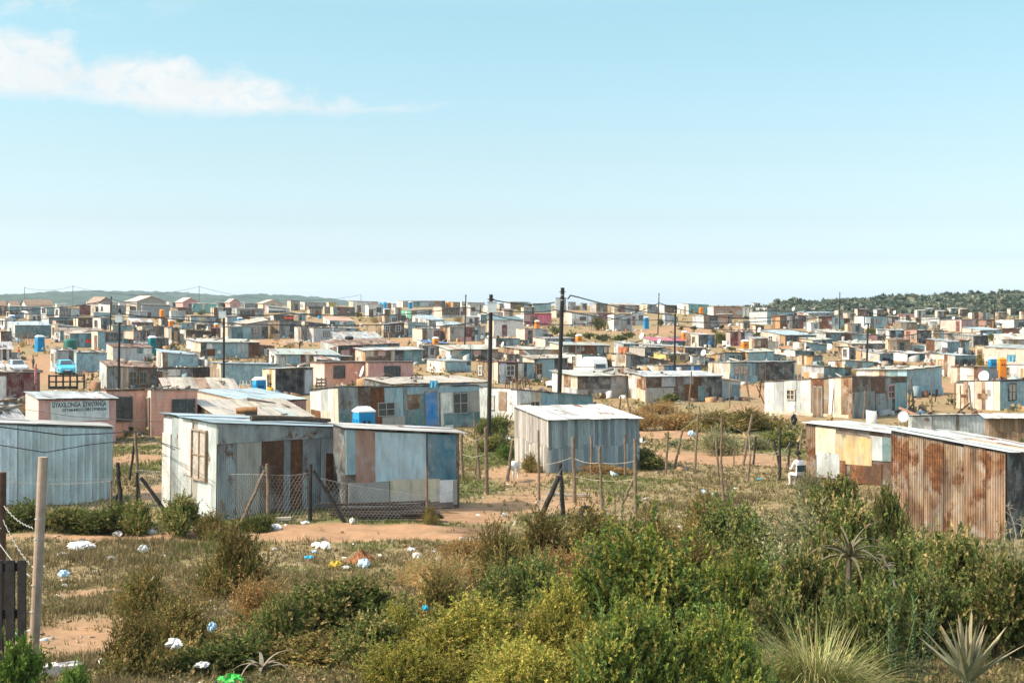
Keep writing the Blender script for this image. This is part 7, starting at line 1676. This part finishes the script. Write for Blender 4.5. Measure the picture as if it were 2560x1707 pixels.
L_ = '''
198 1356 60 w 1|largest white plastic bag lying beside the worn path
156 1388 30 w 1|folded white sheet with black rag below the path, lower left
160 1434 26 b 0|pale blue plastic bag standing in grass near the pale post
162 1462 14 w 0|small white cup below the pale blue bag
278 1398 18 s 0|crumpled clear bag in dry grass, left part
358 1372 22 s 0|torn white bag left of the open leafy bush
374 1458 20 c 0|bright cyan scrap snagged in the weeds
238 1426 20 s 2|flat grey paper scrap near the crumpled clear bag
196 1374 12 w 2|small white paper below the largest white bag
110 1502 8 w 1|tiny white lid on bare soil near the gate
295 1322 34 s 1|dirty white plastic at the hedge foot, right side
378 1324 26 s 1|grey plastic between the two front shacks
466 1326 20 b 1|light plastic scrap at the corner of the large corrugated shack
436 1603 56 s 1|grey clear plastic bag caught on brown twigs
530 1568 28 b 0|blue grey bag hanging in dark bush
255 1645 28 w 0|white crumpled bag right of the polystyrene box
285 1637 36 p 0|pinkish crumpled carton beside a white bag
195 1692 40 p 1|pinkish rag at the bottom edge, lower left
230 1690 40 s 2|pale flat strip beside the pinkish rag
505 1658 34 s 1|torn pale carton right of the olive weed bush
440 1682 40 w 1|white foam scrap near the bottom edge
462 1698 36 w 0|white bag left of the bright green packet
495 1700 30 w 0|white crumpled bag touching the bright green packet
535 1690 42 b 1|pale blue packet left of the bright green one
575 1700 66 g 0|bright green plastic packet at the bottom edge
610 1698 26 w 1|white scrap right of the bright green packet
675 1575 26 s 0|white plastic strip tangled in dark bush
670 1548 22 s 0|upper white shred tangled in dark bush
730 1530 20 b 0|pale blue scrap in shaded bush
792 1353 34 w 1|white carton flap on the grass, left of the pair
812 1359 28 w 0|white bag right of the carton flap
785 1366 20 b 1|small pale blue packet below the white carton pair
772 1381 28 c 1|turquoise plastic packet on dry grass
910 1407 30 b 0|white and blue bag under the soil mound
838 1410 30 y 0|yellow plastic wrapper left of the white and blue bag
865 1412 24 s 1|dirty wrapper beside the yellow one
765 1415 34 s 2|thin pale paper strip on dry grass
738 1401 14 w 2|small white scrap left of the paper strip
860 1382 10 w 1|small white scrap left of the soil mound
950 1382 12 w 1|white scrap right of the soil mound
885 1354 10 w 1|lone white scrap on grass near the path
1028 1372 24 w 1|white foam tray on grass left of the brush heap
1042 1388 26 s 0|grey bag on top of the left straw heap
1095 1395 14 w 0|white cup between the straw heaps
1090 1404 12 k 0|black rag between the straw heaps
1085 1380 12 w 1|small white scrap above the straw heaps
1172 1352 30 w 0|white bag beside the broken plank
1245 1354 18 w 1|white scrap right of the broken plank
1110 1366 16 s 1|pale scrap in the brown brush heap
1080 1480 50 w 1|torn white plastic sheet in the scrub, left end
1122 1476 44 w 1|torn white plastic sheet in the scrub, right end
985 1512 22 s 0|white rag on the upright feathery bush
1063 1520 16 c 0|blue scrap in the tangled bush
1195 1281 16 w 1|white scrap on the dark soil behind the fence
1260 1281 18 s 0|grey bag in scrub by the braced post
1605 1098 26 w 0|white bag on grass right of the plank shed
1728 1086 26 b 0|pale bag below the dark bank
1700 1092 22 w 2|white strip left of the pale bag below the bank
1758 1225 22 b 0|blue white bag on grass below crooked poles
1780 1231 14 w 0|small white scrap right of the blue white bag
1838 1214 14 w 1|white scrap near the plank prop
1898 1191 22 c 1|light blue packet near the leaning dark posts
1885 1086 12 w 1|white scrap on green grass before the long patched shack
1672 1404 22 w 0|white plastic caught between olive bushes
2056 1455 18 w 0|white scrap on the dark bush left of aloe
2000 1484 36 b 1|grey plastic strip behind the pale grass clump
2310 1379 26 w 1|white scrap at the foot of the tall rusty shack
1270 1095 24 s 0|white bag on weeds left of the plank shed
690 1313 38 w 1|white plastic at the propped fence post
763 1306 22 w 1|white scrap at the black fence post
880 1308 20 s 0|grey scrap at the brace foot
'''
cnt = 0
for ln in L_.strip().split('\n'):
    a, lb = ln.split('|'); q = a.split(); px, py, w = map(float, q[:3]); fl = int(q[4]); low = 'bush' in lb or 'twigs' in lb or 'scrub' in lb
    d = dof(py+w*.3+(70 if 'bush' in lb or 'twigs' in lb else 0)); x = X(px, d)
    o = link('plastic_bag' if 'bag' in lb else 'litter_scrap', BAGM[fl][cnt % 5].copy()); cnt += 1
    o.data.materials.append(pm('litter_'+q[3], LC[q[3]], rough=.5, var=.2, nscale=10)); s = w*d/F*(.7 if py < 1300 else 1); o.scale = (s, s*R.uniform(.7, 1), s); o.rotation_euler = (0, 0, R.uniform(0, 6.28))
    o.location = (x, d, (Zc(py+w*.25, d) if 'bush' in lb or 'twigs' in lb else gz(x, d)-.01)); tag(o, lb, 'plastic bag' if 'bag' in lb else 'litter', 'litter on the foreground slope')
# ------------------------------------------------------------------ odds and ends
def box_thing(name, loc, rz, boxes, mat, label, cat, group=None, parts=None):
    o = thing(name, loc, rz, label, cat, group)
    for i, b in enumerate(boxes):
        m = MB(); m.box(*b); m.build(parts[i] if parts else 'board', mat, o)
    return o
def tyre(loc, rot, R_, label):
    m = MB(); n = 28; V = {}
    for i in range(n):
        a = 2*math.pi*i/n
        for j in range(10): t = 2*math.pi*j/10; rr = R_*.72+R_*.28*math.cos(t); V[i, j] = (rr*math.cos(a), rr*math.sin(a), R_*.3*math.sin(t)*(1.15 if abs(math.sin(t)) > .6 else 1))
    for i in range(n):
        for j in range(10): m.face([V[i, j], V[(i+1) % n, j], V[(i+1) % n, (j+1) % 10], V[i, (j+1) % 10]])
    o = m.build('tyre', pm('old_rubber', (.022, .025, .028), rough=.7, var=.3), None, smooth=True); o.location = loc; o.rotation_euler = rot; tag(o, label, 'tyre', 'old tyres')
dt = dof(1420); tyre(off(1372, 1372, dt), (1.35, .2, .55), .45, 'black tyre half buried upright in dry scrub')
dt = dof(1290); tyre((X(1465, dt), dt, gz(X(1465, dt), dt)+.15), (1.1, .3, .3), .27, 'dark tyre wrapped with plastic below the torn wire post')
def on_roof(px, py, yb):
    d = dof(yb); return off(px, py, d)
tyre(on_roof(868, 847, 905)+Vector((0, 2, .05)), (.1, 0, 0), .55, 'black tyre lying on the rust striped roof')
tyre(on_roof(1411, 924, 955)+Vector((0, 0, .1)), (.1, 0, 0), .42, 'black tyre on the cream roof beside the big black pole')
i_ = SH['front']
p = roof_pt(i_, i_['W']*.36, i_['D']*.25, .13); q = roof_pt(i_, i_['W']*.96, i_['D']*.2, .11)
m = MB(); m.tube([(0, 0, 0), (q-p)*.5+Vector((0, 0, .03)), q-p], .10, 10, r1=.08); o = m.build('log', pm('dark_bark', (.075, .055, .04), rough=.95, var=.5)); o.location = p; tag(o, 'thick log lying along the large corrugated shack roof', 'log')
def drum():
    d = dof(zy('L1', 705)); a, b = off(zx('L1', 2108), zy('L1', 452), d+1.2), off(zx('L1', 2290), zy('L1', 440), d+1.2); o = thing('rusty_drum', a, 0, 'rusty halved drum lying on the bleached corrugated roof', 'drum'); v = b-a
    m = MB(); m.tube([Vector((0, 0, 0)), v*.5, v], .17, 12); m.build('drum_body', pm('drum_rust', (.30, .15, .06), rough=.8, var=.5), o); m = MB(); m.box((v.x*.45, -.3, -.28), (v.x, .1, -.02)); m.build('black_box', DARKPOST, o)
drum()
dead = off(zx('L1', 1990), zy('L1', 440), dof(zy('L1', 705))+.8)
deadbranch((zx('L1', 2080), zy('L1', 455)), (zx('L1', 1980), zy('L1', 425)), dof(zy('L1', 705))+1, 'dry twig lying on the bleached corrugated roof', 3, .02, (.09, .06, .04))
def pile(px, py, L, n, label, mat, spread=.3, th=.05, rz=0, yb=None):
    d = dof(yb or py); x = X(px, d); o = thing('timber_pile', (x, d, gz(x, d)), rz, label, 'timber', 'loose timber'); r = random.Random(int(px))
    for k in range(n):
        m = MB(); a = r.uniform(-.18, .18); y = r.uniform(-spread, spread); z = .03+k*th*.75; l = L*r.uniform(.6, 1)/2; cx = r.uniform(-.15, .15)*L; w = r.uniform(.05, .09)
        dv = Vector((math.cos(a), math.sin(a), r.uniform(-.03, .05))); s_ = Vector((-dv.y, dv.x, 0)); c = Vector((cx, y, z)); q = []
        for zz in (0, th):
            for (u, v_) in ((-l, -w), (l, -w), (l, w), (-l, w)): q.append(c+dv*u+s_*v_+Vector((0, 0, zz)))
        m.hexa(q); m.build('plank', mat, o)
pile(965, 1298, 3.6, 12, 'dark heap of planks along the patchwork board shack foot', pm('charred_timber', (.05, .035, .028), rough=.95, var=.4), .5)
pile(1010, 1288, 2.6, 6, 'second stack of dark planks leaning at the board shack corner', pm('charred_timber', (.05, .035, .028)), .3)
pile(702, 1306, .7, 1, 'pale plank on the ground at the propped fence post', pm('pale_board', (.5, .42, .34), rough=.9), .05, .09)
pile(1200, 1362, 1.1, 2, 'broken pale plank end lying at the thicket edge', pm('pale_board', (.5, .42, .34)), .2, .10, .3)
pile(1405, 1240, 2.2, 1, 'grey plank leaning across the braced dark post', pm('grey_board', (.3, .28, .26), rough=.9), .05, .05, -.15)
pile(735, 858, 5, 6, 'bundle of pale poles scattered beside the zinc shed', pm('pale_board', (.5, .42, .34)), .8, .10, -.4)
pile(2120, 1040, 1.0, 3, 'stacked blocks beside the rust brown shack roof dish', pm('grey_board', (.3, .28, .26)), .1)
def pallet(px, yb, wpx, hpx, label):
    d = dof(yb); x = X(px, d); s = d/F; w, h = wpx*s, hpx*s; o = thing('pallet', (x, d, gz(x, d)), .2, label, 'pallet', 'wooden pallets'); mt = pm('pallet_wood', (.33, .26, .2), rough=.9)
    for k in range(5): m = MB(); z = h*k/5; m.box((-w/2, 0, z), (w/2, .03, z+h*.12)); m.build('slat', mt, o)
    for u in (-w/2, -.05, w/2-.1): m = MB(); m.box((u, .031, 0), (u+.1, .13, h)); m.build('bearer', mt, o)
pallet(zx('Z2', 1418), zy('Z2', 795), 15, 18, 'wooden pallet standing against the blue grey zinc shed')
pallet(zx('L2', 655), zy('L2', 300), 26, 40, 'pallets stacked upright left of the pink porch house')
def lattice():
    d = dof(zy('Z2', 1337))-.35; x0, x1 = X(zx('Z2', 330), d), X(zx('Z2', 590), d); z0, z1 = Zc(zy('Z2', 1285), d), Zc(zy('Z2', 1150), d); o = thing('pallet_screen', ((x0+x1)/2, d, gz(x0, d)), .1, 'dark lattice of stacked pallets beside the crinkled blue plastic shack', 'pallet', 'wooden pallets'); g = gz(x0, d); w = x1-x0
    for k in range(6): z = z0-g+(z1-z0)*k/6; m = MB(); m.box((-w/2, 0, z), (w/2, .05, z+.09)); m.build('slat', DARKPOST, o)
    for k in range(8): u = -w/2+w*k/8; m = MB(); m.box((u, .051, 0), (u+.08, .15, z1-g)); m.build('bearer', DARKPOST, o)
lattice()
def cloth(z, x0, x1, y0, y1, yb, col, label, name='hanging_cloth', cat='cloth', dd=-.5, rz=.1):
    d = dof(zy(z, yb))+dd; a, b, t, u = X(zx(z, x0), d), X(zx(z, x1), d), Zc(zy(z, y0), d), Zc(zy(z, y1), d); m = MB(); n = 14; nv = 6; V = {}
    for i in range(n+1):
        for j in range(nv+1):
            s = i/n; v = j/nv; V[i, j] = (a+(b-a)*s+.02*math.sin(9*v+s*5), d+.06*math.sin(s*14+v)*v+.01, t+(u-t)*v-.05*math.sin(math.pi*s)*(1-v)*(abs(b-a)) + (.06*(u-t)*math.sin(s*11) if j == nv else 0))
    for i in range(n):
        for j in range(nv):
            m.face([V[i, j], V[i+1, j], V[i+1, j+1], V[i, j+1]])
            q = [tuple(p[k]+(.012 if k == 1 else 0) for k in range(3)) for p in (V[i, j], V[i, j+1], V[i+1, j+1], V[i+1, j])]; m.face(q)
    tag(m.build(name, pm('cloth_hang_%s' % label.split()[0]+str(int(x0)), col, rough=.9, var=.3, nscale=3)), label, cat, 'washing and cloths')
cloth('Z1', 1128, 1196, 775, 820, 890, (.40, .02, .03), 'red cloth hanging on the blue green corrugated shack')
cloth('Z4', 1495, 1612, 868, 956, 990, (.70, .25, .12), 'orange and white blanket drying outside a low shack')
cloth('Z6', 545, 600, 990, 1078, 1085, (.015, .017, .02), 'black trousers on the line before the slatted front, first from left')
cloth('Z6', 604, 640, 1000, 1075, 1085, (.018, .02, .022), 'black trousers on the line before the slatted front, second from left')
cloth('Z6', 644, 684, 1012, 1072, 1085, (.016, .018, .02), 'black cloth last on the line before the slatted front')
cloth('Z6', 2134, 2246, 950, 1046, 1090, (.18, .46, .60), 'pale blue cloth drying before the large peach house')
cloth('Z6', 1070, 1160, 1010, 1045, 1060, (.72, .74, .75), 'white washing before the bright white hut')
cloth('Z5', 1068, 1128, 720, 770, 800, (.42, .05, .10), 'dark pink washing right of the maroon and black patched shack')
cloth('Z2', 1512, 1640, 478, 508, 530, (.50, .05, .03), 'red cloth lying over the low black shack')
cloth('L2', 1620, 1690, 180, 240, 640, (.10, .36, .55), 'blue cloth hung under the tan and rust roof', dd=2.5)
# flag like rag on a pole, black bag on the bank, junk frame on a roof
dq = dof(zy('L1', 470)); b = Vector((X(zx('L1', 332), dq), dq, gz(X(zx('L1', 332), dq), dq))); o = thing('rag_pole', b, 0, 'pink rag tied round a thin pole before the maroon shack', 'pole')
m = MB(); tp = off(zx('L1', 322), zy('L1', 35), dq)-b; m.tube([(0, 0, -.2), tp*.5, tp], .045, 8); m.build('pole', WOODPOST, o)
m = MB(); hh = tp.z; m.tube([(tp.x-.05, -.06, hh*.93), (tp.x+.04, -.08, hh*.85), (tp.x-.02, -.08, hh*.78), (tp.x+.02, -.08, hh*.72), (tp.x-.04, -.07, hh*.60)], .11, 10, r1=.07); m.build('rag', pm('rag_pink', (.42, .17, .18), rough=.95, var=.4), o)
dq = dof(1072); b = Vector((X(1984, dq), dq, gz(X(1984, dq), dq))); o = thing('snagged_bag', b, 0, 'black plastic bag snagged on a stick before the long patched shack', 'plastic bag')
m = MB(); m.tube([(0, 0, 0), (.02, 0, .9)], .02, 6); m.build('stick', WOODPOST, o)
bm2 = link('bag', BAGM[0][2].copy(), o); bm2.data.materials.append(pm('litter_k', LC['k'])); bm2.scale = (.35, .3, .8); bm2.location = (0, -.05, .25)
def junk():
    d = dof(zy('L2', 430)); o = thing('bed_frame', off(zx('L2', 1460), zy('L2', 172), d+4.5), .3, 'rusty metal frame lying on the tan and rust roof', 'metal frame'); s = d/F/3.564; w = 105*s
    for (a, c) in (((0, 0, 0), (w, 0, 0)), ((0, .5, .1), (w, .5, .1)), ((0, 0, 0), (0, .5, .1)), ((w, 0, 0), (w, .5, .1)), ((w*.5, 0, .0), (w*.5, .5, .25)), ((0, 0, 0), (0, 0, .35)), ((w, 0, 0), (w, 0, .3)), ((0, 0, .35), (w, 0, .3))):
        m = MB(); m.tube([a, c], .03, 6); m.build('bar', DARKPOST, o)
junk()
def antenna():
    d = dof(zy('Z3', 1056)); p = off(zx('Z3', 1750), zy('Z3', 965), d-.3); o = thing('antenna', p, 0, 'spindly aerial on the wide blue grey shack', 'antenna'); s = d/F/5.227; h = 130*s
    m = MB(); m.tube([(0, 0, -.6), (.1, 0, h)], .03, 6); m.build('mast', WIRE, o)
    for k in range(5): m = MB(); z = h*(.4+.12*k); m.tube([(-.45+.05*k, 0, z), (.5-.05*k, 0, z+.05)], .018, 5); m.build('element', WIRE, o)
antenna()
rr_ = random.Random(8)
for k, (px, py, yb, lb) in enumerate(((447, 966, 1012, 'loose board lying on the cream corrugated roof, first'), (480, 958, 1012, 'loose board crossing the cream corrugated roof'), (515, 962, 1012, 'dark board near the right end of the cream corrugated roof'), (1470, 925, 966, 'stones and boards on the mossy tan roof'), (1880, 1045, 1215, 'x'))):
    if lb == 'x': continue
    p = on_roof(px, py, yb)+Vector((0, 2.5, .12)); box_thing('roof_board', p, rr_.uniform(-.5, .5), [((-1.0, -.12, 0), (1.0, .12, .06))], pm('roof_board_wood', (.2, .15, .11), rough=.9), lb, 'board', 'boards weighing down roofs')
def poly():
    d = 17.4; x = X(118, d); box_thing('foam_box', (x, d, gz(x, d)), .5, [((-.12, -.1, 0), (.12, .1, .2)), ((.12, -.02, .0), (.42, .2, .16))], pm('foam_white', (.55, .5, .47), rough=.9, var=.2), 'broken grey white polystyrene box by the foot of the pale post', 'foam box', parts=['lid', 'base'])
poly()
# guy wires
wire([off(zx('L3', 243), zy('L3', 250), dof(1030)), off(zx('Z4', 660), zy('Z4', 640), POLES['f'][1])], 0, 'pale guy wire slanting up to the thickest pole from the left', r=.02)
wire([off(zx('L3', 18), zy('L3', 800), dof(1140)), off(zx('L3', 150), zy('L3', 470), dof(1140)+.5)], 0, 'striped guy wire slanting up beside the plank shed', r=.02)

# ------------------------------------------------------------------ scrap, stones and rubble nobody could count
def bits(name, P, S, cols, label, cat, mat, flat=.5, rz=None):
    r = np.random.RandomState(len(P)); n = len(P); a = r.uniform(0, 6.28, n); tl = r.uniform(-.35, .35, (n, 2))
    U = np.stack([np.cos(a), np.sin(a), tl[:, 0]], -1)*S[:, 0:1]; V = np.stack([-np.sin(a), np.cos(a), tl[:, 1]], -1)*S[:, 1:2]; W = np.zeros((n, 3)); W[:, 2] = S[:, 2]
    q = []
    for c in ((-1, -1, 0), (1, -1, 0), (1, 1, 0), (-1, 1, 0), (-1, -1, 1), (1, -1, 1), (1, 1, 1), (-1, 1, 1)): q.append(P+U*c[0]+V*c[1]+W*c[2]+r.uniform(-.12, .12, (n, 3))*S)
    v = np.stack(q, 1).reshape(-1, 3); f = np.array([(0, 1, 5, 4), (1, 2, 6, 5), (2, 3, 7, 6), (3, 0, 4, 7), (4, 5, 6, 7)]); F_ = (np.arange(n)[:, None, None]*8+f[None]).reshape(-1, 4)
    cc = np.array(cols)[r.randint(0, len(cols), n)]*r.uniform(.7, 1.2, (n, 1)); me = npmesh(name, v, F_, np.repeat(cc, 8, 0)); me.materials.append(mat); tag(link(name, me), label, cat, kind='stuff')
SCR = vc_mat('scrap_surface', .8)
def scrap():
    r = np.random.RandomState(77); P, S = [], []; Q, T = [], []
    for i in ALL:
        if i['d'] > 330 or i['d'] < 50: pass
        else:
            c, s = math.cos(i['th']), math.sin(i['th'])
            for k in range(r.randint(4, 16)):
                u = r.uniform(-1.5, i['W']+2.2); w_ = -r.exponential(.7)-.25 if r.rand() < .75 else r.uniform(0, i['D']); u = u if w_ < 0 else i['W']+r.uniform(.2, 1.8)
                x, y = i['Cx']+u*c-w_*s, i['Cy']+u*s+w_*c; P.append((x, y, gz(x, y)-.03)); b = r.uniform(.12, .5)*(.3 if i['d'] < 90 else 1); S.append((b, b*r.uniform(.15, .9), r.uniform(.08, .75)*(1.2 if r.rand() < .3 else .6)*(.35 if i['d'] < 90 else 1)))
        if 75 < i['d'] < 300 and i['root']['category'] != 'house':
            for k in range(r.randint(3, 11)):
                p = roof_pt(i, r.uniform(.1, i['W']-.1), r.uniform(.1, i['D']-.1), .03); Q.append(tuple(p)); l = r.uniform(.08, .2); T.append((l if r.rand() < .7 else r.uniform(.4, 1.1), l*.5, r.uniform(.05, .15)))
    bits('yard_scrap', np.array(P), np.array(S), [(.3, .25, .2), (.12, .09, .07), (.45, .44, .42), (.2, .1, .06), (.25, .33, .36), (.07, .07, .075), (.6, .57, .52), (.35, .2, .1)], 'scrap, boards and rubbish heaped about the yards', 'scrap', SCR)
    bits('roof_stones', np.array(Q), np.array(T), [(.3, .26, .21), (.16, .13, .11), (.42, .37, .3), (.1, .085, .075), (.24, .13, .08)], 'stones and boards weighing down the tin roofs', 'stones', SCR)
scrap()
def rubble():
    r = np.random.RandomState(78); n = 2600; d = np.exp(r.uniform(math.log(15.5), math.log(75), n)); x = r.uniform(-.40, .40, n)*d; k = (val_noise(x, d, 3, 90) > .45) & ((x < d*.06) | (r.rand(n) < .35)); x, d = x[k], d[k]; n = len(x)
    P = np.stack([x, d, CAMZ-drop(d)+bump(x, d)-.01], -1); b = r.uniform(.02, .075, n); S = np.stack([b*r.uniform(.7, 2.2, n), b*.6, b*r.uniform(.3, .9, n)], -1)
    bits('small_rubble', P, S, [(.34, .24, .16), (.22, .15, .1), (.45, .36, .27), (.62, .6, .57), (.15, .11, .08), (.3, .2, .13)], 'pebbles, twigs and flecks of paper on the open ground', 'rubble', SCR)
rubble()
